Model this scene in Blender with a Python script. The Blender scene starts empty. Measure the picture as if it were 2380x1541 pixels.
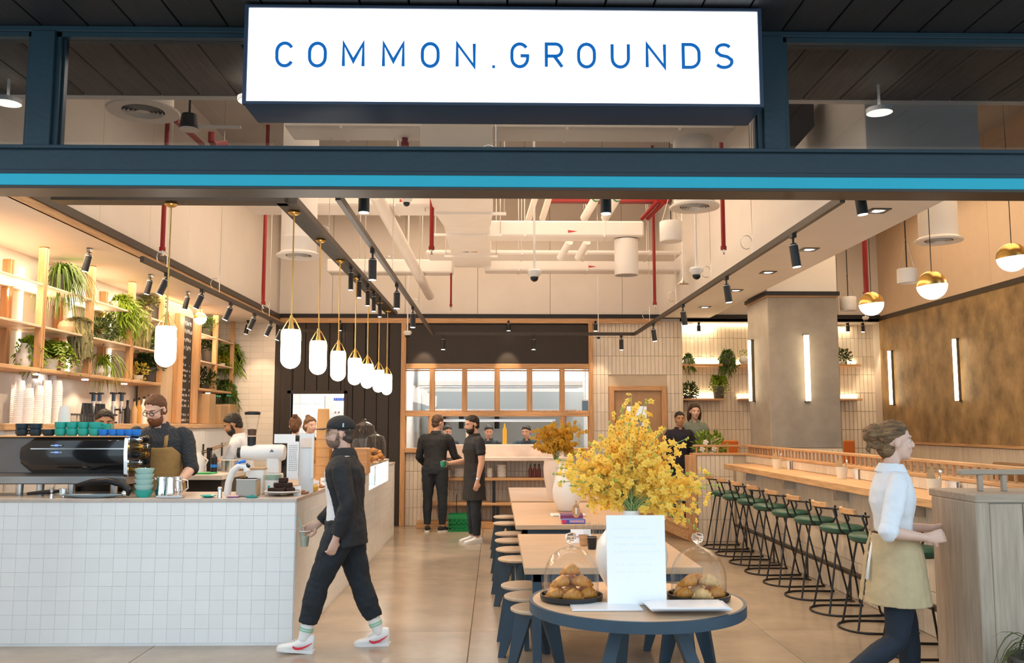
import bpy, bmesh, math, random
from mathutils import Vector, Matrix, Euler
V = Vector
PI = math.pi
random.seed(7)
SC = bpy.context.scene
COL = SC.collection

# ------------------------------------------------------------------ camera
FPX, EYE = 2100.0, 1.68
PITCH = math.atan(216.5 / FPX)
YAW = math.atan(38.0 / FPX * math.cos(PITCH))
cam_d = bpy.data.cameras.new('camera')
cam = bpy.data.objects.new('camera', cam_d)
COL.objects.link(cam)
cam.location = (0, 0, EYE)
cam.rotation_euler = (PI / 2 + PITCH, 0, -YAW)
cam_d.sensor_fit = 'HORIZONTAL'
cam_d.sensor_width = 36.0
cam_d.lens = FPX / 2380.0 * 36.0
cam_d.clip_start, cam_d.clip_end = 0.05, 120
SC.camera = cam
RM = Euler((PI / 2 + PITCH, 0, -YAW)).to_matrix()

def at(px, py, Y=None, Z=None, X=None):
    """the point of the scene seen at a pixel of the photograph, on a plane of known depth, height or side"""
    d = RM @ V(((px - 1190) / FPX, -(py - 770.5) / FPX, -1))
    t = Y / d.y if Y is not None else ((Z - EYE) / d.z if Z is not None else X / d.x)
    return V((0, 0, EYE)) + d * t

# ------------------------------------------------------------------ world, lights, exposure
SC.view_settings.view_transform = 'Standard'
SC.view_settings.look = 'None'
SC.view_settings.gamma = 1
SC.view_settings.use_curve_mapping = False
SC.view_settings.exposure = 0.26
SC.cycles.use_denoising = True
SC.cycles.use_adaptive_sampling = True
SC.cycles.adaptive_threshold = 0.02
SC.cycles.max_bounces = 7
SC.cycles.diffuse_bounces = 4
SC.cycles.glossy_bounces = 4
SC.cycles.transmission_bounces = 8
SC.cycles.transparent_max_bounces = 12
SC.cycles.caustics_reflective = False
SC.cycles.caustics_refractive = False
SC.cycles.sample_clamp_indirect = 4.0
SC.cycles.blur_glossy = 0.5
W = bpy.data.worlds.new('daylight')
SC.world = W
W.use_nodes = True
bgn = W.node_tree.nodes['Background']
bgn.inputs[0].default_value = (0.71, 0.875, 1.0, 1)      # cool daylight of the mall hall outside
bgn.inputs[1].default_value = 1.6

WARM = (1.0, 0.76, 0.53)
WARM2 = (1.0, 0.75, 0.50)
def area(name, loc, sx, sy, power, rot=(0, 0, 0), color=WARM, spread=PI):
    l = bpy.data.lights.new(name, 'AREA')
    l.shape = 'RECTANGLE'; l.size = sx; l.size_y = sy; l.energy = power; l.color = color; l.spread = spread
    o = bpy.data.objects.new(name, l); COL.objects.link(o)
    o.location = loc; o.rotation_euler = rot
    return o
def spot(name, loc, tgt, power, angle=50, blend=0.6, color=WARM2, r=0.03):
    l = bpy.data.lights.new(name, 'SPOT')
    l.energy = power; l.color = color; l.spot_size = math.radians(angle); l.spot_blend = blend; l.shadow_soft_size = r
    o = bpy.data.objects.new(name, l); COL.objects.link(o)
    o.location = loc
    o.rotation_euler = (V(tgt) - V(loc)).to_track_quat('-Z', 'Y').to_euler()
    return o
# added fill lights without fixtures; the last two light kitchen and store room
area('recess_fill', (-0.4, 9.6, 5.0), 5.2, 4.6, 150, color=(1, 0.765, 0.55))
area('recess_fill', (-0.4, 13.2, 5.2), 5.2, 3.0, 75, color=(1, 0.75, 0.53))
area('seating_fill', (5.2, 10.8, 5.0), 2.0, 6.0, 95, color=(1, 0.74, 0.48))
area('bar_fill', (-4.15, 10.5, 3.392), 0.7, 7.5, 130, color=(1, 0.74, 0.49))
area('bulkhead_fill', (3.2, 10.8, 3.45), 0.6, 7.0, 55, color=(1, 0.72, 0.46))
area('front_fill', (-0.3, 6.05, 4.02), 5.5, 0.7, 60, color=(1, 0.85, 0.72))
area('upward_fill', (-0.4, 10.6, 3.62), 3.6, 6.0, 24, rot=(PI, 0, 0), color=(1, 0.76, 0.55))
area('kitchen_light', (-0.2, 17.0, 3.25), 4.6, 1.8, 300, color=(1, 0.96, 0.9))
area('store_light', (-2.6, 17.0, 3.2), 1.4, 1.6, 55, color=(1, 0.97, 0.9))

# ------------------------------------------------------------------ materials
MATS = {}
def srgb(r, g, b):
    f = lambda c: (c / 255 / 12.92) if c <= 10 else ((c / 255 + 0.055) / 1.055) ** 2.4
    return (f(r), f(g), f(b))
def mat(name, rgb, rough=0.5, metal=0.0, var=0.0, scale=6.0, stretch=None, bump=0.0, bscale=None, emit=0.0, erGB=None,
        trans=0.0, ior=1.45, alpha=1.0, rnd=0.0, coat=0.0, wood=False, spec=0.5, dark=None, sss=0.0):
    if name in MATS: return MATS[name]
    m = bpy.data.materials.new(name); MATS[name] = m
    m.use_nodes = True
    nt = m.node_tree; N = nt.nodes; L = nt.links
    b = N['Principled BSDF']
    b.inputs['Base Color'].default_value = (*rgb, 1)
    b.inputs['Roughness'].default_value = rough
    b.inputs['Metallic'].default_value = metal
    b.inputs['Specular IOR Level'].default_value = spec
    b.inputs['IOR'].default_value = ior
    b.inputs['Transmission Weight'].default_value = trans
    b.inputs['Alpha'].default_value = alpha
    b.inputs['Coat Weight'].default_value = coat
    if sss:
        b.inputs['Subsurface Weight'].default_value = sss
        b.inputs['Subsurface Radius'].default_value = (0.02, 0.008, 0.004)
    if emit:
        b.inputs['Emission Color'].default_value = (*(erGB or rgb), 1)
        b.inputs['Emission Strength'].default_value = emit
    if var or bump or rnd or wood:
        tc = N.new('ShaderNodeTexCoord')
        mp = N.new('ShaderNodeMapping')
        L.new(tc.outputs['Object'], mp.inputs[0])
        if stretch: mp.inputs['Scale'].default_value = stretch
        nz = N.new('ShaderNodeTexNoise'); nz.inputs['Scale'].default_value = scale; nz.inputs['Detail'].default_value = 6; nz.inputs['Roughness'].default_value = 0.6
        oi = N.new('ShaderNodeObjectInfo')
        if wood or rnd:
            ad = N.new('ShaderNodeVectorMath'); ad.operation = 'ADD'
            sc_ = N.new('ShaderNodeVectorMath'); sc_.operation = 'SCALE'; sc_.inputs['Scale'].default_value = 37.0
            cb = N.new('ShaderNodeCombineXYZ')
            for k in range(3): L.new(oi.outputs['Random'], cb.inputs[k])
            L.new(cb.outputs[0], sc_.inputs[0]); L.new(mp.outputs[0], ad.inputs[0]); L.new(sc_.outputs[0], ad.inputs[1])
            L.new(ad.outputs[0], nz.inputs['Vector'])
        else:
            L.new(mp.outputs[0], nz.inputs['Vector'])
        d = dark if dark else tuple(c * (1 - 0.75 * var) for c in rgb)
        if var or wood:
            cr = N.new('ShaderNodeValToRGB')
            cr.color_ramp.elements[0].position = 0.3; cr.color_ramp.elements[1].position = 0.7
            cr.color_ramp.elements[0].color = (*d, 1); cr.color_ramp.elements[1].color = (*[min(1, c * (1 + 0.25 * var)) for c in rgb], 1)
            L.new(nz.outputs['Fac'], cr.inputs[0]); out = cr.outputs[0]
        else:
            rg = N.new('ShaderNodeRGB'); rg.outputs[0].default_value = (*rgb, 1); out = rg.outputs[0]
        if rnd:
            hs = N.new('ShaderNodeHueSaturation')
            mr = N.new('ShaderNodeMapRange'); mr.inputs['To Min'].default_value = 1 - rnd; mr.inputs['To Max'].default_value = 1 + rnd
            L.new(oi.outputs['Random'], mr.inputs['Value']); L.new(mr.outputs[0], hs.inputs['Value']); L.new(out, hs.inputs['Color']); out = hs.outputs[0]
        L.new(out, b.inputs['Base Color'])
        if bump:
            n2 = N.new('ShaderNodeTexNoise'); n2.inputs['Scale'].default_value = bscale or scale * 3; n2.inputs['Detail'].default_value = 4
            L.new(mp.outputs[0], n2.inputs['Vector'])
            bp = N.new('ShaderNodeBump'); bp.inputs['Strength'].default_value = bump; bp.inputs['Distance'].default_value = 0.02
            L.new(n2.outputs['Fac'], bp.inputs['Height']); L.new(bp.outputs[0], b.inputs['Normal'])
    return m
def glass(name, tint=(1, 1, 1), refl=1.0, base=0.035):
    """thin clear glass: see-through with a fresnel sheen"""
    if name in MATS: return MATS[name]
    m = bpy.data.materials.new(name); MATS[name] = m
    m.use_nodes = True
    nt = m.node_tree; N = nt.nodes; L = nt.links
    N.remove(N['Principled BSDF'])
    tr = N.new('ShaderNodeBsdfTransparent'); tr.inputs[0].default_value = (*tint, 1)
    gl = N.new('ShaderNodeBsdfGlossy'); gl.inputs['Roughness'].default_value = 0.02
    lw = N.new('ShaderNodeLayerWeight'); lw.inputs[0].default_value = 0.5
    pw = N.new('ShaderNodeMath'); pw.operation = 'POWER'; pw.inputs[1].default_value = 4.0
    mu = N.new('ShaderNodeMath'); mu.operation = 'MULTIPLY_ADD'; mu.inputs[1].default_value = 0.5 * refl; mu.inputs[2].default_value = base * refl; mu.use_clamp = True
    mx = N.new('ShaderNodeMixShader')
    L.new(lw.outputs['Facing'], pw.inputs[0]); L.new(pw.outputs[0], mu.inputs[0]); L.new(mu.outputs[0], mx.inputs[0]); L.new(tr.outputs[0], mx.inputs[1]); L.new(gl.outputs[0], mx.inputs[2])
    L.new(mx.outputs[0], N['Material Output'].inputs[0])
    return m
def woodm(name, rgb, axis=2, rough=0.45, var=0.45, rnd=0.06, scale=3.0, bump=0.05):
    s = [14, 14, 14]; s[axis] = 1.0
    return mat(name, rgb, rough=rough, var=var, scale=scale, stretch=tuple(s), wood=True, rnd=rnd, bump=bump)

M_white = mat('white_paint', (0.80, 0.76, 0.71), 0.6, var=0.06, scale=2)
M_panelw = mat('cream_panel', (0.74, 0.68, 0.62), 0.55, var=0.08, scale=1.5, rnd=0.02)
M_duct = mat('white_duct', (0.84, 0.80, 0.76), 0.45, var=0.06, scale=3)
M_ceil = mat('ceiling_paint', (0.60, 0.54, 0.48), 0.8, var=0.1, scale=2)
M_black = mat('black_metal', (0.012, 0.012, 0.014), 0.4, var=0.2, scale=8)
M_bronze = mat('dark_bronze', (0.05, 0.038, 0.028), 0.45, var=0.2, scale=8)
M_darkpan = mat('dark_panel', (0.030, 0.021, 0.016), 0.55, var=0.2, scale=3, rnd=0.12)
M_navy = mat('navy_frame', (0.011, 0.034, 0.050), 0.42, var=0.25, scale=4, bump=0.06, bscale=30)
M_turq = mat('turquoise_paint', (0.0, 0.42, 0.58), 0.35, var=0.05, scale=2)
M_soffit = mat('dark_plank', (0.012, 0.014, 0.018), 0.6, var=0.5, scale=3, stretch=(14, 1, 14), wood=True, rnd=0.25, bump=0.15)
M_insoffit = mat('brown_plank', (0.13, 0.10, 0.082), 0.6, var=0.55, scale=3, stretch=(14, 1, 14), wood=True, rnd=0.2, bump=0.15)
M_oak = woodm('oak_upright', (0.60, 0.33, 0.15), 2)
M_oakx = woodm('oak_across', (0.60, 0.34, 0.16), 0)
M_oaky = woodm('oak_along', (0.62, 0.37, 0.18), 1)
M_beechx = woodm('table_wood', (0.60, 0.41, 0.26), 0, var=0.25)
M_beechy = woodm('bench_wood', (0.58, 0.38, 0.22), 1, var=0.25)
M_greywood = woodm('weathered_oak', (0.42, 0.33, 0.25), 2, var=0.35, rough=0.6)
M_greywoodx = woodm('weathered_oak_across', (0.42, 0.33, 0.25), 0, var=0.35, rough=0.6)
M_tilew = mat('white_tile', (0.85, 0.87, 0.88), 0.16, var=0.03, scale=3, rnd=0.02, bump=0.04, bscale=12)
M_grout = mat('grout', (0.82, 0.83, 0.84), 0.9, var=0.1)
M_tilec = mat('cream_tile', (0.72, 0.63, 0.51), 0.28, var=0.12, scale=4, rnd=0.07, bump=0.05, bscale=14)
M_groutc = mat('cream_grout', (0.56, 0.47, 0.36), 0.9, var=0.1)
M_conc = mat('grey_plaster', (0.33, 0.295, 0.25), 0.6, var=0.35, scale=2.2, bump=0.12, bscale=9)
M_gold = mat('ochre_plaster', (0.38, 0.25, 0.115), 0.5, var=0.6, dark=(.15, .095, .042), scale=3.0, stretch=(1, 1.25, 1.0), bump=0.15, bscale=6)
M_steel = mat('steel', (0.62, 0.60, 0.58), 0.25, metal=1.0, var=0.05)
M_chrome = mat('chrome', (0.8, 0.8, 0.8), 0.08, metal=1.0, var=0.03)
M_brass = mat('brass', (0.68, 0.44, 0.14), 0.28, metal=1.0, var=0.1)
M_red = mat('red_pipe', (0.28, 0.012, 0.012), 0.4, var=0.1)
M_glow = mat('lamp_glow', (1, 0.95, 0.88), 0.4, emit=9.0, erGB=(1, 0.93, 0.82))
M_glow2 = mat('lens_glow', (1, 0.97, 0.94), 0.4, emit=14.0, erGB=(1, 0.95, 0.88))
M_strip = mat('strip_glow', (1, 0.9, 0.75), 0.4, emit=6.0, erGB=(1, 0.80, 0.52))
M_tube = mat('tube_glow', (1, 0.97, 0.93), 0.4, emit=10.0, erGB=(1, 0.80, 0.50))
M_sign = mat('sign_glow', (1, 1, 1), 0.4, emit=1.6, erGB=(0.93, 0.97, 1.0))
M_blue = mat('letter_blue', (0.0, 0.03, 0.12), 0.4, emit=1.0, erGB=(0.001, 0.092, 0.33))
M_glass = glass('clear_glass')
M_pane = glass('shop_window_glass', tint=(0.62, 0.64, 0.66), refl=1.6)
M_dome = glass('dome_glass', tint=(0.985, 0.99, 0.99), refl=1.3, base=.012)
M_knob = mat('knob_glass', (1, 1, 1), .02, trans=1.0, ior=1.45)
M_cer = mat('white_ceramic', (0.82, 0.80, 0.77), 0.25, var=0.04)
M_paper = mat('white_card', (0.86, 0.86, 0.87), 0.6, var=0.03)
M_leg = mat('blue_black_leg', (0.030, 0.058, 0.088), 0.45, var=0.2, scale=5)
M_seatw = woodm('stool_wood', (0.55, 0.42, 0.30), 0, var=0.25)
M_green = mat('green_leather', (0.035, 0.115, 0.080), 0.4, var=0.2, scale=7)
M_chalk = mat('chalk', (0.75, 0.73, 0.70), 0.9, var=0.2)
M_teal = mat('teal_glaze', (0.03, 0.42, 0.36), 0.2, var=0.1)
M_navyc = mat('dark_glaze', (0.02, 0.045, 0.065), 0.25, var=0.1)
M_bluec = mat('blue_glaze', (0.02, 0.22, 0.75), 0.25, var=0.1)
M_aqua = mat('pale_aqua', (0.42, 0.66, 0.63), 0.4, var=0.08)
M_kraft = mat('kraft_card', (0.52, 0.34, 0.18), 0.8, var=0.15)
M_plast = mat('white_plastic', (0.78, 0.78, 0.78), 0.35, var=0.04)
M_dgrey = mat('grey_pot', (0.085, 0.078, 0.072), 0.55, var=0.2)
M_soil = mat('soil', (0.04, 0.025, 0.015), 0.95, var=0.3)

# ------------------------------------------------------------------ geometry helpers
class MB:
    """collects shapes in plain coordinates; build() makes ONE mesh object of them"""
    def __init__(s): s.v = []; s.f = []
    def add(s, vs, fs):
        k = len(s.v); s.v += [tuple(v) for v in vs]; s.f += [tuple(i + k for i in f) for f in fs]; return s
    def box(s, a, b):
        x0, y0, z0 = [min(p, q) for p, q in zip(a, b)]; x1, y1, z1 = [max(p, q) for p, q in zip(a, b)]
        return s.add([(x0, y0, z0), (x1, y0, z0), (x1, y1, z0), (x0, y1, z0), (x0, y0, z1), (x1, y0, z1), (x1, y1, z1), (x0, y1, z1)],
                     [(0, 3, 2, 1), (4, 5, 6, 7), (0, 1, 5, 4), (1, 2, 6, 5), (2, 3, 7, 6), (3, 0, 4, 7)])
    def cbox(s, c, sz): return s.box([c[i] - sz[i] / 2 for i in range(3)], [c[i] + sz[i] / 2 for i in range(3)])
    def chbox(s, a, b, c=0.004):
        """box with its six faces inset: chamfered edges, 44 triangles"""
        x0, y0, z0 = [min(p, q) for p, q in zip(a, b)]; x1, y1, z1 = [max(p, q) for p, q in zip(a, b)]
        c = min(c, (x1 - x0) * .45, (y1 - y0) * .45, (z1 - z0) * .45)
        bm = bmesh.new()
        pts = []
        for X, dx in ((x0, c), (x1, -c)):
            for Yy, dy in ((y0, c), (y1, -c)):
                for Zz, dz in ((z0, c), (z1, -c)):
                    pts += [(X, Yy + dy, Zz + dz), (X + dx, Yy, Zz + dz), (X + dx, Yy + dy, Zz)]
        for p in pts: bm.verts.new(p)
        r = bmesh.ops.convex_hull(bm, input=bm.verts[:])
        bmesh.ops.dissolve_limit(bm, angle_limit=0.01, verts=bm.verts[:], edges=bm.edges[:])
        bm.verts.index_update()
        s.add([v.co[:] for v in bm.verts], [[v.index for v in f.verts] for f in bm.faces]); bm.free()
        return s
    def obox(s, p0, p1, w, h, up=(0, 0, 1)):
        """bar of w x h along p0-p1"""
        p0, p1 = V(p0), V(p1); d = (p1 - p0).normalized(); up = V(up)
        if abs(d.dot(up)) > .98: up = V((1, 0, 0))
        r = d.cross(up).normalized(); u = r.cross(d)
        vs = []
        for p in (p0, p1):
            for a, b in ((-1, -1), (1, -1), (1, 1), (-1, 1)): vs.append(p + r * (a * w / 2) + u * (b * h / 2))
        return s.add(vs, [(0, 1, 2, 3), (7, 6, 5, 4), (0, 4, 5, 1), (1, 5, 6, 2), (2, 6, 7, 3), (3, 7, 4, 0)])
    def cyl(s, p0, p1, r0, r1=None, n=16, caps=True):
        p0, p1 = V(p0), V(p1); r1 = r0 if r1 is None else r1
        d = (p1 - p0).normalized(); a = d.orthogonal().normalized(); b = d.cross(a)
        vs = [p + (a * math.cos(t) + b * math.sin(t)) * r for p, r in ((p0, r0), (p1, r1)) for t in [2 * PI * i / n for i in range(n)]]
        fs = [(i, (i + 1) % n, n + (i + 1) % n, n + i) for i in range(n)]
        if caps: fs += [tuple(range(n - 1, -1, -1)), tuple(range(n, 2 * n))]
        return s.add(vs, fs)
    def tube(s, pts, r, n=8, closed=False, caps=True):
        pts = [V(p) for p in pts]; m = len(pts)
        rs = r if isinstance(r, (list, tuple)) else [r] * m
        t0 = (pts[1] - pts[0]).normalized(); a = t0.orthogonal().normalized(); vs = []
        for i, p in enumerate(pts):
            if closed: t = pts[(i + 1) % m] - pts[i - 1]
            else: t = pts[min(i + 1, m - 1)] - pts[max(i - 1, 0)]
            t.normalize(); a = (a - t * a.dot(t)).normalized(); b = t.cross(a)
            vs += [p + (a * math.cos(2 * PI * k / n) + b * math.sin(2 * PI * k / n)) * rs[i] for k in range(n)]
        fs = []
        for i in range(m if closed else m - 1):
            j = (i + 1) % m
            fs += [(i * n + k, i * n + (k + 1) % n, j * n + (k + 1) % n, j * n + k) for k in range(n)]
        if caps and not closed: fs += [tuple(range(n - 1, -1, -1)), tuple(range((m - 1) * n, m * n))]
        return s.add(vs, fs)
    def lathe(s, prof, c=(0, 0, 0), n=24, a0=0, a1=2 * PI):
        """profile of (radius, height) turned about the upright through c"""
        full = abs(a1 - a0 - 2 * PI) < 1e-6
        k = n if full else n + 1; vs = []
        for r, z in prof:
            for i in range(k):
                t = a0 + (a1 - a0) * i / n
                vs.append((c[0] + r * math.cos(t), c[1] + r * math.sin(t), c[2] + z))
        fs = []
        for j in range(len(prof) - 1):
            for i in range(n if not full else n):
                i2 = (i + 1) % k
                if not full and i == n: continue
                fs.append((j * k + i, j * k + i2, (j + 1) * k + i2, (j + 1) * k + i))
        return s.add(vs, fs)
    def ell(s, c, r, n=12, m=8, R=None):
        c = V(c); vs = []; fs = []
        for j in range(1, m):
            p = PI * j / m
            for i in range(n):
                t = 2 * PI * i / n; q = V((r[0] * math.sin(p) * math.cos(t), r[1] * math.sin(p) * math.sin(t), r[2] * math.cos(p)))
                vs.append(c + (R @ q if R else q))
        tp, bt = V((0, 0, r[2])), V((0, 0, -r[2]))
        vs += [c + (R @ tp if R else tp), c + (R @ bt if R else bt)]
        for j in range(m - 2):
            fs += [(j * n + i, (j + 1) * n + i, (j + 1) * n + (i + 1) % n, j * n + (i + 1) % n) for i in range(n)]
        a, b = len(vs) - 2, len(vs) - 1
        fs += [(a, i, (i + 1) % n) for i in range(n)] + [(b, (m - 2) * n + (i + 1) % n, (m - 2) * n + i) for i in range(n)]
        return s.add(vs, fs)
    def prism(s, poly, ax, lo, hi):
        """polygon extruded along axis ax; poly gives the two other coordinates in axis order"""
        n = len(poly)
        def p(q, h): q = list(q); q.insert(ax, h); return tuple(q)
        vs = [p(q, lo) for q in poly] + [p(q, hi) for q in poly]
        return s.add(vs, [tuple(range(n - 1, -1, -1)), tuple(range(n, 2 * n))] + [(i, (i + 1) % n, n + (i + 1) % n, n + i) for i in range(n)])
    def loft(s, rings, caps=True, closed=True):
        n = len(rings[0]); vs = [p for r in rings for p in r]; fs = []
        for i in range(len(rings) - 1):
            fs += [(i * n + k, i * n + (k + 1) % n, (i + 1) * n + (k + 1) % n, (i + 1) * n + k) for k in range(n if closed else n - 1)]
        if caps: fs += [tuple(range(n - 1, -1, -1)), tuple(range((len(rings) - 1) * n, len(rings) * n))]
        return s.add(vs, fs)
    def xf(s, M): s.v = [tuple(M @ V(v)) for v in s.v]; return s
    def shift(s, d): s.v = [(v[0] + d[0], v[1] + d[1], v[2] + d[2]) for v in s.v]; return s
    def mesh(s, name, m, smooth=False):
        me = bpy.data.meshes.new(name); me.from_pydata(s.v, [], s.f); me.validate(verbose=False)
        bm = bmesh.new(); bm.from_mesh(me); bmesh.ops.recalc_face_normals(bm, faces=bm.faces[:]); bm.to_mesh(me); bm.free()
        if m: me.materials.append(m)
        if smooth:
            for p in me.polygons: p.use_smooth = True
            if smooth != True: 
                try: me.set_sharp_from_angle(angle=math.radians(smooth))
                except Exception: pass
        return me
    def build(s, name, m, parent=None, smooth=False, world=False, label=None, kind=None):
        if world and parent is not None: s.shift([-c for c in parent.location])
        o = bpy.data.objects.new(name, s.mesh(name, m, smooth)); COL.objects.link(o)
        if parent is not None: o.parent = parent
        if label: o['label'] = label
        if kind: o['kind'] = kind
        return o
def link(name, me, parent=None, loc=None, rot=None, scale=None):
    o = bpy.data.objects.new(name, me); COL.objects.link(o)
    if parent is not None: o.parent = parent
    if loc is not None: o.location = loc
    if rot is not None: o.rotation_euler = rot
    if scale is not None: o.scale = scale
    return o
def tag(o, label, cat, group=None):
    o['label'] = label; o['category'] = cat
    if group: o['group'] = group
    return o
def thing(name, label, cat, loc=(0, 0, 0), rz=0, group=None):
    o = bpy.data.objects.new(name, None); COL.objects.link(o); o.empty_display_size = 0.1
    o.location = loc; o.rotation_euler = (0, 0, rz)
    return tag(o, label, cat, group)
KIDS = {}
def dup(root, loc, rz, label, group=None, scale=None):
    """a copy of a thing with copies of its parts and sub-parts"""
    if root.name not in KIDS:
        KIDS[root.name] = [(c, [g for g in c.children]) for c in root.children]
    r = root.copy(); COL.objects.link(r); r.location = loc; r.rotation_euler = (0, 0, rz); r['label'] = label
    if group: r['group'] = group
    if scale: r.scale = (scale,) * 3 if not isinstance(scale, (tuple, list)) else scale
    for c, gs in KIDS[root.name]:
        d = c.copy(); COL.objects.link(d); d.parent = r
        for g in gs:
            e = g.copy(); COL.objects.link(e); e.parent = d
    return r
def struct(name, mb, m, smooth=False):
    o = mb.build(name, m, smooth=smooth); o['kind'] = 'structure'; return o
def structroot(name, loc=(0, 0, 0)):
    o = bpy.data.objects.new(name, None); COL.objects.link(o); o.location = loc; o['kind'] = 'structure'; return o
ORD = ['first', 'second', 'third', 'fourth', 'fifth', 'sixth', 'seventh', 'eighth', 'ninth', 'tenth', 'eleventh', 'twelfth', 'thirteenth',
       'fourteenth', 'fifteenth', 'sixteenth']
def tiles(root, org, u, w, nu, nw, tu, tw, th, m, gap=0.004, limit=300, nrm=None, skip=None, name='tile', jit=0.0012, order=None, ch=0.0025):
    """field of nu x nw tiles on the plane org + u,w; every tile an object sharing one mesh; beyond the limit one joined part"""
    u, w = V(u).normalized(), V(w).normalized(); nv = V(nrm) if nrm else u.cross(w)
    R = Matrix((u, w, nv)).transposed()
    me = MB().chbox((-tu / 2 + gap / 2, -tw / 2 + gap / 2, 0), (tu / 2 - gap / 2, tw / 2 - gap / 2, th), ch).mesh(name, m)
    cells = [(i, j) for i in range(nu) for j in range(nw)]
    if skip: cells = [c for c in cells if not skip(V(org) + u * ((c[0] + .5) * tu) + w * ((c[1] + .5) * tw))]
    if order: cells.sort(key=order)
    rest = MB(); rx = random.Random(5)
    base = V(root.location) if root is not None else V((0, 0, 0))
    eul = R.to_euler()
    for k, (i, j) in enumerate(cells):
        c = V(org) + u * ((i + .5) * tu) + w * ((j + .5) * tw) + nv * (rx.random() * jit) - base
        tl = Euler((rx.uniform(-1, 1) * .006, rx.uniform(-1, 1) * .006, 0)).to_matrix()
        if k < limit:
            link(name, me, root, c, (R @ tl).to_euler())
        else:
            a, b = tu / 2 - gap / 2, tw / 2 - gap / 2
            q = R @ tl
            vs = [c + q @ V(p) for p in ((-a, -b, 0), (a, -b, 0), (a, b, 0), (-a, b, 0), (-a + .003, -b + .003, th), (a - .003, -b + .003, th), (a - .003, b - .003, th), (-a + .003, b - .003, th))]
            rest.add(vs, [(4, 5, 6, 7), (0, 1, 5, 4), (1, 2, 6, 5), (2, 3, 7, 6), (3, 0, 4, 7)])
    if rest.v: rest.build(name + 's_beyond', m, root, kind='stuff')
# ================================================================== SETTING
YF, YB, XL, XR = 5.4, 15.35, -4.78, 6.62
RX0, RX1, BX1 = -3.69, 2.80, 3.66          # ceiling recess, right bulkhead
ZS, ZC = 3.40, 5.6
# ---- floor: concrete slabs with sawn joints
M_floor = mat('polished_concrete', (0.40, 0.325, 0.245), 0.2, var=0.42, scale=1.3, rnd=0.03, bump=0.03, bscale=5)
M_joint = mat('floor_joint', (0.20, 0.16, 0.12), 0.8)
fl = struct('floor', MB().box((-7.5, -5, -0.12), (8, 19.5, -0.012)), M_joint)
xs = [-7.5, -5.0, -2.6, -0.2, 2.2, 4.6, 8.0]; ys = [-5, -2, 0.4, 2.8, 5.2, 7.6, 10.0, 12.4, 14.8, 19.5]
for i in range(len(xs) - 1):
    for j in range(len(ys) - 1):
        MB().chbox((xs[i] + .003, ys[j] + .003, -0.03), (xs[i + 1] - .003, ys[j + 1] - .003, 0), .002).build('slab', M_floor, fl)
# ---- ceilings
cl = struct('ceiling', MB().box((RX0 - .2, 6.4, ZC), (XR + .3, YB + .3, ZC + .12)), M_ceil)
MB().box((XL - .2, 6.0, ZS), (RX0, YB, ZS + .1)).build('soffit_board', M_white, cl)
MB().box((RX1, 6.62, 3.50), (BX1, YB, ZC)).build('bulkhead', M_white, cl)
MB().box((RX1, 6.6, 3.50), (BX1, 6.62, ZC)).build('bulkhead_end', mat('bulkhead_end_toned', (.62, .56, .50), .7, var=.06), cl)  # end face coloured darker than the bulkhead to offset the daylight on it
for s0, s1, z0, z1, m in ((RX0 - .02, RX0 + .02, ZS, ZS + .062, M_oaky), (RX0 - .03, RX0 + .035, ZS + .062, ZS + .14, M_bronze)):
    MB().box((s0, 6.55, z0), (s1, YB, z1)).build('edge_trim', m, cl)
def planks(y0, y1, z, m, x0, x1, wd, off, th=0.03):
    r = structroot('ceiling')
    MB().box((x0, y0, z + th), (x1, y1, z + th + .05)).build('ceiling_deck', M_black, r)
    k = math.floor((x0 - off) / wd)
    x = off + k * wd
    while x < x1:
        a, b = max(x + .005, x0), min(x + wd - .005, x1)
        if b - a > .03:
            MB().chbox((a, y0 + .002, z + random.uniform(0, .003)), (b, y1 - .002, z + th), .004).build('plank', m, r)
        x += wd
    return r
o1 = at(192, 47, Z=4.13)
planks(3.2, YF + .06, 4.13, M_soffit, -4.4, 5.2, .287, o1.x)
o2 = at(287, 221, Z=4.10)
planks(YF + .16, 6.52, 4.10, M_insoffit, -4.6, 5.4, .28, o2.x)
# recess end above the plank soffit, outer fascia at the mall side
struct('wall_front', MB().box((XL, 6.52, 4.10), (XR, 6.60, ZC)).box((-6.5, 3.1, 4.13), (7, 3.2, 5.2)), M_white)
struct('wall_front', MB().box((XL - 3, 6.6, ZS), (RX0 - .12, 6.68, ZC)).box((XR, 5.5, 3.3), (XR + 3, 5.58, ZC)), M_white)
# ---- upper walls of the recess with panel seams
def panels(root, p, u, length, z0, z1, wd, m, nrm, first=0.0):
    x = first if first else wd
    x0 = 0
    u = V(u); n = V(nrm)
    while x0 < length - .02:
        x1 = min(x if x > x0 else x0 + wd, length)
        a = V(p) + u * (x0 + .003); b = V(p) + u * (x1 - .003) + n * .02
        MB().chbox((a.x, a.y, z0), (b.x, b.y, z1), .003).build('wall_panel', m, root)
        x0 = x1; x = x0 + wd
wl = structroot('wall_left')
MB().box((XL - .15, 5.55, 0), (XL, YB + .2, ZS + .05)).build('wall_plaster', M_white, wl)
panels(wl, (RX0 - .06, 6.6, 0), (0, 1, 0), YB - 6.6, ZS + .1, ZC, 1.22, M_panelw, (1, 0, 0), .6)
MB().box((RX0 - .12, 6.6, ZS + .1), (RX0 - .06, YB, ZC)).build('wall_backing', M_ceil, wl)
wb = structroot('wall_back')
panels(wb, (RX0, YB - .0, 0), (1, 0, 0), XR - RX0, 3.50, ZC, 1.24, M_panelw, (0, -1, 0), .9)
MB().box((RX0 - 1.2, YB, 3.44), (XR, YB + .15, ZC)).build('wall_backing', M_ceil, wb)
MB().box((RX0, YB - .055, 3.485), (XR, YB - .02, 3.555)).build('edge_trim', M_black, wb)
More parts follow.
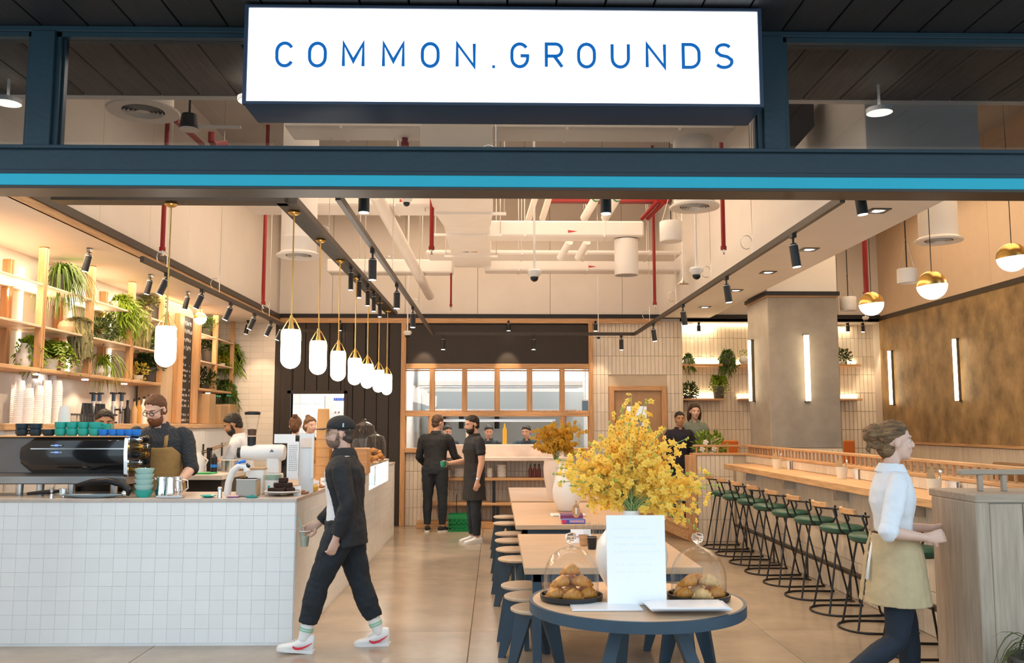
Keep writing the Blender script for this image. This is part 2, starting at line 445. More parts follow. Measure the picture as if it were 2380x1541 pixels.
MB().box((RX0, YB - .05, 3.40), (RX1, YB - .01, 3.485)).build('ledge', M_oakx, wb)
# right recess: bulkhead side panels face the seating, far right wall
wr = structroot('wall_right')
panels(wr, (XR, 5.6, 0), (0, 1, 0), YB - 5.6, 3.53, ZC, 1.3, mat('peach_panel', (0.66, 0.50, 0.36), .55, var=.06, rnd=.02), (-1, 0, 0), 1.0)
MB().box((XR, 5.6, 0), (XR + .15, YB + .6, ZC)).build('wall_backing', M_ceil, wr)
MB().box((XR - .03, 5.6, 3.455), (XR + .0, YB, 3.53)).build('edge_trim', M_bronze, wr)
MB().box((XR - .022, 5.6, 1.41), (XR, YB, 3.455)).build('plaster_panel', M_gold, wr)
MB().box((XR - .045, 5.6, 1.375), (XR, YB, 1.41)).build('dado_rail', M_oaky, wr)
tiles(wr, (XR - .0, YB, 0), (0, -1, 0), (0, 0, 1), 90, 4, .075, .342, .015, M_tilec, limit=120, nrm=(-1, 0, 0), order=lambda c: -c[1] * 200 + abs(c[0] - 55))
# ---- back wall: dark boards, kitchen front, tiled parts
def bx(px): return at(px, 900, Y=YB).x
xd0, xd1, xk1 = bx(653), bx(932), bx(1378)
oz = at(740, 915, Y=YB).z
ox0, ox1 = bx(678), bx(801)
x = xd0
bw = (xd1 - xd0) / 10
for i in range(10):
    a, b = xd0 + i * bw + .004, xd0 + (i + 1) * bw - .004
    m = (a + b) / 2
    if ox0 < m < ox1:
        MB().chbox((a, YB - .035, oz), (b, YB, 3.42), .005).build('board', M_darkpan, wb)
    else:
        if a < ox0 < b: MB().chbox((ox0, YB - .035, oz), (b, YB, 3.42), .005).build('board', M_darkpan, wb); b = ox0
        if a < ox1 < b: MB().chbox((a, YB - .035, oz), (ox1, YB, 3.42), .005).build('board', M_darkpan, wb); a = ox1
        MB().chbox((a, YB - .035, 0), (b, YB, 3.42), .005).build('board', M_darkpan, wb)
MB().box((xd0, YB, oz), (xd1, YB + .12, 3.44)).box((xd0 - 1.4, YB, 0), (ox0, YB + .12, 3.44)).box((ox1, YB, 0), (xd1, YB + .12, 3.44)).build('wall_backing', M_darkpan, wb)
MB().box((ox0 - .06, YB - .05, 0), (ox0, YB + .12, oz + .05)).box((ox1, YB - .05, 0), (ox1 + .05, YB + .12, oz + .05)).box((ox0 - .06, YB - .05, oz), (ox1 + .05, YB + .12, oz + .05)).build('door_jamb', M_darkpan, wb)
# left part of the back wall: cream tile laid flat
tiles(wb, (XL + .0, YB - .0, 0), (1, 0, 0), (0, 0, 1), 5, 34, .208, .10, .004, mat('smooth_cream_tile', (.76, .69, .60), .35, var=.05, rnd=.03), gap=.0012, ch=.0006, limit=60, nrm=(0, -1, 0), order=lambda c: -c[1] + 40 * (c[0] < 3))
MB().box((XL, YB + .001, 0), (xd0, YB + .12, 3.5)).build('wall_backing', M_white, wb)
# kitchen front
zk = lambda py: at(1150, py, Y=YB).z
kx0, kx1 = xd1, xk1
MB().chbox((kx0 + .06, YB - .03, zk(846)), (kx1 - .05, YB, zk(755)), .004).build('dark_fascia', M_darkpan, wb)
MB().box((kx0, YB, zk(846)), (kx1, YB + .12, 3.44)).build('wall_backing', M_darkpan, wb)
for a, b in ((0, .085), (kx1 - kx0 - .075, kx1 - kx0)):
    MB().chbox((kx0 + a, YB - .07, 0 if a == 0 else zk(1050)), (kx0 + b, YB + .06, 3.41), .006).build('door_post', M_oak, wb)
w1 = structroot('window_1')
MB().chbox((kx0 + .085, YB - .08, zk(858)), (kx1 - .075, YB + .06, zk(846)), .005).build('window_head', M_oakx, w1)
MB().chbox((kx0 + .085, YB - .08, zk(968)), (kx1 - .075, YB + .06, zk(957)), .005).build('window_rail', M_oakx, w1)
MB().chbox((kx0 + .085, YB - .1, zk(1052)), (bx(1002), YB + .06, zk(1041)), .005).build('window_sill', M_oakx, w1)
MB().chbox((bx(1304), YB - .1, zk(1052)), (kx1 - .075, YB + .06, zk(1041)), .005).build('window_sill', M_oakx, w1)
cols = [943, 999, 1011, 1074, 1086, 1149, 1162, 1224, 1237, 1300, 1312, 1368]
for i in range(0, 12, 2):
    a, b = bx(cols[i]), bx(cols[i + 1])
    f = MB()
    z0, z1 = zk(957), zk(860)
    f.box((a - .02, YB - .03, z0), (a, YB + .03, z1)).box((b, YB - .03, z0), (b + .02, YB + .03, z1)).box((a, YB - .03, z1 - .02), (b, YB + .03, z1)).box((a, YB - .03, z0), (b, YB + .03, z0 + .02))
    fr = f.build('window_frame', M_oak, w1)
    MB().box((a, YB - .004, z0 + .02), (b, YB + .004, z1 - .02)).build('pane', M_glass, fr)
for a, b in ((999, 1011), (1074, 1086), (1149, 1162), (1224, 1237), (1300, 1312)):
    MB().chbox((bx(a), YB - .075, zk(957)), (bx(b), YB + .05, zk(858)), .004).build('mullion', M_oak, w1)
for a, b in ((999, 1010), (1302, 1313)):
    MB().chbox((bx(a), YB - .075, zk(1050)), (bx(b), YB + .05, zk(968)), .004).build('mullion', M_oak, w1)
for a, b in ((943, 999), (1313, 1368)):
    fr = MB().box((bx(a), YB - .03, zk(1041)), (bx(a) + .02, YB + .03, zk(968))).box((bx(b) - .02, YB - .03, zk(1041)), (bx(b), YB + .03, zk(968))).build('window_frame', M_oak, w1)
    MB().box((bx(a) + .02, YB - .004, zk(1041)), (bx(b) - .02, YB + .004, zk(968))).build('pane', M_glass, fr)
# tiled wall below the kitchen window
MB().box((kx0 + .08, YB + .02, 0), (kx1, YB + .14, zk(1050))).build('wall_backing', M_groutc, wb)
tiles(wb, (kx0 + .09, YB + .02, 0.0), (1, 0, 0), (0, 0, 1), int((kx1 - kx0 - .1) / .068), 4, .068, .30, .016, M_tilec, limit=170, nrm=(0, -1, 0))
# tiled wall with the door, then the niche
dx0, dx1, dz1 = bx(1415), bx(1548), zk(897)
nx0, nx1 = bx(1587), 3.74
MB().box((kx1, YB + .02, 0), (dx0, YB + .14, 3.5)).box((dx1, YB + .02, 0), (nx0, YB + .14, 3.5)).box((dx0, YB + .02, dz1), (dx1, YB + .14, 3.5)).build('wall_backing', M_groutc, wb)
TW, TH = .0665, .318
def door_skip(p): return dx0 - .02 < p.x < dx1 + .02 and p.z < dz1 + .1
nt_ = int((nx0 - kx1) / TW)
tiles(wb, (kx1, YB + .02, 3.48 - 11 * TH), (1, 0, 0), (0, 0, 1), nt_, 11, TW, TH, .016, M_tilec, limit=260, nrm=(0, -1, 0), skip=door_skip, order=lambda c: -c[1])
d1 = structroot('door_1', (dx0, YB, 0))
MB().chbox((0, -.05, 0), (.085, .08, dz1), .005).build('door_frame', M_oak, d1)
MB().chbox((dx1 - dx0 - .085, -.05, 0), (dx1 - dx0, .08, dz1), .005).build('door_frame', M_oak, d1)
MB().chbox((.085, -.05, dz1 - .08), (dx1 - dx0 - .085, .08, dz1), .005).build('door_frame', M_oakx, d1)
dw = dx1 - dx0
zw0, zw1 = zk(990), zk(944)
wx0, wx1 = bx(1456) - dx0, bx(1503) - dx0
lf = MB().box((.085, .01, 0), (wx0, .05, dz1 - .08)).box((wx1, .01, 0), (dw - .085, .05, dz1 - .08)).box((wx0, .01, 0), (wx1, .05, zw0)).box((wx0, .01, zw1), (wx1, .05, dz1 - .08))
lf = lf.build('door_leaf', woodm('door_veneer', (0.44, 0.26, 0.13), 2, var=.2), d1)
MB().box((wx0, .026, zw0), (wx1, .034, zw1)).build('pane', M_glass, lf)
MB().tube([(dw - .15, -.02, .95), (dw - .15, -.06, .95), (dw - .15, -.06, 1.2), (dw - .15, -.02, 1.2)], .012).build('handle', M_steel, lf)
# niche with two lit shelves, to both sides of the column
NB = YB + .32
MB().box((nx0 - .03, YB, 0), (nx0, NB, 3.5)).build('wall_return', M_tilec, wb)
MB().box((nx0, NB + .02, 0), (XR, NB + .1, 3.5)).build('wall_backing', M_groutc, wb)
tiles(wb, (nx0, NB + .02, 3.50 - 11 * TH), (1, 0, 0), (0, 0, 1), 28, 11, .0695, TH, .016, M_tilec, limit=200, nrm=(0, -1, 0), order=lambda c: -c[1])
tiles(wb, (4.55, NB + .02, 3.50 - 11 * TH), (1, 0, 0), (0, 0, 1), 30, 11, .0695, TH, .016, M_tilec, limit=120, nrm=(0, -1, 0), order=lambda c: -c[1])
MB().box((nx0, YB, 3.43), (XR, NB + .02, 3.50)).build('niche_ceiling', M_white, wb)
MB().box((nx0, NB - .05, 3.40), (XR - 1.2, NB - .02, 3.43)).build('light_strip', M_strip, wb)
# ---- column
cy0, cx0, cx1 = 12.3, 3.745, 4.715
pl = structroot('trim_1', (cx0, cy0, 0))
MB().chbox((0, 0, 1.36), (cx1 - cx0, 1.0, 3.44), .01).build('column_plaster', M_conc, pl)
MB().box((-.03, -.03, 3.455), (cx1 - cx0 + .03, 1.03, 3.51)).build('edge_trim', M_black, pl)
MB().box((-.012, -.012, 3.435), (cx1 - cx0 + .012, 1.012, 3.455)).build('edge_trim', M_oakx, pl)
MB().box((0, 0, 3.51), (cx1 - cx0, 1.0, ZC)).build('column_head', M_white, pl)
MB().box((0.0, 0.0, 0), (cx1 - cx0, 1.0, 1.36)).build('column_base', M_groutc, pl)
tiles(pl, (cx0, cy0, 0.0), (1, 0, 0), (0, 0, 1), 14, 4, .0693, .336, .015, M_tilec, nrm=(0, -1, 0), limit=60)
# ---- kitchen and store room beyond the wall
kr = structroot('wall_back')
M_kw = mat('kitchen_white', (0.86, 0.85, 0.82), .5)
MB().box((-2.0, 18.6, 0), (3.3, 18.7, 3.45)).box((3.3, YB + .45, 0), (3.4, 18.7, 3.45)).box((-1.62, YB + .12, 0), (-1.52, 18.6, 3.45)).box((-4.9, 18.6, 0), (-1.9, 18.7, 3.45)).box((-5, YB + .12, 0), (-4.9, 18.7, 3.45)).build('kitchen_wall', M_kw, kr)
MB().box((-5, YB + .12, 3.42), (3.4, 18.7, 3.5)).build('kitchen_ceiling', M_kw, kr)
tiles(kr, (-4.9, 18.6, 0), (1, 0, 0), (0, 0, 1), 10, 11, .3, .3, .01, M_tilew, nrm=(0, -1, 0), limit=60, order=lambda c: -c[1])
# ---- shop front: frame, transom windows
wf = structroot('wall_front', (0, YF, 0))
zf = lambda py: at(1190, py, Y=YF).z
X0, X1 = -4.4, 5.2
beam = MB().chbox((X0, -.02, zf(413)), (X1, .16, zf(401)), .003).chbox((X0, 0, zf(401)), (X1, .16, zf(348)), .004).build('beam', M_navy, wf)
MB().chbox((X0, -.045, zf(440)), (X1, .14, zf(413)), .003).build('turquoise_band', M_turq, wf, label='bright turquoise painted band along the beam')
MB().chbox((X0, -.05, zf(447)), (X1, .16, zf(440)), .002).build('beam_lip', M_bronze, wf)
MB().chbox((X0, -.03, zf(353)), (X1, .03, zf(345)), .002).build('beam_moulding', M_navy, wf)
MB().chbox((X0, 0, zf(80)), (X1, .16, 4.13), .004).build('top_rail', M_navy, wf)
mx = [(-2.86, -2.715), (1.655, 1.79)]
for a, b in mx: MB().chbox((a, -.01, zf(348)), (b, .15, zf(80)), .004).build('mullion', M_navy, wf)
for a, b in ((X0, -4.0), (4.6, X1)): MB().box((a, 0, 0), (b, .18, 4.13)).build('jamb', M_navy, wf)
for n, (a, b) in enumerate(((X0 + .3, mx[0][0]), (mx[0][1], mx[1][0]), (mx[1][1], X1 - .5))):
    w = structroot('window_%d' % (n + 2), (0, YF, 0))
    z0, z1 = zf(348), zf(80)
    f = MB().box((a, .02, z0), (a + .028, .12, z1)).box((b - .028, .02, z0), (b, .12, z1)).box((a, .02, z1 - .028), (b, .12, z1)).box((a, .02, z0), (b, .12, z0 + .022))
    f.box((a + .03, .05, z0 + .024), (a + .042, .09, z1 - .03)).box((b - .042, .05, z0 + .024), (b - .03, .09, z1 - .03))
    f.build('window_frame', M_navy, w)
    MB().box((a + .028, .066, z0 + .022), (b - .028, .074, z1 - .028)).build('pane', M_pane, w)

# ================================================================== SIGN
sx0, sx1 = at(567, 130, Y=5.08).x, at(1771, 130, Y=5.08).x
sz0, sz1 = at(1150, 246, Y=5.08).z, at(1150, 17, Y=5.08).z
sg = thing('sign', 'long backlit white sign box with blue capital letters above the entrance', 'sign', ((sx0 + sx1) / 2, 5.08, sz0))
hw, hh = (sx1 - sx0) / 2, sz1 - sz0
M_signbox = mat('sign_box_navy', (0.028, 0.050, 0.095), .4, var=.15)
MB().chbox((-hw, 0.012, 0), (hw, .33, hh), .006).build('box', M_signbox, sg)
fr = MB().box((-hw, -.012, 0), (-hw + .022, .02, hh)).box((hw - .022, -.012, 0), (hw, .02, hh)).box((-hw + .022, -.012, hh - .016), (hw - .022, .02, hh)).box((-hw + .022, -.012, 0), (hw - .022, .02, .016))
fr.build('frame', M_signbox, sg)
MB().box((-hw + .022, .0, .016), (hw - .022, .011, hh - .016)).build('lit_face', M_sign, sg)
def arc(cx, cy, rx, ry, a0, a1, n=10): return [(cx + rx * math.cos(math.radians(a0 + (a1 - a0) * i / n)), cy + ry * math.sin(math.radians(a0 + (a1 - a0) * i / n))) for i in range(n + 1)]
def glyph(ch, w):
    r = w / 2; k = .38
    if ch == 'O': return [arc(r, 1 - k, r, k, 0, 180) + arc(r, k, r, k, 180, 360) + [(w, k), (w, 1 - k)]]
    if ch == 'C': return [arc(r, 1 - k, r, k, 30, 180) + arc(r, k, r, k, 180, 330)]
    if ch == 'G': return [arc(r, 1 - k, r, k, 35, 180) + arc(r, k, r, k, 180, 360) + [(w, .48), (w * .55, .48)]]
    if ch == 'M': return [[(0, 0), (0, 1), (w / 2, .22), (w, 1), (w, 0)]]
    if ch == 'N': return [[(0, 0), (0, 1), (w, 0), (w, 1)]]
    if ch == 'R': return [[(0, 0), (0, 1), (w * .58, 1)] + arc(w * .6, .735, w * .38, .265, 90, -90) + [(0, .47)], [(w * .5, .47), (w, 0)]]
    if ch == 'U': return [[(0, 1), (0, k)] + arc(r, k, r, k, 180, 360) + [(w, 1)]]
    if ch == 'D': return [[(0, 0), (0, 1), (w * .45, 1)] + arc(w * .45, 1 - k, w * .55, k, 90, 0) + arc(w * .45, k, w * .55, k, 0, -90) + [(0, 0)]]
    if ch == 'S': return [arc(r, .745, r * .92, .255, 35, 200, 9) + [(w * .3, .53), (w * .72, .47)] + arc(r, .255, r, .255, 20, -150, 9)]
    return []
def stroke(mb, pts, t, y0, y1, sx, sz, ox, ozz):
    """flat ribbon of constant width with mitred corners"""
    P = [V((p[0] * sx + ox, p[1] * sz + ozz)) for p in pts]
    q = [P[0]]
    for p in P[1:]:
        if (p - q[-1]).length > 1e-4: q.append(p)
    P = q; closed = (P[0] - P[-1]).length < 1e-3
    if closed: P = P[:-1]
    n = len(P); L_, R_ = [], []
    for i in range(n):
        a = P[i - 1] if (closed or i > 0) else None; b = P[(i + 1) % n] if (closed or i < n - 1) else None
        d0 = (P[i] - a).normalized() if a is not None else None; d1 = (b - P[i]).normalized() if b is not None else None
        d0 = d0 or d1; d1 = d1 or d0
        m = (d0 + d1); m = m.normalized() if m.length > 1e-6 else d0
        nn = V((-m.y, m.x)); c = max(.42, nn.dot(V((-d0.y, d0.x))))
        L_.append(P[i] + nn * (t / 2 / c)); R_.append(P[i] - nn * (t / 2 / c))
    vs = []; 
    for l, r in zip(L_, R_): vs += [(l.x, y0, l.y), (r.x, y0, r.y), (r.x, y1, r.y), (l.x, y1, l.y)]
    fs = []
    for i in range(n if closed else n - 1):
        j = (i + 1) % n
        for k in range(4): fs.append((i * 4 + k, i * 4 + (k + 1) % 4, j * 4 + (k + 1) % 4, j * 4 + k))
    if not closed: fs += [(0, 1, 2, 3), (4 * n - 1, 4 * n - 2, 4 * n - 3, 4 * n - 4)]
    mb.add(vs, fs)
LET = [('C', 640, 684), ('O', 716, 760), ('M', 795, 848), ('M', 888, 941), ('O', 978, 1022), ('N', 1059, 1106), ('.', 1144, 1150), ('G', 1186, 1230), ('R', 1266, 1310),
       ('O', 1341, 1385), ('U', 1419, 1464), ('N', 1500, 1548), ('D', 1584, 1628), ('S', 1660, 1704)]
for ch, a, b in LET:
    xa, xb = at(a, 130, Y=5.08).x, at(b, 130, Y=5.08).x
    pb = 157 + (a - 640) / 1060 * 4
    zb, zt = at(a, pb, Y=5.08).z, at(a, pb - 60, Y=5.08).z
    t = .0185; g = MB()
    if ch == '.':
        g.box((xa - sg.location.x, -.006, zb - sz0), (xb - sg.location.x + .002, .001, zb - sz0 + .017))
    else:
        w = (xb - xa - t) / (zt - zb - t)
        for st in glyph(ch, w): stroke(g, st, t, -.006, .001, zt - zb - t, zt - zb - t, xa + t / 2 - sg.location.x, zb + t / 2 - sz0)
    g.build('letter', M_blue, sg)
for px in (640, 1690):
    xx = at(px, 10, Y=5.2).x - sg.location.x
    MB().box((xx - .02, .1, hh), (xx + .02, .14, 4.13 - sz0)).build('hanger', M_navy, sg)
# ================================================================== CEILING SERVICES
def cyl_duct(name, label, px, py_bot, Y, r, ztop, grille=True, flange=True):
    c = at(px, py_bot, Y=Y)
    t = thing(name, label, 'air diffuser', (c.x, c.y, c.z))
    MB().lathe([(r, .03), (r, ztop - c.z)], n=28).build('drum', M_duct, t, smooth=40)
    if flange:
        MB().lathe([(r * .72, .012), (r * 1.22, 0), (r * 1.25, .018), (r * 1.0, .05), (r * .8, .05)], n=32).build('flange', M_duct, t, smooth=30)
        for k, q in enumerate((.68, .54, .40, .27)):
            MB().lathe([(r * q, .0), (r * (q - .055), .02), (r * (q - .055), .026), (r * q, .006)], n=28).build('louvre', M_duct, t, smooth=30)
        MB().lathe([(0.0001, .006), (r * .2, .008), (r * .2, .04), (0.0001, .04)], n=20).build('boss', M_duct, t, smooth=30)
        MB().lathe([(0.0001, .045), (r * .82, .045), (r * .82, .06), (0.0001, .06)], n=24).build('backing', mat('duct_dark', (.08, .08, .08), .7), t)
    return t
cyl_duct('ceiling_diffuser', 'round white ceiling diffuser with ring louvres behind the left transom window', 333, 262, 7.4, .235, ZC)
cyl_duct('ceiling_diffuser', 'round white diffuser on a thick drum left of the pendant rail', 694, 597, 9.4, .185, ZC)
cyl_duct('ceiling_diffuser', 'round white diffuser right of the short hanging pipes, above a dome camera', 1614, 484, 8.6, .195, ZC)
cyl_duct('ceiling_diffuser', 'round white diffuser above the brass globe lamps', 2182, 562, 9.6, .20, ZC)
def arrow_sticker(parent, c, m, s=.06, face='down'):
    mb = MB()
    if face == 'down': mb.add([(c[0] - s, c[1], c[2]), (c[0] + s, c[1] - s * .5, c[2]), (c[0] + s, c[1] + s * .5, c[2])], [(0, 1, 2)])
    else: mb.add([(c[0] - s, c[1], c[2] - s * .3), (c[0] + s, c[1], c[2]), (c[0] - s, c[1], c[2] + s * .3)], [(0, 1, 2)])
    mb.build('airflow_arrow', m, parent)
M_ared = mat('arrow_red', (.55, .05, .04), .5); M_ablue = mat('arrow_blue', (.03, .10, .30), .5)
# main duct running to the back
a, b = at(1012, 470, Z=4.06), at(1143, 470, Z=4.06)
x0, x1 = at(1040, 520, Z=4.06).x - .05, at(1142, 520, Z=4.06).x
t = thing('supply_duct', 'wide white rectangular duct running down the middle of the ceiling', 'duct', ((x0 + x1) / 2, 11, 4.06))
hw_ = (x1 - x0) / 2
MB().chbox((-hw_ - .07, -2.9, 0), (hw_ + .02, -1.0, .5), .008).build('duct_section', M_duct, t)
MB().loft([[(-hw_ - .07, -1.0, 0), (hw_ + .02, -1.0, 0), (hw_ + .02, -1.0, .5), (-hw_ - .07, -1.0, .5)], [(-hw_, -.3, 0), (hw_ - .01, -.3, 0), (hw_ - .01, -.3, .45), (-hw_, -.3, .45)]]).build('duct_section', M_duct, t)
MB().chbox((-hw_, -.3, 0), (hw_ - .02, 2.6, .45), .008).build('duct_section', M_duct, t)
for yy, e in ((-1.0, .12), (.15, .08), (1.6, .03)):
    MB().box((-hw_ - .07 - e, yy - .02, -.03), (hw_ + .05 + e, yy + .02, .0)).build('hanger_bar', M_duct, t)
    for sx in (-hw_ - .07 - e + .02, hw_ + .05 + e - .02): MB().cyl((sx, yy, 0), (sx, yy, ZC - 4.06), .006, n=6).build('hanger_rod', M_steel, t)
for yy in (-1.75, 1.35):
    arrow_sticker(t, (-.09, yy, -.002), M_ablue, .05); arrow_sticker(t, (.03, yy, -.002), M_ared, .05)
def box_duct(label, pxa, pxb, py_bot, Y, h, dep, stick=None, taps=()):
    p, q = at(pxa, py_bot, Y=Y), at(pxb, py_bot, Y=Y)
    t = thing('branch_duct', label, 'duct', ((p.x + q.x) / 2, Y, p.z)); w = (q.x - p.x) / 2
    MB().chbox((-w, 0, 0), (w, dep, h), .02).build('duct_section', M_duct, t)
    n = max(2, int(2 * w / .9))
    for i in range(n):
        xx = -w + (i + .5) * 2 * w / n
        MB().box((xx - .012, -.006, -.006), (xx + .012, dep + .006, h + .006)).build('duct_joint', M_duct, t)
        MB().cyl((xx, dep / 2, h), (xx, dep / 2, ZC - p.z), .006, n=6).build('hanger_rod', M_steel, t)
    if stick is not None: arrow_sticker(t, (stick * w, -.002, h * .3), M_ared, .06, 'front')
    return t
box_duct('white branch duct going right from the wide middle duct, carrying a drop drum', 1128, 1497, 548, 11.2, .20, .34, .1)
box_duct('white branch duct left of the wide middle duct, near the transom', 560, 1036, 476, 9.9, .19, .5, .6)
box_duct('lower white branch duct along the back wall', 758, 1052, 632, 13.5, .20, .34)
box_duct('lower white branch duct by the back wall, right of the middle duct', 1126, 1604, 628, 13.5, .20, .34, .05)
box_duct('peach lit service tray behind the branch ducts', 990, 1585, 590, 12.6, .06, .55)
box_duct('white duct high behind the sign, seen through the middle transom window', 660, 1710, 296, 8.3, .30, .4, .2)
c = at(1456, 640, Y=11.37)
t = thing('drop_drum', 'white round drop drum hanging from the right branch duct', 'air diffuser', (c.x, c.y, c.z))
MB().lathe([(.148, .0), (.152, .012), (.152, .46)], n=28).build('drum', M_duct, t, smooth=40)
MB().lathe([(.0001, .03), (.146, .03), (.146, .012), (.0001, .012)], n=24).build('grille', mat('grille_grey', (.45, .42, .4), .5), t)
# white pipes
def pipe(name, label, p, q, r, m=None, n=14, rings=()):
    t = thing(name, label, 'pipe', tuple(p)); d = V(q) - V(p)
    MB().cyl((0, 0, 0), d, r, n=n).build('pipe', m or M_duct, t, smooth=40)
    for f, mm in rings: MB().cyl(d * (f - .015), d * (f + .015), r * 1.06, n=n).build('pipe_band', mm, t, smooth=40)
    return t
pipe('drain_pipe', 'long white pipe running to the back between the rails', at(872, 450, Z=4.1), at(999, 688, Y=15.1), .075)
M_gband = mat('green_band', (.05, .25, .12), .5)
for px, py, lab in ((1385, 450, 'white pipe with a green band, left of its pair under the red beam'), (1433, 450, 'white pipe with a green band, right of its pair under the red beam')):
    p = at(px, py, Y=11.2); q = at(px - 27, py + 57, Y=11.8); pipe('short_pipe', lab, (p.x + .1, p.y - .3, p.z + .1), q, .055, rings=((.45, M_gband),))
for px, lab in ((1240, 'left'), (1272, 'right')):
    p = at(px + 10, 440, Y=11.6); q = at(px - 12, 510, Y=11.9); pipe('cable_tray', 'cream square conduit above the branch duct, %s of two' % lab, p, q, .05, M_panelw, n=4)
for px, lab in ((1316, 'left'), (1357, 'right')):
    p = at(px + 8, 562, Y=12.2); q = at(px - 14, 600, Y=12.5); pipe('pipe_stub', 'short white pipe stub under the branch duct, %s of two' % lab, p, q, .05)
p, q = at(1268, 461, Y=12), at(1562, 461, Y=12)
t = thing('red_beam', 'red steel beam at the top of the ceiling void', 'beam', tuple((p + q) / 2)); MB().chbox((-(q.x - p.x) / 2, 0, -.05), ((q.x - p.x) / 2, .12, .09), .006).build('flange', M_red, t)
MB().box((-(q.x - p.x) / 2, .05, -.05), ((q.x - p.x) / 2, .07, .3)).build('web', M_red, t)
for a, b, lab in (((1530, 466), (1492, 508), 'upper'), ((1543, 470), (1505, 508), 'lower')):
    pipe('red_brace', 'slanting red brace pipe beside the red beam, %s of two' % lab, at(*a, Y=11.8), at(*b, Y=12.2), .03, M_red)
# sprinkler drops
def sprinkler(px, pyb, Y, lab, r=.024, ztop=ZC, head=True):
    c = at(px, pyb, Y=Y)
    t = thing('sprinkler_pipe', lab, 'pipe', tuple(c))
    MB().cyl((0, 0, .05), (0, 0, ztop - c.z), r, n=10).build('pipe', M_red, t, smooth=40)
    MB().cyl((0, 0, .02), (0, 0, .06), r * 1.35, n=10).build('coupling', M_red, t, smooth=40)
    MB().lathe([(.004, -.03), (.02, -.028), (.008, -.01), (.014, .02)], n=10).build('sprinkler_head', M_steel, t)
sprinkler(377, 588, 9.3, 'red sprinkler drop pipe beside the nearest pendant')
sprinkler(611, 712, 11.6, 'red sprinkler drop pipe left of the second pendant rod')
sprinkler(1003, 585, 9.8, 'red sprinkler drop pipe left of the wide middle duct')
sprinkler(1522, 712, 12.4, 'long red sprinkler drop pipe right of the drop drum', r=.022)
sprinkler(1682, 585, 9.4, 'red sprinkler drop pipe by the right hand rail')
sprinkler(2014, 690, 10.6, 'red sprinkler drop pipe behind the brass globe lamp', r=.03)
sprinkler(941, 345, 8.6, 'red sprinkler pipe under the sign', r=.03)
sprinkler(2037, 285, 8.4, 'red sprinkler drop pipe in the right transom window', r=.04)
sprinkler(1048, 716, 13.6, 'thin red sprinkler drop pipe in front of the back wall', r=.015, ztop=4.0)
p = at(406, 278, Y=9); q = at(470, 336, Y=10.5); pipe('red_branch', 'slanting red pipe behind the left transom window', p, q, .03, M_red)
p = at(492, 308, Y=9); q = at(525, 334, Y=9.2)
t = thing('red_elbow', 'red pipe elbow behind the left transom window', 'pipe', tuple(p)); MB().tube([(0, 0, .0), (0, 0, -.1), (.02, 0, -.13), (q - p)], .035, n=10).build('pipe', M_red, t, smooth=40)
# dark bulkhead and small fittings in the right transom
p = at(1880, 330, Y=8.6)
t = thing('transfer_box', 'grey equipment box with cables behind the right transom window', 'box', tuple(at(1985, 290, Y=8.0))); MB().chbox((-.1, 0, -.06), (.1, .3, .25), .01).build('case', M_duct, t); MB().tube([(.05, 0, -.02), (.1, -.03, -.08), (.16, 0, -.02)], .012).build('cable', M_black, t)
t = thing('dark_duct', 'dark slanting duct end behind the right transom window', 'duct', tuple(at(1872, 320, Y=7.4) - V((.12, 0, 0))))
MB().prism([(-.18, -.1), (.02, -.1), (.2, .1), (.2, .42), (.08, .42), (-.18, .06)], 1, 0, .5).build('casing', mat('dark_duct', (.06, .05, .045), .6), t)
t = thing('projector_lamp', 'dark flood lamp on a white arm behind the left transom window', 'lamp', tuple(at(440, 280, Y=7.2)))
MB().cyl((0, 0, -.07), (0, 0, .05), .075, .06, n=18).build('housing', M_black, t, smooth=40); MB().cyl((0, 0, -.08), (0, 0, -.07), .075, n=18).build('lens', M_cer, t); MB().obox((.06, 0, -.05), (.42, 0, -.055), .03, .02).build('arm', M_duct, t); MB().cyl((0, 0, .05), (0, 0, .6), .01, n=6).build('stem', M_black, t)
# ================================================================== TRACKS AND SPOTS
def rail(label, pts, w=.034, h=.05, m=None, drops=()):
    t = thing('light_rail', label, 'light rail', tuple(pts[0])); o = V(pts[0])
    for i in range(len(pts) - 1):
        MB().obox(V(pts[i]) - o, V(pts[i + 1]) - o, w, h).build('rail_section', m or M_bronze, t)
    for d in drops:
        MB().cyl(V(d) - o, V((d[0], d[1], ZC)) - o, .0035, n=5).build('wire', M_steel, t)
        MB().tube([(d[0] - o.x + .05 * math.cos(k) - .05, d[1] - o.y, d[2] - o.z + .13 + .06 * math.sin(k)) for k in [i * PI / 6 for i in range(11)]], .0035, n=5).build('wire_loop', M_steel, t)
    return t
RA = at(1006, 777, Y=14.2); RB = at(1475, 775, Y=14.2); RZ = (RA.z + RB.z) / 2
XA, XB = RA.x, RB.x
rail('dark U-shaped lighting rail hung over the walkway and the tables', [(XA, 5.58, RZ), (XA, 14.2, RZ), (XB, 14.2, RZ), (XB, 5.58, RZ)],
     drops=[(XB, 7.6, RZ), (XB, 9.1, RZ), (XB, 10.9, RZ), (XB, 12.8, RZ), (XA, 8.6, RZ), (XA, 11.6, RZ)])
XC = at(330, 602, Z=RZ).x; YC0 = at(330, 602, Z=RZ).y
rail('dark lighting rail in front of the plant shelves', [(XC, YC0, RZ), (XC, 13.6, RZ), (XC + .35, 14.0, RZ)], drops=[(XC, YC0 + .6, RZ), (XC, YC0 + 2.2, RZ), (XC, 12.2, RZ)])
PZ = 3.40
XP = at(690, 490, Z=PZ).x; YP0 = at(672, 461, Z=PZ).y + .05
pe = at(130, 462, Y=YP0)
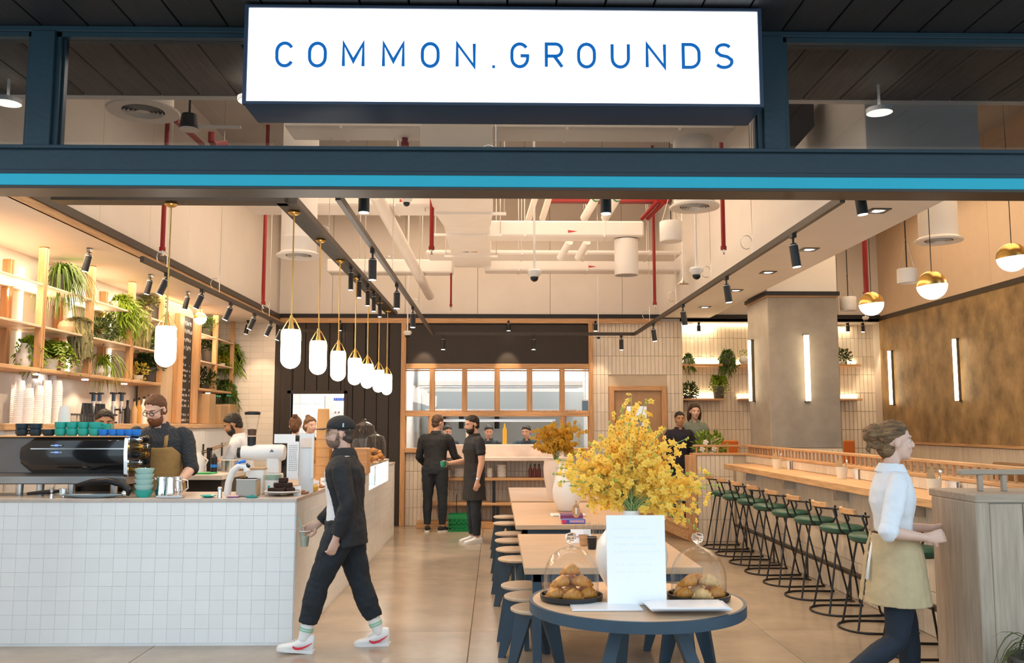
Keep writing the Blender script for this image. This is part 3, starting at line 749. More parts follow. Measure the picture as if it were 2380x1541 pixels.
rail('bronze channel carrying the row of tubular pendants over the counter', [(pe.x, YP0, PZ), (XP, YP0, PZ), (XP, 14.0, PZ)], w=.16, h=.055, drops=[(XP, 8.6, PZ), (XP, 11, PZ)])
def spotlamp(loc, label, tilt=(0, 0, -1), L=.175, r=.033, stem=.05, group=None, base=False):
    t = thing('track_spot', label, 'spotlight', tuple(loc), 0, group)
    d = V(tilt).normalized()
    MB().chbox((-.018, -.03, -.03), (.018, .03, .012), .003).build('bracket', M_black, t)
    j = V((0, 0, -stem))
    MB().cyl((0, 0, -.02), j, .009, n=8).build('stem', M_black, t)
    e = j + d * L
    b = MB().cyl(j - d * .0, j + d * .012, r * .7, n=16).cyl(j + d * .012, e, r, n=18).build('body', M_black, t, smooth=40)
    MB().cyl(j + d * .012, j + d * .016, r * 1.02, n=18).build('ring', M_steel, b)
    MB().cyl(e - d * .004, e + d * .003, r * .86, n=18).build('lens', M_glow2, t)
    return t
gA = 'black cylinder spots on the U-shaped rail'
for k, (px, py) in enumerate(((867, 545), (923, 635), (960, 700))):
    y = at(px, py, X=XA).y
    spotlamp((XA, y, RZ - .025), 'black cylinder spot, %s from the entrance on the left arm of the U-shaped rail' % ORD[k], group=gA, stem=.07)
FY_ = 5.92
rail('dark lighting rail close behind the turquoise band', [(-1.3, FY_, 3.36), (2.9, FY_, 3.36)], drops=[(0, FY_, 3.36)])
for k, px in enumerate((846, 1408, 1997)):
    c = at(px, 470, Y=FY_)
    spotlamp((c.x, FY_, 3.335), 'black cylinder spot close under the turquoise band, %s of three' % ('left', 'middle', 'right')[k], tilt=(.0, 0, -1) if k < 2 else (.12, 0, -1), L=.18, stem=.07, r=.037, group='three spots behind the turquoise band')
for k, (px, py) in enumerate(((1843, 545), (1688, 640), (1587, 705), (1518, 745))):
    y = at(px, py, X=XB).y
    spotlamp((XB, y, RZ - .025), 'black cylinder spot, %s from the entrance on the right arm of the U-shaped rail' % ORD[k], tilt=(.12, 0, -1), group=gA, stem=.07)
for k, px in enumerate((1030, 1240, 1444)):
    spotlamp((at(px, 790, Y=14.2).x, 14.2, RZ - .025), 'black cylinder spot, %s from the left on the cross arm of the U-shaped rail' % ORD[k], group=gA)
for k, (px, py) in enumerate(((816, 622), (835, 650), (855, 672), (869, 690), (883, 706))):
    y = at(px, py, X=XP + .05).y
    spotlamp((XP + .05, y, PZ - .03), 'slim black spot between the pendants, %s from the entrance on the bronze channel' % ORD[k], group='slim spots on the pendant channel', r=.026, L=.2)
for k, (px, py) in enumerate(((388, 640), (470, 678), (537, 703), (592, 728), (630, 748), (655, 760))):
    y = at(px, py, X=XC).y
    spotlamp((XC, y, RZ - .025), 'black spot tilted at the shelves, %s from the entrance on the rail before the plants' % ORD[k], tilt=(-.42, -.06, -1), group='tilted spots on the shelf rail', L=.16)
for k, (px, py) in enumerate(((208, 577), (350, 638), (437, 678), (577, 745))):
    p = at(px, py, Z=ZS)
    y = min(p.y, YB - .4)
    spotlamp((p.x * y / p.y, y, ZS - .012), 'black spot fixed to the low soffit over the plant shelves, %s from the entrance' % ORD[k], tilt=(-.22, 0, -1), group='soffit spots over the shelves', L=.17)
for px, lab in ((1624, 'left of the column'), (1970, 'right of the column, left of two'), (2005, 'right of the column, right of two')):
    spotlamp((at(px, 757, Y=15.42).x, 15.42, 3.424), 'small black spot in the lit tiled niche, %s' % lab, L=.12, stem=.03)
for px, lab in ((790, 'over the dark boards'), (1182, 'over the dark panel, middle'), (1384, 'by the right oak post')):
    spotlamp((at(px, 757, Y=15.2).x, 15.2, 3.42), 'small black spot under the back ledge, %s' % lab, L=.13, stem=.03)
for k, (px, py) in enumerate(((2040, 490), (1880, 580), (1785, 633), (1710, 675), (1638, 714))):
    c = at(px, py, Z=3.497)
    t = thing('downlight', 'recessed square downlight in the white bulkhead, %s from the entrance' % ORD[k], 'downlight', tuple(c), 0, 'recessed downlights in the bulkhead')
    MB().box((-.085, -.085, -.006), (-.05, .085, .002)).box((.05, -.085, -.006), (.085, .085, .002)).box((-.05, -.085, -.006), (.05, -.05, .002)).box((-.05, .05, -.006), (.05, .085, .002)).build('trim_frame', M_bronze, t)
    MB().cyl((0, 0, -.003), (0, 0, .002), .045, n=18).build('lens', M_glow2, t)
for k, px in enumerate((18, 583, 2044)):
    c = at(px, (240, 236, 262)[k], Y=6.2)
    t = thing('disc_downlight', 'glowing disc lamp behind the %s' % ('left edge transom pane', 'left end of the sign', 'right transom window')[k], 'lamp', tuple(c))
    MB().cyl((0, 0, 0), (0, 0, .02), .088, n=24).build('diffuser', mat('disc_glow', (1, 1, .9), .4, emit=2.4, erGB=(1, .97, .80)), t)
    MB().lathe([(.088, -.002), (.092, -.002), (.092, .03), (.088, .03)], n=24).build('rim', M_cer, t)
    MB().cyl((0, 0, .02), (0, 0, 4.1 - c.z), .01, n=6).build('stem', M_cer, t)
# ================================================================== PENDANTS
def pendant(loc_top, zb, label):
    t = thing('tube_pendant', label, 'pendant lamp', tuple(loc_top), 0, 'tubular glass pendants over the counter')
    z = zb - loc_top[2]; r = .077
    MB().lathe([(.0001, .0), (.045, .0), (.05, -.012), (.03, -.03), (.0001, -.032)], n=18).build('canopy', M_brass, t, smooth=40)
    MB().cyl((0, 0, -.02), (0, 0, z + .40), .006, n=8).build('rod', M_brass, t, smooth=40)
    MB().lathe([(.012, z + .42), (.016, z + .36), (.026, z + .31), (.03, z + .27), (.0001, z + .27)], n=16).build('socket_cone', M_brass, t, smooth=40)
    b = MB()
    for s in (-1, 1): b.tube([(s * .012, 0, z + .40), (s * .03, 0, z + .38), (s * .068, 0, z + .31), (s * .079, 0, z + .27), (s * .079, 0, z + .22)], .005, n=6)
    b.build('bracket', M_brass, t, smooth=40)
    pr = [(.0001, z)] + [(r * math.sin(i * PI / 14), z + r - r * math.cos(i * PI / 14)) for i in range(1, 8)] + [(r, z + .29), (r - .006, z + .305), (.03, z + .307), (.0001, z + .307)]
    MB().lathe(pr, n=28).build('glass_tube', M_glow, t, smooth=40)
    return t
pc = at(398, 478, Y=YP0)
pendant((pc.x, YP0, PZ - .028), at(386, 853, Y=YP0).z, 'nearest tubular glass pendant, alone in front of the shelves')
pyb = {672: 857, 735: 871, 784: 886, 821: 895, 852: 903, 878: 912, 899: 918}
for k, (px, py) in enumerate(((676, 492), (737, 557), (785, 605), (826, 645), (853, 675), (878, 702), (900, 722))):
    y = at(px, py, Z=PZ - .03).y
    pxb = list(pyb)[k]
    pendant((XP, y, PZ - .028), at(pxb, pyb[pxb], Y=y).z, 'glowing tubular pendant over the counter, %s from the entrance in the row' % ORD[k])
def globe(px, py, rpx, Y, label, ztop=ZC):
    c = at(px, py, Y=Y); r = rpx * Y / FPX
    t = thing('globe_pendant', label, 'pendant lamp', tuple(c), 0, 'half brass globe pendants')
    a = [i * PI / 20 for i in range(21)]
    R_ = Euler((0, math.radians(-6), 0)).to_matrix().to_4x4()
    MB().lathe([(max(.0001, r * math.sin(q)), -r * math.cos(q)) for q in a[:11]] + [(.0001, 0.0)], n=28).xf(R_).build('glass_half', M_glow, t, smooth=40)
    MB().lathe([(r * 1.01, -.002)] + [(max(.0001, r * 1.01 * math.sin(q)), -r * 1.01 * math.cos(q)) for q in a[10:]], n=28).xf(R_).build('brass_half', M_brass, t, smooth=40)
    MB().cyl((0, 0, r), (0, 0, ztop - c.z), .004, n=6).build('cord', M_black, t)
globe(2025, 706, 28, 10.2, 'smallest brass topped globe pendant, in front of the right back corner')
globe(2166, 663, 34, 8.6, 'brass topped globe pendant second from the right edge, before the ochre wall')
globe(2352, 598, 34, 8.6, 'brass topped globe pendant cut by the right edge of the view')
globe(465, 740, 14.5, 13.0, 'small brass globe lamp in front of the menu board', ztop=ZS)
def drum(px, py, wpx, hpx, Y, label):
    c = at(px, py + hpx / 2, Y=Y); r = wpx * Y / FPX / 2; h = hpx * Y / FPX
    t = thing('drum_speaker', label, 'speaker', tuple(c), 0, 'white drum speakers on cords')
    MB().lathe([(.0001, .01), (r * .9, .01), (r * .94, 0), (r, .015), (r, h - .01), (r * .97, h), (.0001, h)], n=26).build('drum', M_cer, t, smooth=35)
    MB().cyl((0, 0, h), (0, 0, ZC - c.z), .007, n=6).build('cord', M_black, t)
    for s in (-1, 1): MB().cyl((s * r * .8, 0, h), (0, 0, h + .35), .003, n=5).build('sling', M_steel, t)
drum(1560, 538, 54, 48, 10.2, 'white drum speaker under the ceiling, left of the round diffuser')
drum(2109, 641, 46, 34, 9.8, 'white drum speaker between the two brass globes')
drum(1972, 706, 38, 32, 12.6, 'white drum speaker right behind the column')
def camera(px, py, s, Y, label, pole=True, ztop=ZC):
    c = at(px, py, Y=Y); k = s * Y / FPX
    t = thing('security_camera', label, 'camera', tuple(c))
    MB().lathe([(k * .5, 0), (k * .95, k * .5), (k, k * .9), (k * .8, k * 1.1), (.0001, k * 1.1)], n=22).build('housing', M_cer, t, smooth=35)
    MB().ell((0, 0, 0), (k * .58, k * .58, k * .6), 18, 12).build('dome', mat('camera_dome', (.01, .015, .02), .1), t, smooth=True)
    if pole: MB().cyl((0, 0, k), (0, 0, ztop - c.z), k * .16, n=8).build('pole', M_cer, t, smooth=40)
camera(1242, 645, 17, 9.6, 'dome camera on a white pole in front of the branch ducts')
camera(1619, 640, 17, 9.4, 'dome camera on a white pole under the right round diffuser')
camera(945, 472, 14, 9.2, 'dome camera next to the long white pipe')
camera(947, 780, 10, 14.4, 'small dome camera before the dark panel, on a thin pole')
camera(1391, 784, 7, 14.8, 'small dome camera by the right oak post')
camera(1749, 452, 13, 8.0, 'dark dome camera close under the turquoise band')
camera(2012, 744, 8, 14.5, 'small dome camera under the globe lamp at the back')
t = thing('cone_speaker', 'small grey cone speaker hanging from a rod left of a dome camera', 'speaker', tuple(at(1588, 660, Y=11.5)))
MB().lathe([(.075, 0), (.02, .05), (.012, .09), (.0001, .09)], n=18).build('cone', M_steel, t, smooth=40); MB().cyl((0, 0, .08), (0, 0, 1.7), .012, n=8).build('rod', M_cer, t)
# ================================================================== WALL LIGHTS
def walllight(p0, p1, out, label):
    """p0 lower end, p1 upper end on the wall; out: direction away from the wall"""
    p0, p1, out = V(p0), V(p1), V(out)
    t = thing('wall_light', label, 'wall light', tuple(p0)); h = p1.z - p0.z
    s = out.cross(V((0, 0, 1)))
    q = lambda a, b, z: out * a + s * b + V((0, 0, z))
    MB().loft([[q(0, -.02, -.005), q(.05, -.02, -.005), q(.05, .02, -.005), q(0, .02, -.005)], [q(0, -.02, h + .005), q(.05, -.02, h + .005), q(.05, .02, h + .005), q(0, .02, h + .005)]]).build('backplate', M_bronze, t)
    MB().loft([[q(.05 + .035 * math.sin(a), .036 * math.cos(a), z) for a in [i * PI / 8 for i in range(9)]] for z in (0, h)]).build('tube', M_tube, t, smooth=40)
    MB().loft([[q(-.001, -.036, z), q(.05, -.036, z), q(.05, .036, z), q(-.001, .036, z)] for z in (-.012, 0)]).build('end_cap', M_bronze, t)
    MB().loft([[q(-.001, -.036, z), q(.05, -.036, z), q(.05, .036, z), q(-.001, .036, z)] for z in (h, h + .012)]).build('end_cap', M_bronze, t)
zz = lambda px, py, **k: at(px, py, **k)
a = zz(1876, 932, Y=cy0); b = zz(1876, 780, Y=cy0); walllight((a.x, cy0, a.z), (a.x, cy0, b.z), (0, -1, 0), 'upright tube light on the front of the plastered column')
a = zz(1755, 932, X=cx0); b = zz(1755, 790, X=cx0); walllight((cx0, a.y, a.z), (cx0, a.y, b.z), (-1, 0, 0), 'upright tube light on the left side of the plastered column')
a = zz(2080, 940, X=XR - .022); b = zz(2080, 815, X=XR - .022); walllight((XR - .022, a.y, a.z), (XR - .022, a.y, b.z), (-1, 0, 0), 'upright tube light on the ochre wall, next to the corner')
a = zz(2234, 931, X=XR - .022); b = zz(2234, 787, X=XR - .022); walllight((XR - .022, a.y, a.z), (XR - .022, a.y, b.z), (-1, 0, 0), 'taller looking upright tube light on the ochre wall, nearer the entrance')
# light beams of the spots; the last three are added to warm the round table
for (l, tg, pw, an) in (
    ((at(1395, 770, Y=15.1).x, 14.95, 3.3), (at(1395, 900, Y=YB).x, YB, 1.9), 45, 40),
    ((at(2030, 770, Y=15.2).x, 15.25, 3.35), (at(2028, 900, Y=15.6).x, 15.62, 1.8), 60, 40),
    ((at(985, 790, Y=15.0).x, 14.95, 3.1), (at(985, 850, Y=YB).x, YB, 2.6), 20, 50),
    ((at(1180, 790, Y=15.0).x, 14.95, 3.1), (at(1180, 850, Y=YB).x, YB, 2.6), 20, 50),
    ((at(605, 790, Y=14.6).x, 14.5, 3.3), (at(605, 860, Y=YB).x, YB, 2.3), 35, 40),
    ((XB, 7.3, 2.85), (2.9, 7.3, 0), 70, 70), ((XB, 9.0, 2.85), (2.9, 9.0, 0), 70, 70), ((XB, 11.0, 2.85), (2.9, 11.0, 0), 70, 70),
    ((XA, 8.6, 2.85), (-.6, 8.6, 0), 80, 75), ((XA, 10.8, 2.85), (-.6, 10.8, 0), 80, 75), ((XA, 13.2, 2.85), (-.6, 13.4, 0), 70, 75),
    ((.6, 14.1, 2.9), (.6, 14.9, .7), 60, 70), ((-1.0, 14.1, 2.9), (-.9, 14.9, 1.0), 50, 70),
    ((XC, 8.8, 2.85), (-4.6, 8.7, 1.2), 45, 70), ((XC, 10.6, 2.85), (-4.6, 10.5, 1.3), 45, 70), ((XC, 12.6, 2.85), (-4.6, 12.5, 1.3), 45, 70),
    ((XP + .05, 8.9, 3.1), (-1.9, 8.9, 1.1), 45, 70), ((XP + .05, 11.6, 3.1), (-1.9, 11.6, 1.1), 45, 70),
    ((XB, 6.3, 2.85), (.8, 5.0, .9), 60, 45), ((XA, 6.3, 2.85), (.6, 5.0, .9), 70, 45), ((XA, 7.4, 2.85), (.75, 5.2, 1.2), 50, 40)):
    spot('spot_beam', l, tg, pw, an)
# ================================================================== COUNTER
CX, CY, CZ = -1.548, 7.15, 1.11
struct('floor', MB().box((XL, 7.95, 0), (-2.4, 15.0, .17)), mat('bar_platform', (.12, .11, .10), .7))
ct = thing('service_counter', 'long L-shaped counter faced in square white glazed tiles', 'counter', (CX, CY, 0))
MB().box((XL + .01, CY + .0052, 0), (CX - .0052, CY + .72, CZ - .03)).box((CX - .62, CY + .72, 0), (CX - .0052, 11.2, CZ - .03)).box((CX - .62, 11.2, 0), (CX - .0052, 13.25, .858)).box((CX - .62, 13.25, 0), (CX - .0052, 14.07, CZ - .03)).build('core', M_grout, ct, world=True)
TT = .1065
tiles(ct, (XL + .03, CY + .005, .02), (1, 0, 0), (0, 0, 1), 30, 10, TT, TT, .004, M_tilew, gap=.0012, ch=.0009, limit=300, nrm=(0, -1, 0), order=lambda c: -c[0])
tiles(ct, (CX - .005, CY + .006, .02), (0, 1, 0), (0, 0, 1), 64, 10, TT, TT, .004, M_tilew, gap=.0012, ch=.0009, limit=130, nrm=(1, 0, 0), skip=lambda p: 11.2 < p.y < 13.25 and p.z > .84)
M_stone = mat('counter_stone', (.58, .50, .44), .3, var=.25, scale=5)
for a_, b_ in (((XL + .01, CY - .004, CZ - .03), (CX + .004, CY + .72, CZ)), ((CX - .62, CY + .721, CZ - .03), (CX + .004, 11.2, CZ)), ((CX - .62, 13.25, CZ - .03), (CX + .004, 14.07, CZ))): MB().chbox(a_, b_, .003).build('worktop', M_stone, ct, world=True)
MB().box((XL + .01, CY + .004, 0), (CX - .002, CY + .012, .02)).build('plinth', M_grout, ct, world=True)
# lit display case set into the side of the counter
dc = thing('display_case', 'white lit glass display case set into the side of the counter', 'display case', (CX, 11.2, .86))
MB().box((-.60, 0, 0), (0, 2.05, .02)).box((-.60, 0, .30), (.002, 2.05, .33)).box((-.60, 0, .02), (-.58, 2.05, .30)).box((-.58, 0, .02), (0, .02, .30)).box((-.58, 2.03, .02), (0, 2.05, .30)).build('body', M_plast, dc)
MB().box((-.008, .02, .02), (0, 2.03, .30)).build('glass', M_glass, dc)
MB().box((-.09, .04, .285), (-.04, 2.0, .30)).build('light_strip', mat('case_led', (1, 1, 1), .5, emit=12, erGB=(.9, .97, 1)), dc)
MB().box((-.5, .9, .02), (-.05, .98, .29)).build('divider', mat('case_divider', (.55, .62, .62), .4), dc)
area('case_light', (CX - .25, 12.2, 1.14), .3, 1.8, 10, color=(.92, .98, 1))
# back counter along the left wall
bc = thing('back_counter', 'tall white back counter with a wooden top along the left wall', 'counter', (-4.5, 11.5, 0))
MB().box((XL + .01, 7.95, .17), (-4.26, 15.2, 1.63)).build('body', M_white, bc, world=True)
MB().chbox((XL + .01, 7.9, 1.63), (-4.22, 15.25, 1.69), .004).build('worktop', M_oaky, bc, world=True)
for k in range(8):
    d = MB().chbox((-4.262, 8.0 + k * .9, .25), (-4.24, 8.86 + k * .9, 1.58), .004).build('door', M_plast, bc, world=True)
    h = MB().box((-4.24, 8.75 + k * .9, 1.2), (-4.22, 8.77 + k * .9, 1.4)).build('handle', M_black, d); h.data.transform(Matrix.Translation(-bc.location))
# prep table between counter and back counter
pt = thing('prep_table', 'marble topped work table behind the counter, below the till', 'table', tuple(at(490, 1100, Y=9.6)))
pt.location.z = .17
tz = at(490, 1104, Y=9.0).z
MB().chbox((-.9, -.6, tz - .17 - .05), (.3, .2, tz - .17), .004).build('worktop', mat('marble', (.66, .60, .54), .3, var=.3, scale=4), pt)
MB().box((-.86, -.5, 0), (.26, .16, tz - .23)).build('cabinet', M_bronze, pt)
# ================================================================== PLANT SHELVES
SXF = -4.37
def ypx(px): return at(px, 800, X=SXF).y
ZL = [2.22, 2.63, 3.035]
def shelf_unit(label, y0, y1, x0=XL, ztop=ZS, top=True, led=True, lv=ZL):
    t = thing('plant_shelf', label, 'shelf', (x0, y0, lv[0]), 0, 'oak plant shelves on the left wall'); D = SXF - x0; w = y1 - y0; z0 = lv[0]
    for yy in (0, w - .03):
        MB().chbox((D - .07, yy, -.0), (D, yy + .03, ztop - z0), .003).build('post', M_oak, t)
        MB().chbox((.0, yy, -.0), (.08, yy + .03, ztop - z0 - .12), .003).build('post', M_oak, t)
    MB().chbox((0, .0, -.035), (D, w, .0), .003).build('bottom_board', M_oaky, t)
    for z in lv[1:]: MB().chbox((.0, .03, z - z0 - .022), (D - .005, w - .03, z - z0), .003).build('shelf_board', mat('pale_shelf', (.74, .55, .40), .5, var=.1), t)
    MB().box((0, w * .30, .0), (.02, w * .30 + .025, ztop - z0 - .15)).build('light_strip', M_strip, t)
    b = MB()
    for f in (.35,): b.cyl((D * .45, w * f, -.045), (D * .45, w * f, -.035), .035, n=16)
    b.build('under_lamp', M_glow2, t)
    return t
shelf_unit('oak plant shelf cut by the left edge of the view', 7.3, ypx(99))
shelf_unit('oak plant shelf with the long grassy plant, next to the edge one', ypx(99) + .01, ypx(212))
shelf_unit('oak plant shelf in the middle, over the row of taps', ypx(212) + .01, ypx(308))
shelf_unit('narrow oak plant shelf beside the menu board', ypx(308) + .01, ypx(380))
shelf_unit('oak plant shelf past the menu board, nearest', ypx(466), ypx(505))
shelf_unit('oak plant shelf past the menu board, next to the back corner', ypx(505) + .01, YB - .2)
for yy in (ypx(60), ypx(155), ypx(262), ypx(345), ypx(485)):
    spot('shelf_lamp', (SXF - .22, yy, 2.17), (SXF - .22, yy, 0), 7, 120)
    area('shelf_led', (XL + .06, yy - .2, 2.95), .05, .7, 9, rot=(0, math.radians(-90), 0), color=(1, .78, .52))
# ---- foliage
def leafm(name, rgb, var=.5): return mat(name, rgb, .5, var=var, scale=9)
G1 = leafm('leaf_green', (.075, .15, .012)); G2 = leafm('leaf_bright', (.20, .31, .012)); G3 = leafm('leaf_dark', (.040, .075, .012))
G4 = leafm('leaf_grey', (.28, .25, .10)); G5 = leafm('leaf_yellow', (.50, .38, .02)); G6 = leafm('leaf_olive', (.11, .14, .015))
def leaf(mb, p, d, up, L, w):
    d = V(d).normalized(); s = d.cross(V(up)); s = s.normalized() if s.length > 1e-4 else d.orthogonal().normalized()
    n = s.cross(d) * (w * .35)
    p = V(p); q = p + d * L * .5
    mb.add([p, q + s * w / 2 - n, p + d * L, q - s * w / 2 - n, q + n * .6], [(0, 1, 4), (1, 2, 4), (2, 3, 4), (3, 0, 4)])
def foliage(kind, s, rnd, drop=.4, lean=(0, 0), n=None):
    """s: spread (m). origin = rim of the pot"""
    mb = MB(); R = rnd
    if kind == 'trail':
        for k in range(n or 70):
            a = R.uniform(0, 2 * PI); o = V((math.cos(a), math.sin(a), 0)) * s * R.uniform(.25, 1.0) + V((lean[0], lean[1], 0)) * R.random()
            top = V((0, 0, R.uniform(.03, .10) * (1 + s))); end = o + V((0, 0, -drop * R.uniform(.15, 1)))
            pts = []
            for i in range(7):
                f = i / 6; pts.append(V((0, 0, 0)) * (1 - f) ** 2 + (o * .75 + top * 2) * 2 * f * (1 - f) + end * f * f)
            for i in range(6):
                d = pts[i + 1] - pts[i]
                for q in range(2):
                    leaf(mb, pts[i] + d * R.random(), d + V((R.uniform(-1, 1), R.uniform(-1, 1), R.uniform(-.6, .6))) * d.length * .7, (R.uniform(-1, 1), R.uniform(-1, 1), .5), d.length * 1.3, .014 + .012 * R.random())
    elif kind == 'grass':
        for k in range(n or 90):
            a = R.uniform(0, 2 * PI); o = V((math.cos(a), math.sin(a), 0)) * s * R.uniform(.3, 1) + V((lean[0], lean[1], 0)) * R.random()
            h = R.uniform(.06, .16) ; end = o + V((0, 0, -drop * R.uniform(0, 1)))
            w = R.uniform(.008, .014); side = V((-math.sin(a), math.cos(a), 0)) * w; vs = []
            for i in range(8):
                f = i / 7; p = (o * .6 + V((0, 0, h * 2.2))) * 2 * f * (1 - f) + end * f * f
                k2 = (1 - f * .8); vs += [p + side * k2, p - side * k2]
            mb.add(vs, [(2 * i, 2 * i + 1, 2 * i + 3, 2 * i + 2) for i in range(7)])
    elif kind == 'bush':
        for k in range(n or 260):
            d = V((R.gauss(0, 1), R.gauss(0, 1), R.gauss(0, 1))).normalized() * (R.random() ** .4)
            p = V((d.x * s, d.y * s, d.z * s * .85 + s * .55)) + V((lean[0], lean[1], 0)) * R.random()
            leaf(mb, p * .96, d + V((R.uniform(-.6, .6), R.uniform(-.6, .6), R.uniform(-.3, .5))), (R.uniform(-1, 1), R.uniform(-1, 1), 1), s * R.uniform(.25, .42), s * R.uniform(.12, .2))
    elif kind == 'moss':
        for k in range(n or 120):
            a = R.uniform(0, 2 * PI); r0 = s * math.sqrt(R.random()); p = V((r0 * math.cos(a) + lean[0] * .6, r0 * math.sin(a) + lean[1] * .6, .06 * (1 - r0 / s)))
            L = drop * R.uniform(.3, 1); vs = []
            for i in range(6):
                f = i / 5; c = p + V((R.uniform(-.012, .012) + lean[0] * .3 * f, R.uniform(-.012, .012), -L * f)); w = .007
                vs += [c + V((w, w * .5, 0)), c - V((w, w * .5, 0))]
            mb.add(vs, [(2 * i, 2 * i + 1, 2 * i + 3, 2 * i + 2) for i in range(5)])
            leaf(mb, p, (math.cos(a), math.sin(a), .2), (0, 0, 1), .05, .02)
    elif kind == 'fern':
        for k in range(n or 22):
            a = R.uniform(0, 2 * PI); o = V((math.cos(a), math.sin(a), 0)) * s * R.uniform(.6, 1) + V((lean[0], lean[1], 0)) * R.random(); end = o + V((0, 0, -drop * R.uniform(-.2, 1))); h = R.uniform(.1, .22)
            pr = V((0, 0, 0))
            for i in range(1, 11):
                f = i / 10; p = (o * .5 + V((0, 0, h * 2))) * 2 * f * (1 - f) + end * f * f
                d = (p - pr).normalized(); sd = d.cross(V((0, 0, 1))).normalized(); L = .075 * (1.15 - f)
                for q in (-1, 1): leaf(mb, p, sd * q + d * .6 - V((0, 0, .2)), (0, 0, 1), L + .02, .022)
                pr = p
    return mb
POTS = {}
def plant(label, kind, loc, s, gm, pot=('tub', .09, .15, M_dgrey), drop=.4, lean=(0, 0), n=None, name='potted_plant', seed=None):
    R = random.Random(seed if seed is not None else int(abs(loc[0] * 971 + loc[1] * 577 + loc[2] * 131)))
    t = thing(name, label, 'plant', tuple(loc))
    k, r, h, pm = pot
    if k == 'tub': pr = [(.0001, 0), (r * .78, 0), (r * .82, .01), (r, h), (r * .9, h), (r * .86, h - .02), (.0001, h - .02)]
    elif k == 'ball': pr = [(.0001, 0), (r * .5, 0), (r * .9, h * .25), (r, h * .5), (r * .85, h * .8), (r * .5, h), (r * .42, h), (r * .5, h * .9), (.0001, h * .88)]
    elif k == 'jar': pr = [(.0001, 0), (r * .8, 0), (r, h * .15), (r, h * .55), (r * .55, h * .92), (r * .5, h), (r * .42, h), (r * .42, h * .9), (.0001, h * .9)]
    MB().lathe(pr, n=24).build('pot', pm, t, smooth=35)
    MB().cyl((0, 0, h - .04), (0, 0, h - .016), r * .45, n=12).build('soil', M_soil, t)
    f = foliage(kind, s * (1.18 if n is None or n < 400 else 1), R, drop * 1.1, lean, int(n * 1.4) if n else None).shift((0, 0, h - .02))
    lx, ly, lz = loc
    f.v = [(max(v[0], XL + .02 - lx), min(v[1], (15.64 if ly > 15.4 else 15.28) - ly), min(v[2], (3.37 - lz) if lx < RX0 else 9)) for v in f.v]
    o = f.build('foliage', gm, t); o['kind'] = 'stuff'
    return t
SXM = SXF - .17
def sp(px, z, dx=0): p = at(px, 800, X=SXM + dx); return (SXM + dx, p.y, z + .002)
L0, L1, L2 = ZL
plant('white jar with a trailing plant on the lowest board at the left edge', 'trail', sp(60, L0), .10, G2, ('jar', .085, .24, M_cer), .22, (.1, 0), 26)
plant('grey pot with long grassy leaves spilling from the topmost board', 'grass', sp(128, L2), .24, G1, ('tub', .085, .19, M_dgrey), .42, (.16, .14), 170)
plant('peach dome pot with grey hanging moss on the middle board', 'moss', sp(160, L1), .10, G4, ('ball', .12, .16, mat('peach_pot', (.70, .48, .32), .6, var=.1)), .42, (.13, .06), 150)
plant('bright green fern on the lowest board of the second shelf', 'fern', sp(118, L0), .23, G2, ('tub', .08, .12, M_cer), .12, (.05, .06), 34)
plant('fresh green trailing plant on the topmost board of the middle shelf', 'trail', sp(268, L2), .16, G2, ('tub', .08, .11, M_cer), .36, (.18, .12), 90)
plant('dark leafy bush on the middle board of the middle shelf', 'bush', sp(238, L1), .14, G3, ('tub', .07, .08, M_dgrey), n=260)
plant('spider plant arching from a white pot on the lowest board', 'grass', sp(240, L0), .24, G2, ('ball', .09, .14, M_cer), .28, (.10, .08), 60)
plant('dark grey tub with pale green leaves beside the menu board, topmost board', 'bush', sp(352, L2), .13, G6, ('tub', .10, .21, M_dgrey), n=150)
plant('grey hanging moss at the near end of the narrow shelf', 'moss', sp(322, L2, .05), .08, G4, ('tub', .06, .09, M_dgrey), .5, (.06, 0), 110)
plant('dense green bush on the middle board of the narrow shelf', 'bush', sp(342, L1), .16, G1, ('tub', .08, .06, M_dgrey), n=260)
plant('dark round bush in a tall grey tub on the lowest board by the menu board', 'bush', sp(352, L0), .17, G3, ('tub', .13, .2, M_dgrey), n=280)
plant('yellow leaved plant on the lowest board of the narrow shelf', 'bush', sp(325, L0, .08), .11, G5, ('tub', .06, .07, M_cer), n=110)
plant('small green plant in a grey pot on the topmost board past the menu board', 'bush', sp(478, L2), .14, G1, ('tub', .085, .14, M_dgrey), n=160)
plant('big ribbed grey tub with a low dark bush past the menu board', 'bush', sp(488, L1), .15, G3, ('tub', .13, .24, M_dgrey), n=240)
plant('bright trailing plant on the topmost board next to the back corner', 'trail', sp(528, L2 - .14), .17, G2, ('tub', .07, .08, M_cer), .36, (.16, 0), 90)
plant('little yellow green sprout on the middle board next to the back corner', 'bush', sp(518, L1), .09, G5, ('tub', .05, .06, M_cer), n=70)
plant('dark rounded plant on the lowest board past the menu board', 'bush', sp(478, L0), .17, G3, ('tub', .08, .08, M_dgrey), n=220)
plant('dark drooping plant on the lowest board next to the back corner', 'trail', sp(523, L0), .16, G1, ('tub', .07, .12, M_dgrey), .38, (.14, 0), 80)
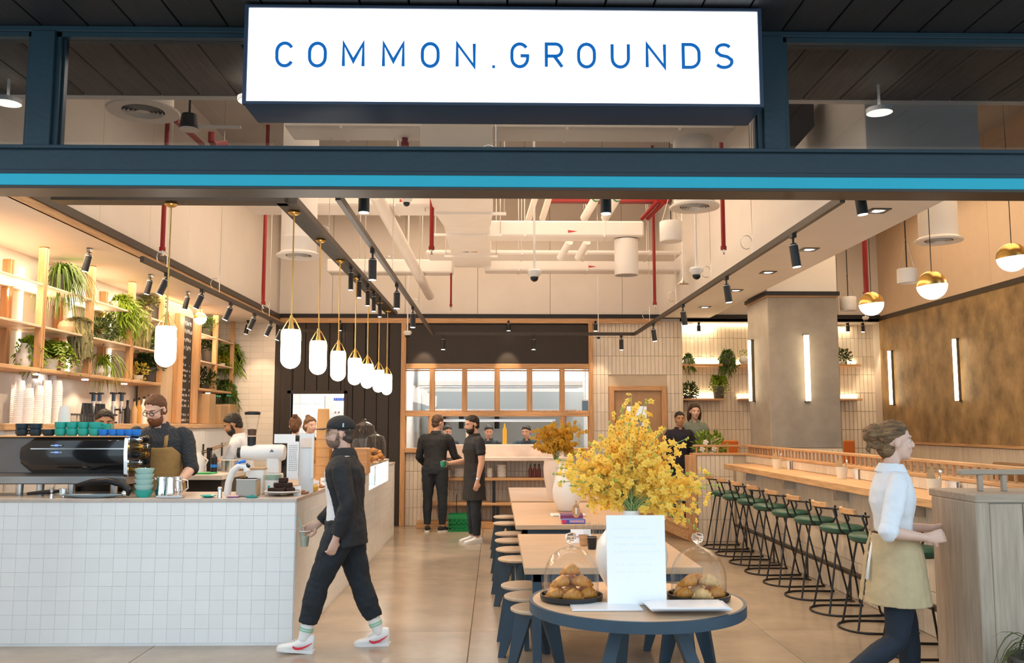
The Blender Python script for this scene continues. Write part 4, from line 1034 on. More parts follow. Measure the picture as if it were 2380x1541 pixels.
# ---- menu board between the shelves
my0, my1 = ypx(388), ypx(466)
mbt = thing('menu_board', 'tall narrow blackboard menu with chalk writing in an oak surround', 'menu board', (SXF - .36, my0, 1.70))
W_ = my1 - my0; Hh = 3.36 - 1.70
pr = [(0, 0), (W_, 0), (W_, Hh - .42)] + [(W_ - .42 + .42 * math.cos(a), Hh - .42 + .42 * math.sin(a)) for a in [i * PI / 16 for i in range(1, 9)]] + [(0, Hh)]
MB().prism(pr, 0, 0, .30).build('back_panel', woodm('pale_ply', (.46, .34, .22), 2, var=.25), mbt)
b0, b1 = ypx(426) - my0, ypx(452) - my0; zt = at(440, 735, X=SXF).z - 1.70
MB().box((.30, b0, 0), (.325, b1, zt)).build('blackboard', mat('blackboard', (.018, .014, .012), .6, var=.2), mbt)
for a, b in ((b0 - .19, b0), (b1, b1 + .20)): MB().chbox((.30, a, 0), (.37, b, zt), .004).build('frame_post', M_oak, mbt)
tx = MB(); R = random.Random(3)
def scribble(y0, y1, z, hgt):
    y = y0
    while y < y1 - .012:
        w = R.uniform(.012, .024)
        for k in range(3):
            ya, yb = y + R.random() * w * .6, y + R.random() * w; za, zb = z + R.random() * hgt, z + R.random() * hgt
            tx.obox((.3265, ya, za), (.3265, yb + .003, zb + .004), .004, .0012, (1, 0, 0))
        y += w * 1.12 + (.018 if R.random() < .18 else 0)
for z, a, b, hgt in ((zt - .14, .08, .9, .07), (zt - .25, .05, .95, .07), (zt - .37, .05, .9, .06), (zt - .49, .1, .85, .07), (zt - .62, .05, .5, .05)):
    scribble(b0 + (b1 - b0) * a, b0 + (b1 - b0) * b, z, hgt)
for k in range(12):
    scribble(b0 + (b1 - b0) * .08, b0 + (b1 - b0) * (.55 + .2 * R.random()), zt - .72 - k * .075 - .05 * (k // 4), .04)
    scribble(b0 + (b1 - b0) * .82, b1 - .04, zt - .72 - k * .075 - .05 * (k // 4), .04)
tx.build('chalk_lettering', M_chalk, mbt)
# ================================================================== BACK COUNTER ITEMS
BZ = 1.692
def cupstack(px, ytop, X, r, label, m=None):
    y = at(px, 950, X=X).y; zt_ = at(px, ytop, X=X).z; h = zt_ - BZ
    t = thing('paper_cup_stack', label, 'cups', (X, y, BZ), 0, 'upturned paper cup stacks on the back counter')
    n = max(2, int(h / .022)); pr = [(.0001, 0), (r, 0)]
    hb = .08
    for i in range(n):
        z = i * (h - hb) / n; pr += [(r, z + .003), (r * .97, z + .006), (r * .965, z + (h - hb) / n)]
    pr += [(r * .95, h - hb), (r * .74, h - .003), (r * .70, h), (.0001, h)]
    MB().lathe(pr, n=16).build('cups', m or M_paper, t, smooth=30)
for k, (px, yt, X, r, lab) in enumerate(((36, 872, -4.55, .048, 'at the left edge, against the wall'), (58, 866, -4.62, .05, 'against the wall, tallest of the left ones'), (78, 880, -4.62, .045, 'second from the wall side'),
        (44, 884, -4.42, .05, 'at the left edge, front'), (66, 902, -4.34, .045, 'short one in front'), (96, 868, -4.6, .055, 'wide tall one behind the short'), (118, 872, -4.58, .05, 'rear right'),
        (88, 896, -4.40, .048, 'front middle'), (106, 884, -4.38, .052, 'front right but one'), (131, 884, -4.42, .052, 'rightmost, ribbed'))):
    cupstack(px, yt, X, r, 'stack of upturned white paper cups, ' + lab)
def ysx(px, X): return at(px, 950, X=X).y
for k, px in enumerate((216, 230, 263, 282)):
    X = -4.5; y = ysx(px, X)
    t = thing('draft_tap', 'draft tap with a dark T handle on the back counter, %s from the paper cups' % ORD[k], 'tap', (X, y, BZ), 0, 'draft taps')
    h = at(px, 912, X=X).z - BZ
    MB().cyl((0, 0, 0), (0, 0, h * .55), .028, n=12).build('column', M_steel, t, smooth=40)
    MB().cyl((0, 0, h * .55), (0, 0, h * .72), .02, n=10).build('collar', M_paper, t, smooth=40)
    MB().cyl((0, 0, h * .72), (0, 0, h * .94), .022, n=12).build('lever', mat('tap_blue', (.04, .08, .14), .3), t, smooth=40)
    MB().chbox((-.02, -.075, h * .94), (.02, .075, h), .006).build('handle', M_black, t)
    MB().tube([(0, 0, h * .45), (.08, 0, h * .45), (.09, 0, h * .32)], .012).build('spout', M_black, t)
y = ysx(222, -4.35)
t = thing('dark_crate', 'black wire crate of jars on the back counter before the taps', 'crate', (-4.35, y, BZ))
z1, z2 = at(215, 966, X=-4.35).z - BZ, at(215, 942, X=-4.35).z - BZ
MB().box((-.1, -.42, 0), (.1, .34, .02)).box((-.1, -.42, z1), (-.09, .34, z1 + .02)).box((.09, -.42, z1), (.1, .34, z1 + .02)).build('frame', M_black, t)
for k in range(7): MB().lathe([(.0001, 0), (.04, 0), (.042, .07), (.03, z2 - .01), (.03, z2), (.0001, z2)], (0, -.36 + k * .105, .02), n=12).build('jar', M_black if k % 3 else M_glass, t, smooth=40)
for k in range(9):
    y = ysx(168 + k * 7, -4.3)
    t = thing('water_glass', 'small glass standing along the edge of the back counter, %s from the paper cups' % ORD[k], 'glass', (-4.28, y, BZ), 0, 'glasses on the back counter')
    MB().lathe([(.0001, .004), (.03, .004), (.036, .10), (.034, .10), (.028, .01), (.0001, .01)], n=14).build('bowl', M_dome, t, smooth=40)
for k, (px, m) in enumerate(((296, M_black), (312, M_kraft), (322, mat('amber', (.5, .25, .04), .3)), (334, M_cer), (345, M_cer))):
    y = ysx(px, -4.4)
    t = thing('syrup_bottle', '%s syrup bottle on the back counter right of the taps' % ('black', 'brown', 'amber', 'white', 'tall white')[k], 'bottle', (-4.4, y, BZ), 0, 'bottles by the taps')
    MB().lathe([(.0001, 0), (.036, 0), (.038, .15 + .02 * k), (.015, .2 + .02 * k), (.014, .25 + .02 * k), (.0001, .25 + .02 * k)], n=14).build('bottle', m, t, smooth=40)
    MB().cyl((0, 0, .25 + .02 * k), (0, 0, .28 + .02 * k), .016, n=10).build('cap', M_black, t)
for px, w, yt, lab in ((478, .16, 916, 'tall kraft carton past the menu board'), (506, .2, 942, 'wide kraft carton past the menu board, left of two'), (530, .22, 940, 'wide kraft carton past the menu board, right of two')):
    y = ysx(px, -4.38); h = at(px, yt, X=-4.38).z - BZ
    t = thing('carton', lab, 'box', (-4.38, y, BZ))
    MB().chbox((-.13, -w, 0), (.10, w, h), .005).build('box', M_kraft, t); MB().box((-.131, -.02, h - .001), (.101, .02, h + .002)).build('tape', mat('tape', (.45, .3, .16), .4), t)
    if 'wide' in lab:
        for s in (-.06, .07):
            b = thing('juice_bottle', 'clear bottle with a green lid on the %s carton, %s' % ('left wide' if 'left' in lab else 'right wide', 'near one' if s < 0 else 'far one'), 'bottle', (-4.38, y + s, BZ + h + .002))
            MB().lathe([(.0001, 0), (.035, 0), (.036, .09), (.02, .13), (.0001, .13)], n=12).build('bottle', M_dome, b, smooth=40); MB().cyl((0, 0, .13), (0, 0, .155), .022, n=12).build('lid', mat('green_lid', (.05, .4, .25), .4), b)
# ================================================================== COFFEE MACHINE AND COUNTER ITEMS
MYc = 7.62
mx1 = at(338, 1080, Y=7.42).x; mx0 = mx1 - 1.35
cm = thing('espresso_machine', 'wide black espresso machine with steel ends on the counter', 'coffee machine', ((mx0 + mx1) / 2, MYc, CZ))
zm = lambda py, Y=7.4: at(200, py, Y=Y).z - CZ
hm = (mx1 - mx0) / 2
xa, xb = at(47, 1060, Y=7.38).x - cm.location.x, at(290, 1060, Y=7.38).x - cm.location.x
M_gblk = mat('gloss_black', (.012, .012, .014), .09, var=.1, coat=.4)
pr = [(-.20, zm(1017)), (-.245, zm(1024)), (-.262, zm(1045)), (-.26, zm(1068)), (-.235, zm(1092)), (-.20, zm(1102)), (-.17, zm(1102)), (-.17, zm(1017))]
def oct_ends(px0, px1):
    rings = []
    for x, k in ((px0, .55), (px0 + .06, .85), (px0 + .10, 1.0), (px1, 1.0)):
        zc = zm(1058); rings.append([(x, p[0] * 1 + (1 - k) * .03, zc + (p[1] - zc) * k) for p in pr])
    return rings
MB().loft(oct_ends(xa, xb)).build('rear_panel', M_gblk, cm, smooth=35)
MB().box((xa + .09, -.264, zm(1044)), (xb, -.258, zm(1041.5))).build('seam', M_steel, cm)
M_grey = mat('machine_grey', (.19, .18, .175), .35, var=.1, metal=.5)
MB().chbox((-hm, -.165, zm(1102)), (xb, .25, zm(1016)), .01).build('body', M_grey, cm)
MB().loft([[(x, -.20, zm(1100)), (x, -.25, zm(1107)), (x, -.25, zm(1123)), (x, -.2, zm(1126)), (x, .24, zm(1126)), (x, .24, zm(1100))] for x in (-hm, xb + .02)]).build('drip_tray', mat('tray_steel', (.34, .33, .32), .3, metal=.8), cm)
MB().chbox((-hm, -.22, zm(1016.5)), (xb + .03, .25, zm(1013.5)), .004).build('cup_tray', M_oakx, cm)
MB().loft([[(x, -.262, zm(1020)), (x, -.272, zm(1050)), (x, -.25, zm(1108)), (x, .24, zm(1108)), (x, .24, zm(1012)), (x, -.2, zm(1012))] for x in (xb + .002, xb + .032)]).build('end_cap', M_chrome, cm, smooth=30)
R = random.Random(9)
for i in range(5):
    for j in range(2):
        z = zm(1022 + i * 18); y = -.14 + j * .16 + .03 * (i % 2)
        MB().cyl((xb + .03, y, z), (xb + .075, y, z), .026, n=12).cyl((xb + .075, y, z), (xb + .095, y, z), .018, n=10).build('valve', (M_chrome, M_brass, M_black)[(i + j * 2) % 3], cm, smooth=40)
MB().box((xb + .032, -.22, zm(1108)), (xb + .036, .22, zm(1018))).build('side_plate', M_black, cm)
for x, z in ((at(132, 1035, Y=7.36).x - cm.location.x, zm(1035)), (at(132, 1051, Y=7.36).x - cm.location.x, zm(1051))):
    MB().box((x - .045, -.268, z - .004), (x + .045, -.258, z + .004)).build('badge', M_steel, cm)
    MB().box((x - .012, -.271, z - .006), (x + .012, -.26, z + .006)).build('status_light', mat('blue_led', (.1, .2, 1), .4, emit=3, erGB=(.05, .12, 1)), cm)
for x in (-hm + .25, -hm + .42, .0, .35): MB().cyl((x, 0, 0), (x, 0, zm(1125)), .03, n=12).build('foot', M_steel, cm)
# cups on the machine
def cup(label, m, loc, r=.044, h=.06, group=None, rz=0, inner=None):
    t = thing('coffee_cup', label, 'cup', tuple(loc), rz, group)
    MB().lathe([(.0001, 0), (r * .7, 0), (r * .78, .006), (r * .97, h * .35), (r, h), (r * .93, h), (r * .9, h * .4), (r * .6, .012), (.0001, .012)], n=18).build('bowl', m, t, smooth=40)
    MB().tube([(r * .9, 0, h * .8), (r * 1.35, 0, h * .8), (r * 1.5, 0, h * .55), (r * 1.3, 0, h * .3), (r * .85, 0, h * .3)], .006, n=6).build('handle', m, t, smooth=40)
    return t
cz = cm.location.z + zm(1013.2)
gC = 'cups stacked on the coffee machine'
def cupx(px, Y=7.48): return at(px, 1000, Y=Y).x
for k, px in enumerate((48, 80)):
    for j in range(2): cup('dark slate cup, %s of the %s dark pair on the machine' % (('lower', 'upper')[j], ('left edge', 'second')[k]), M_navyc, (cupx(px), 7.5, cz + j * .047), .05, .052, gC, .4 + k)
cup('single dark slate cup with a white saucer inside, left of the teal cups', M_navyc, (cupx(111), 7.5, cz), .05, .052, gC, .6)
for k, px in enumerate((141, 168, 194, 220)):
    for j in range(2): cup('teal cup, %s one of the %s teal pair from the left' % (('lower', 'upper')[j], ORD[k]), M_teal, (cupx(px), 7.48, cz + j * .054), .047, .058, gC, .3 + .2 * j)
cup('teal cup on its own behind the blue cups', M_teal, (cupx(243, 7.62), 7.62, cz + .04), .047, .058, gC, .2)
for k, px in enumerate((243, 265, 284, 303, 318)): cup('bright blue cup, %s from the teal cups on the machine' % ORD[k], M_bluec, (cupx(px), 7.47, cz), .042, .052, gC, .5 * k)
t = thing('paper_cup_stack', 'leaning pile of white takeaway cups on the coffee machine', 'cups', (cupx(148, 7.6), 7.6, cz + .085)); t.location.z = cz
MB().lathe([(.0001, .0), (.05, 0), (.05, .11), (.048, .12), (.046, .18), (.036, .245), (.0001, .245)], n=18).build('cups', M_plast, t, smooth=35)
# things along the front edge of the counter
def onc(px, Y): return at(px, 1145, Y=Y).x
def simple(name, label, cat, px, Y, parts, z=CZ, group=None):
    t = thing(name, label, cat, (onc(px, Y), Y, z + .001), 0, group)
    for nm, mb, m, sm in parts: mb.build(nm, m, t, smooth=sm)
    return t
for k in range(5):
    simple('aqua_bowl', 'pale aqua bowl, %s from the counter up in the stack by the machine' % ORD[k], 'bowl', 334, 7.3,
           [('bowl', MB().lathe([(.0001, 0), (.05, 0), (.052, .008), (.066, .03), (.074, .055), (.07, .055), (.06, .03), (.0001, .012)], n=22), M_aqua if k else M_teal, 40)], z=CZ + k * .042, group='stacked aqua bowls')
for k, (dx, dy) in enumerate(((-.05, 0), (.02, -.03), (.07, .03))):
    simple('milk_pitcher', 'polished steel milk pitcher, %s of three beside the aqua bowls' % ('left', 'front', 'right')[k], 'pitcher', 390 + dx * 290, 7.38 + dy,
           [('body', MB().lathe([(.0001, 0), (.05, 0), (.052, .03), (.044, .10), (.045, .15), (.042, .15), (.04, .10), (.0001, .02)], n=20), M_chrome, 40),
            ('handle', MB().tube([(.043, 0, .13), (.085, 0, .12), (.09, 0, .06), (.05, 0, .03)], .006, 6), M_chrome, 40),
            ('spout', MB().loft([[(-.04, -.018, .12), (-.04, .018, .12), (-.03, 0, .10)], [(-.062, -.004, .152), (-.062, .004, .152), (-.056, 0, .145)]]), M_chrome, False)], group='steel milk pitchers')
simple('steel_tray', 'flat grey tray in front of the milk pitchers', 'tray', 396, 7.2, [('tray', MB().chbox((-.1, -.03, 0), (.1, .05, .012), .004), M_steel, False), ('rim', MB().box((-.1, -.03, .012), (.1, -.026, .018)), M_steel, False)])
simple('drip_plate', 'long oval grey plate in front of the coffee machine', 'plate', 214, 7.22, [('plate', MB().lathe([(.0001, .004), (.18, .004), (.24, .022), (.235, .028), (.18, .012), (.0001, .012)], n=28).xf(Matrix.Diagonal((1, .28, 1, 1))), mat('plate_grey', (.25, .32, .36), .3), 40), ('rubber_mat', MB().lathe([(.0001, .013), (.16, .013), (.17, .02), (.0001, .022)], n=24).xf(Matrix.Diagonal((1, .26, 1, 1))), M_black, False)])
simple('portafilter', 'black handled portafilter lying before the coffee machine', 'portafilter', 112, 7.25, [('handle', MB().tube([(-.16, 0, .03), (-.05, 0, .04), (.02, 0, .045), (.08, 0, .05)], [.012, .016, .02, .012], 10), M_black, 40), ('basket', MB().lathe([(.0001, 0), (.035, 0), (.036, .05), (.033, .05), (.0001, .01)], (.12, 0, .02), n=18), M_chrome, 40), ('spout', MB().cyl((.12, 0, 0), (.12, 0, .02), .012, n=10), M_chrome, 40)])
simple('steam_hose', 'black rubber hose drooping from the machine end', 'hose', 268, 7.26, [('hose', MB().tube([(-.34, .1, .09), (-.2, .02, .12), (-.06, 0, .13), (.06, 0, .10), (.11, 0, .055), (.09, 0, .02)], [.015, .022, .026, .026, .03, .02], 10), M_black, 40), ('nozzle', MB().ell((.075, -.01, .03), (.024, .024, .028), 12, 8), M_chrome, True)])
simple('steel_jigger', 'small chrome jigger standing at the counter edge below the machine', 'jigger', 120, 7.17, [('cup', MB().lathe([(.0001, 0), (.016, 0), (.008, .04), (.018, .085), (.016, .085), (.0001, .05)], n=14), M_chrome, 40), ('band', MB().cyl((0, 0, .036), (0, 0, .044), .01, n=12), M_black, False)])
simple('teal_saucer', 'teal saucer lying at the counter edge', 'saucer', 484, 7.24, [('saucer', MB().lathe([(.0001, .003), (.035, .003), (.062, .014), (.06, .018), (.034, .008), (.0001, .008)], n=22), M_teal, 40), ('foot_ring', MB().cyl((0, 0, 0), (0, 0, .004), .03, n=16), M_teal, False)])
simple('salt_shaker', 'small chrome shaker beside the teal saucer', 'shaker', 511, 7.22, [('body', MB().lathe([(.0001, 0), (.018, 0), (.016, .06), (.0001, .06)], n=14), M_chrome, 40), ('cap', MB().lathe([(.019, .06), (.019, .075), (.01, .084), (.0001, .085)], n=14), M_steel, 40)])
simple('cleaning_cloth', 'folded pink and purple cloth left of the grey tin', 'cloth', 541, 7.24, [('cloth', MB().chbox((-.045, -.03, 0), (.045, .04, .016), .006), mat('cloth_pink', (.60, .42, .44), .9), False), ('fold', MB().chbox((-.035, -.034, .002), (.05, .03, .009), .003), mat('cloth_purple', (.20, .10, .28), .9), False)])
simple('grey_tin', 'square grey tin box on the counter corner side', 'box', 579, 7.35, [('box', MB().chbox((-.09, -.06, 0), (.07, .08, .14), .008), mat('tin_grey', (.36, .35, .32), .4), False), ('side_label', MB().box((.07, -.05, .01), (.072, .07, .12)), M_kraft, False), ('lid', MB().chbox((-.092, -.062, .128), (.072, .082, .14), .004), M_steel, False)])
simple('teal_coaster', 'flat teal coaster lying in front of the grey tin', 'coaster', 586, 7.2, [('lid', MB().lathe([(.0001, 0), (.045, 0), (.046, .012), (.03, .018), (.0001, .018)], n=20), mat('deep_teal', (.01, .22, .22), .3), 40), ('knob', MB().cyl((0, 0, .018), (0, 0, .024), .008, n=10), M_teal, False)])
simple('green_canister', 'white canister with a sage green lid behind the brownies', 'canister', 634, 7.55, [('body', MB().lathe([(.0001, 0), (.065, 0), (.065, .12), (.0001, .12)], n=22), M_cer, 40), ('lid', MB().lathe([(.067, .12), (.067, .16), (.0001, .165)], n=22), mat('sage', (.28, .38, .30), .4), 40), ('label', MB().lathe([(.0655, .03), (.0655, .09)], n=10, a0=-2.2, a1=-.9), M_paper, False), ('label_mark', MB().lathe([(.0662, .05), (.0662, .075)], n=4, a0=-2.0, a1=-1.7), M_teal, False)])
simple('sugar_box', 'white topped box between the tin and the canister', 'box', 598, 7.6, [('box', MB().chbox((-.07, -.05, 0), (.06, .06, .21), .006), M_cer, False), ('lid', MB().chbox((-.072, -.052, .195), (.062, .062, .215), .004), M_kraft, False)])
# big white grinder with a clear hopper
gy = 7.85
t = thing('coffee_grinder', 'white coffee grinder with a tall clear hopper and black lid', 'grinder', (at(608, 1060, Y=gy).x, gy, CZ))
zg = lambda py: at(608, py, Y=gy).z - CZ; xg = lambda px: at(px, 1060, Y=gy).x - t.location.x
MB().lathe([(.0001, xg(562)), (.055, xg(562)), (.062, xg(572)), (.066, xg(590)), (.07, xg(600)), (.07, xg(655)), (.06, xg(662)), (.0001, xg(662))], n=28).xf(Matrix.Translation((0, 0, zg(1052))) @ Matrix.Rotation(PI / 2, 4, 'Y')).build('motor_body', M_plast, t, smooth=30)
MB().cyl((xg(553), 0, zg(1052)), (xg(563), 0, zg(1052)), .045, n=20).build('dial', M_black, t, smooth=40)
MB().chbox((xg(600), -.09, 0), (xg(655), .09, zg(1100)), .01).chbox((xg(622), -.05, zg(1100)), (xg(652), .05, zg(1062)), .01).build('base', M_plast, t)
hx = xg(584)
MB().lathe([(.033, zg(1034)), (.036, zg(1026)), (.036, zg(1015)), (.0001, zg(1015)), (.0001, zg(1034))][:3], (hx, 0, 0), n=20).cyl((hx, 0, zg(1036)), (hx, 0, zg(1015)), .035, n=20).build('neck', M_black, t, smooth=40)
MB().lathe([(.036, zg(1015)), (.062, zg(963)), (.059, zg(963)), (.034, zg(1013))], (hx, 0, 0), n=24).build('hopper', M_dome, t, smooth=40)
MB().lathe([(.0001, zg(1012)), (.033, zg(1012)), (.038, zg(998)), (.0001, zg(996))], (hx, 0, 0), n=20).build('coffee_beans', mat('beans', (.10, .045, .02), .5, var=.4, scale=60), t)
MB().lathe([(.065, zg(964)), (.067, zg(958)), (.05, zg(956)), (.0001, zg(956))], (hx, 0, 0), n=24).build('lid', M_black, t, smooth=40)
MB().prism([(xg(636) - .02, zg(1050)), (xg(636) + .02, zg(1050)), (xg(636), zg(1043))], 1, -.072, -.068).build('logo', mat('logo_grey', (.16, .18, .22), .5), t)
# curved white tap with a blue tip
t = thing('water_tap', 'curved white pouring tap with a blue handle on the counter', 'tap', (onc(548, 7.5), 7.5, CZ))
MB().tube([(-.07, 0, 0), (-.06, 0, .10), (-.03, 0, .19), (.02, 0, .235), (.07, 0, .225), (.085, 0, .19)], [.03, .028, .028, .027, .026, .03], 12).build('spout', M_plast, t, smooth=40)
MB().tube([(-.0, -.0, .245), (.03, -.01, .268), (.075, -.01, .272)], .013, 8).build('handle', M_bluec, t, smooth=40); MB().cyl((.06, 0, .20), (.10, 0, .245), .02, n=12).build('valve', M_navyc, t, smooth=40)
# menu stand on the counter
my_ = 7.7
t = thing('menu_stand', 'clear stand of white menu sheets on the counter corner', 'menu', (at(682, 1100, Y=my_).x, my_, CZ)); zz_ = lambda py: at(682, py, Y=my_).z - CZ; xx_ = lambda px: at(px, 1060, Y=my_).x - t.location.x
MB().chbox((xx_(694), .02, 0), (xx_(728), .03, zz_(1008)), .002).build('acrylic_sheet', mat('frosted', (.70, .74, .78), .3), t)
MB().box((xx_(724), .0, zz_(1112)), (xx_(729), .02, zz_(1007))).build('edge', M_cer, t)
MB().box((xx_(637), -.01, zz_(1030)), (xx_(686), -.004, zz_(1009))).build('card', M_paper, t)
s = MB().box((xx_(669), -.03, zz_(1114)), (xx_(696), -.024, zz_(1026))).build('price_sheet', M_paper, t)
m2 = MB(); R = random.Random(11)
for k in range(14):
    z = zz_(1036 + k * 4.4); x = xx_(673)
    while x < xx_(692): w = R.uniform(.006, .016); m2.box((x, -.0315, z), (min(x + w, xx_(693)), -.0302, z + .005)); x += w + .005
m2.build('lettering', mat('print_grey', (.30, .29, .30), .7), s)
MB().box((xx_(698), .012, zz_(1040)), (xx_(724), .018, zz_(1018))).build('card', mat('card_peach', (.78, .66, .58), .6), t)
# brownies
t = thing('cake_plate', 'white plate on the counter corner carrying brownies', 'plate', (onc(656, 7.42), 7.42, CZ))
MB().lathe([(.0001, .018), (.09, .018), (.145, .036), (.142, .042), (.09, .026), (.0001, .026)], n=30).build('plate', M_cer, t, smooth=40); MB().lathe([(.0001, 0), (.06, 0), (.05, .018), (.0001, .018)], n=20).build('stem', M_glass, t)
M_brown = mat('brownie', (.030, .012, .008), .8, var=.5, scale=40, bump=.3)
for k, (x, y, z, a) in enumerate(((-.07, -.04, .028, .2), (.0, -.06, .028, -.1), (.07, -.03, .028, .3), (-.04, .05, .028, .5), (.05, .05, .028, 0), (-.03, -.01, .066, .4), (.04, -.005, .066, -.2), (.005, .01, .104, .1))):
    b = thing('brownie', 'dark chocolate brownie on the white plate, %s' % ('left front', 'front middle', 'right front', 'left rear', 'right rear', 'second layer left', 'second layer right', 'topmost')[k], 'cake', (t.location.x + x, 7.42 + y, CZ + z), a, 'brownies on the plate')
    MB().chbox((-.036, -.03, 0), (.036, .03, .036), .006).build('cake', M_brown, b); MB().chbox((-.034, -.028, .034), (.034, .028, .038), .004).build('crust', mat('brownie_crust', (.05, .02, .012), .5, var=.4, scale=30), b)
t = thing('yellow_tray', 'yellow tray behind the brownies', 'tray', (onc(703, 7.9), 7.9, CZ)); MB().chbox((-.12, -.1, 0), (.12, .1, .05), .01).build('tray', mat('yellow_tray', (.65, .38, .04), .4), t); MB().box((-.11, -.09, .05), (.11, .09, .056)).build('liner', M_kraft, t)
for k, (px, Y) in enumerate(((700, 7.45), (716, 7.75), (738, 8.2), (752, 8.6), (764, 9.0))):
    x = min(onc(px, Y), CX - .06)
    t = thing('price_card', 'small white price card, %s from the corner along the counter edge' % ORD[k], 'card', (x, Y, CZ), .3, 'price cards on the counter')
    MB().loft([[(-.03, -.014, 0), (.03, -.014, 0), (.03, -.012, 0), (-.03, -.012, 0)], [(-.03, -.002, .075), (.03, -.002, .075), (.03, 0, .075), (-.03, 0, .075)]]).build('face', M_paper, t)
    MB().box((-.018, -.011, .04), (.016, -.0085, .046)).build('lettering', mat('print_grey', (.3, .29, .3), .7), t)
    c = thing('cookie_board', 'brown board of cookies by the %s price card' % ORD[k], 'food', (x - .02, Y + .16, CZ), 0, 'cookie boards')
    MB().chbox((-.09, -.07, 0), (.07, .07, .015), .004).build('board', mat('board_brown', (.24, .10, .05), .6), c)
    for q in range(4): MB().lathe([(.0001, 0), (.03, 0), (.028, .012), (.0001, .016)], (-.05 + .065 * (q % 2), -.035 + .065 * (q // 2), .015), n=12).build('cookie', mat('cookie', (.42, .20, .07), .8, var=.4, scale=40), c)
# kraft cup column, baguettes, pastry jars further along the counter
y = 9.2
t = thing('kraft_cup_stack', 'tall column of kraft cups on the counter', 'cups', (at(751, 1000, Y=y).x, y, CZ)); h = at(751, 950, Y=y).z - CZ
MB().lathe([(.0001, 0), (.066, 0), (.066, h * .8), (.062, h * .82), (.056, h - .005), (.05, h), (.0001, h)], n=22).build('cups', mat('kraft_cup', (.60, .33, .13), .6, var=.1), t, smooth=35)
for k in range(6): MB().lathe([(.067, 0), (.069, .004), (.067, .008)], (0, 0, h * (.1 + .12 * k)), n=22).build('rim', mat('kraft_rim', (.5, .26, .1), .6), t)
y = 9.9
t = thing('bread_basket', 'basket of baguettes in paper on the counter', 'basket', (at(752, 1080, Y=y).x, y, CZ))
MB().lathe([(.0001, 0), (.13, 0), (.17, .16), (.16, .16), (.12, .02), (.0001, .02)], n=22).build('basket', M_kraft, t, smooth=40)
R = random.Random(2)
for k in range(8):
    a = R.uniform(0, 6.28); p = V((.07 * math.cos(a), .07 * math.sin(a), .04)); q = p + V((R.uniform(-.13, .13), R.uniform(-.1, .1), .36))
    b = thing('baguette', 'baguette standing in the bread basket, %s counted round the basket' % ORD[k], 'bread', tuple(t.location + p), 0, 'baguettes in the basket')
    d = q - p
    MB().tube([(0, 0, 0), d * .15, d * .5, d * .85, d], [.012, .03, .034, .03, .01], 10).build('loaf', mat('crust', (.52, .23, .06), .6, var=.4, scale=25), b, smooth=True)
    MB().box((-.002, -.03, .1), (.002, .03, .103)).xf(Matrix.Translation(d * .5)).build('score', mat('crumb', (.7, .5, .28), .8), b)
def pastry_jar(px, py_top, py_bot, Y, r, label, zb):
    t = thing('pastry_jar', label, 'jar', (at(px, py_bot, Y=Y).x, Y, zb)); h = at(px, py_top, Y=Y).z - zb
    MB().lathe([(.0001, .004), (r, .004), (r, h * .62), (r * .8, h * .86), (r * .3, h * .95), (.0001, h * .95)], n=26).build('glass', M_dome, t, smooth=40)
    MB().lathe([(.0001, h * .95), (.02, h * .96), (.026, h), (.0001, h * 1.02)], n=14).build('knob', M_dome, t, smooth=40)
    MB().lathe([(.0001, 0), (r * 1.05, 0), (r * 1.05, .012), (.0001, .012)], n=24).build('base', M_oakx, t, smooth=40)
    R = random.Random(int(px))
    for k in range(9):
        a = k * 2.4; q = r * (.55 if k < 6 else .25); z = .045 + .07 * (k // 6) + (.03 if k % 2 else 0)
        b = thing('croissant', 'croissant inside the %s, %s from the bottom' % ('nearer pastry jar' if Y < 12 else 'further pastry jar', ORD[k]), 'pastry', (t.location.x + q * math.cos(a), Y + q * math.sin(a), zb + z), a, 'croissants in the counter jars')
        MB().tube([(-.03, .05, 0), (.01, .035, .0), (.02, 0, .005), (.01, -.035, 0), (-.03, -.05, 0)], [.008, .026, .033, .026, .008], 10).build('body', mat('croissant', (.56, .25, .06), .5, var=.45, scale=30), b, smooth=True)
pastry_jar(846, 975, 1050, 11.5, .15, 'big glass pastry jar on the display case, nearer', 1.192)
pastry_jar(872, 1005, 1060, 12.3, .14, 'low glass pastry jar on the display case, further', 1.192)
t = thing('glass_rack', 'stack of clear glasses behind the cap wearing man', 'glasses', (at(825, 1000, Y=10.6).x, 10.6, CZ))
for k in range(6): MB().lathe([(.03, 0), (.04, .11), (.037, .11), (.028, .006), (.0001, .006)], ((k % 3 - 1) * .09, (k // 3) * .1, .30), n=14).build('glass', M_dome, t, smooth=40)
MB().chbox((-.16, -.08, .0), (.16, .2, .30), .01).build('crate', M_oakx, t)
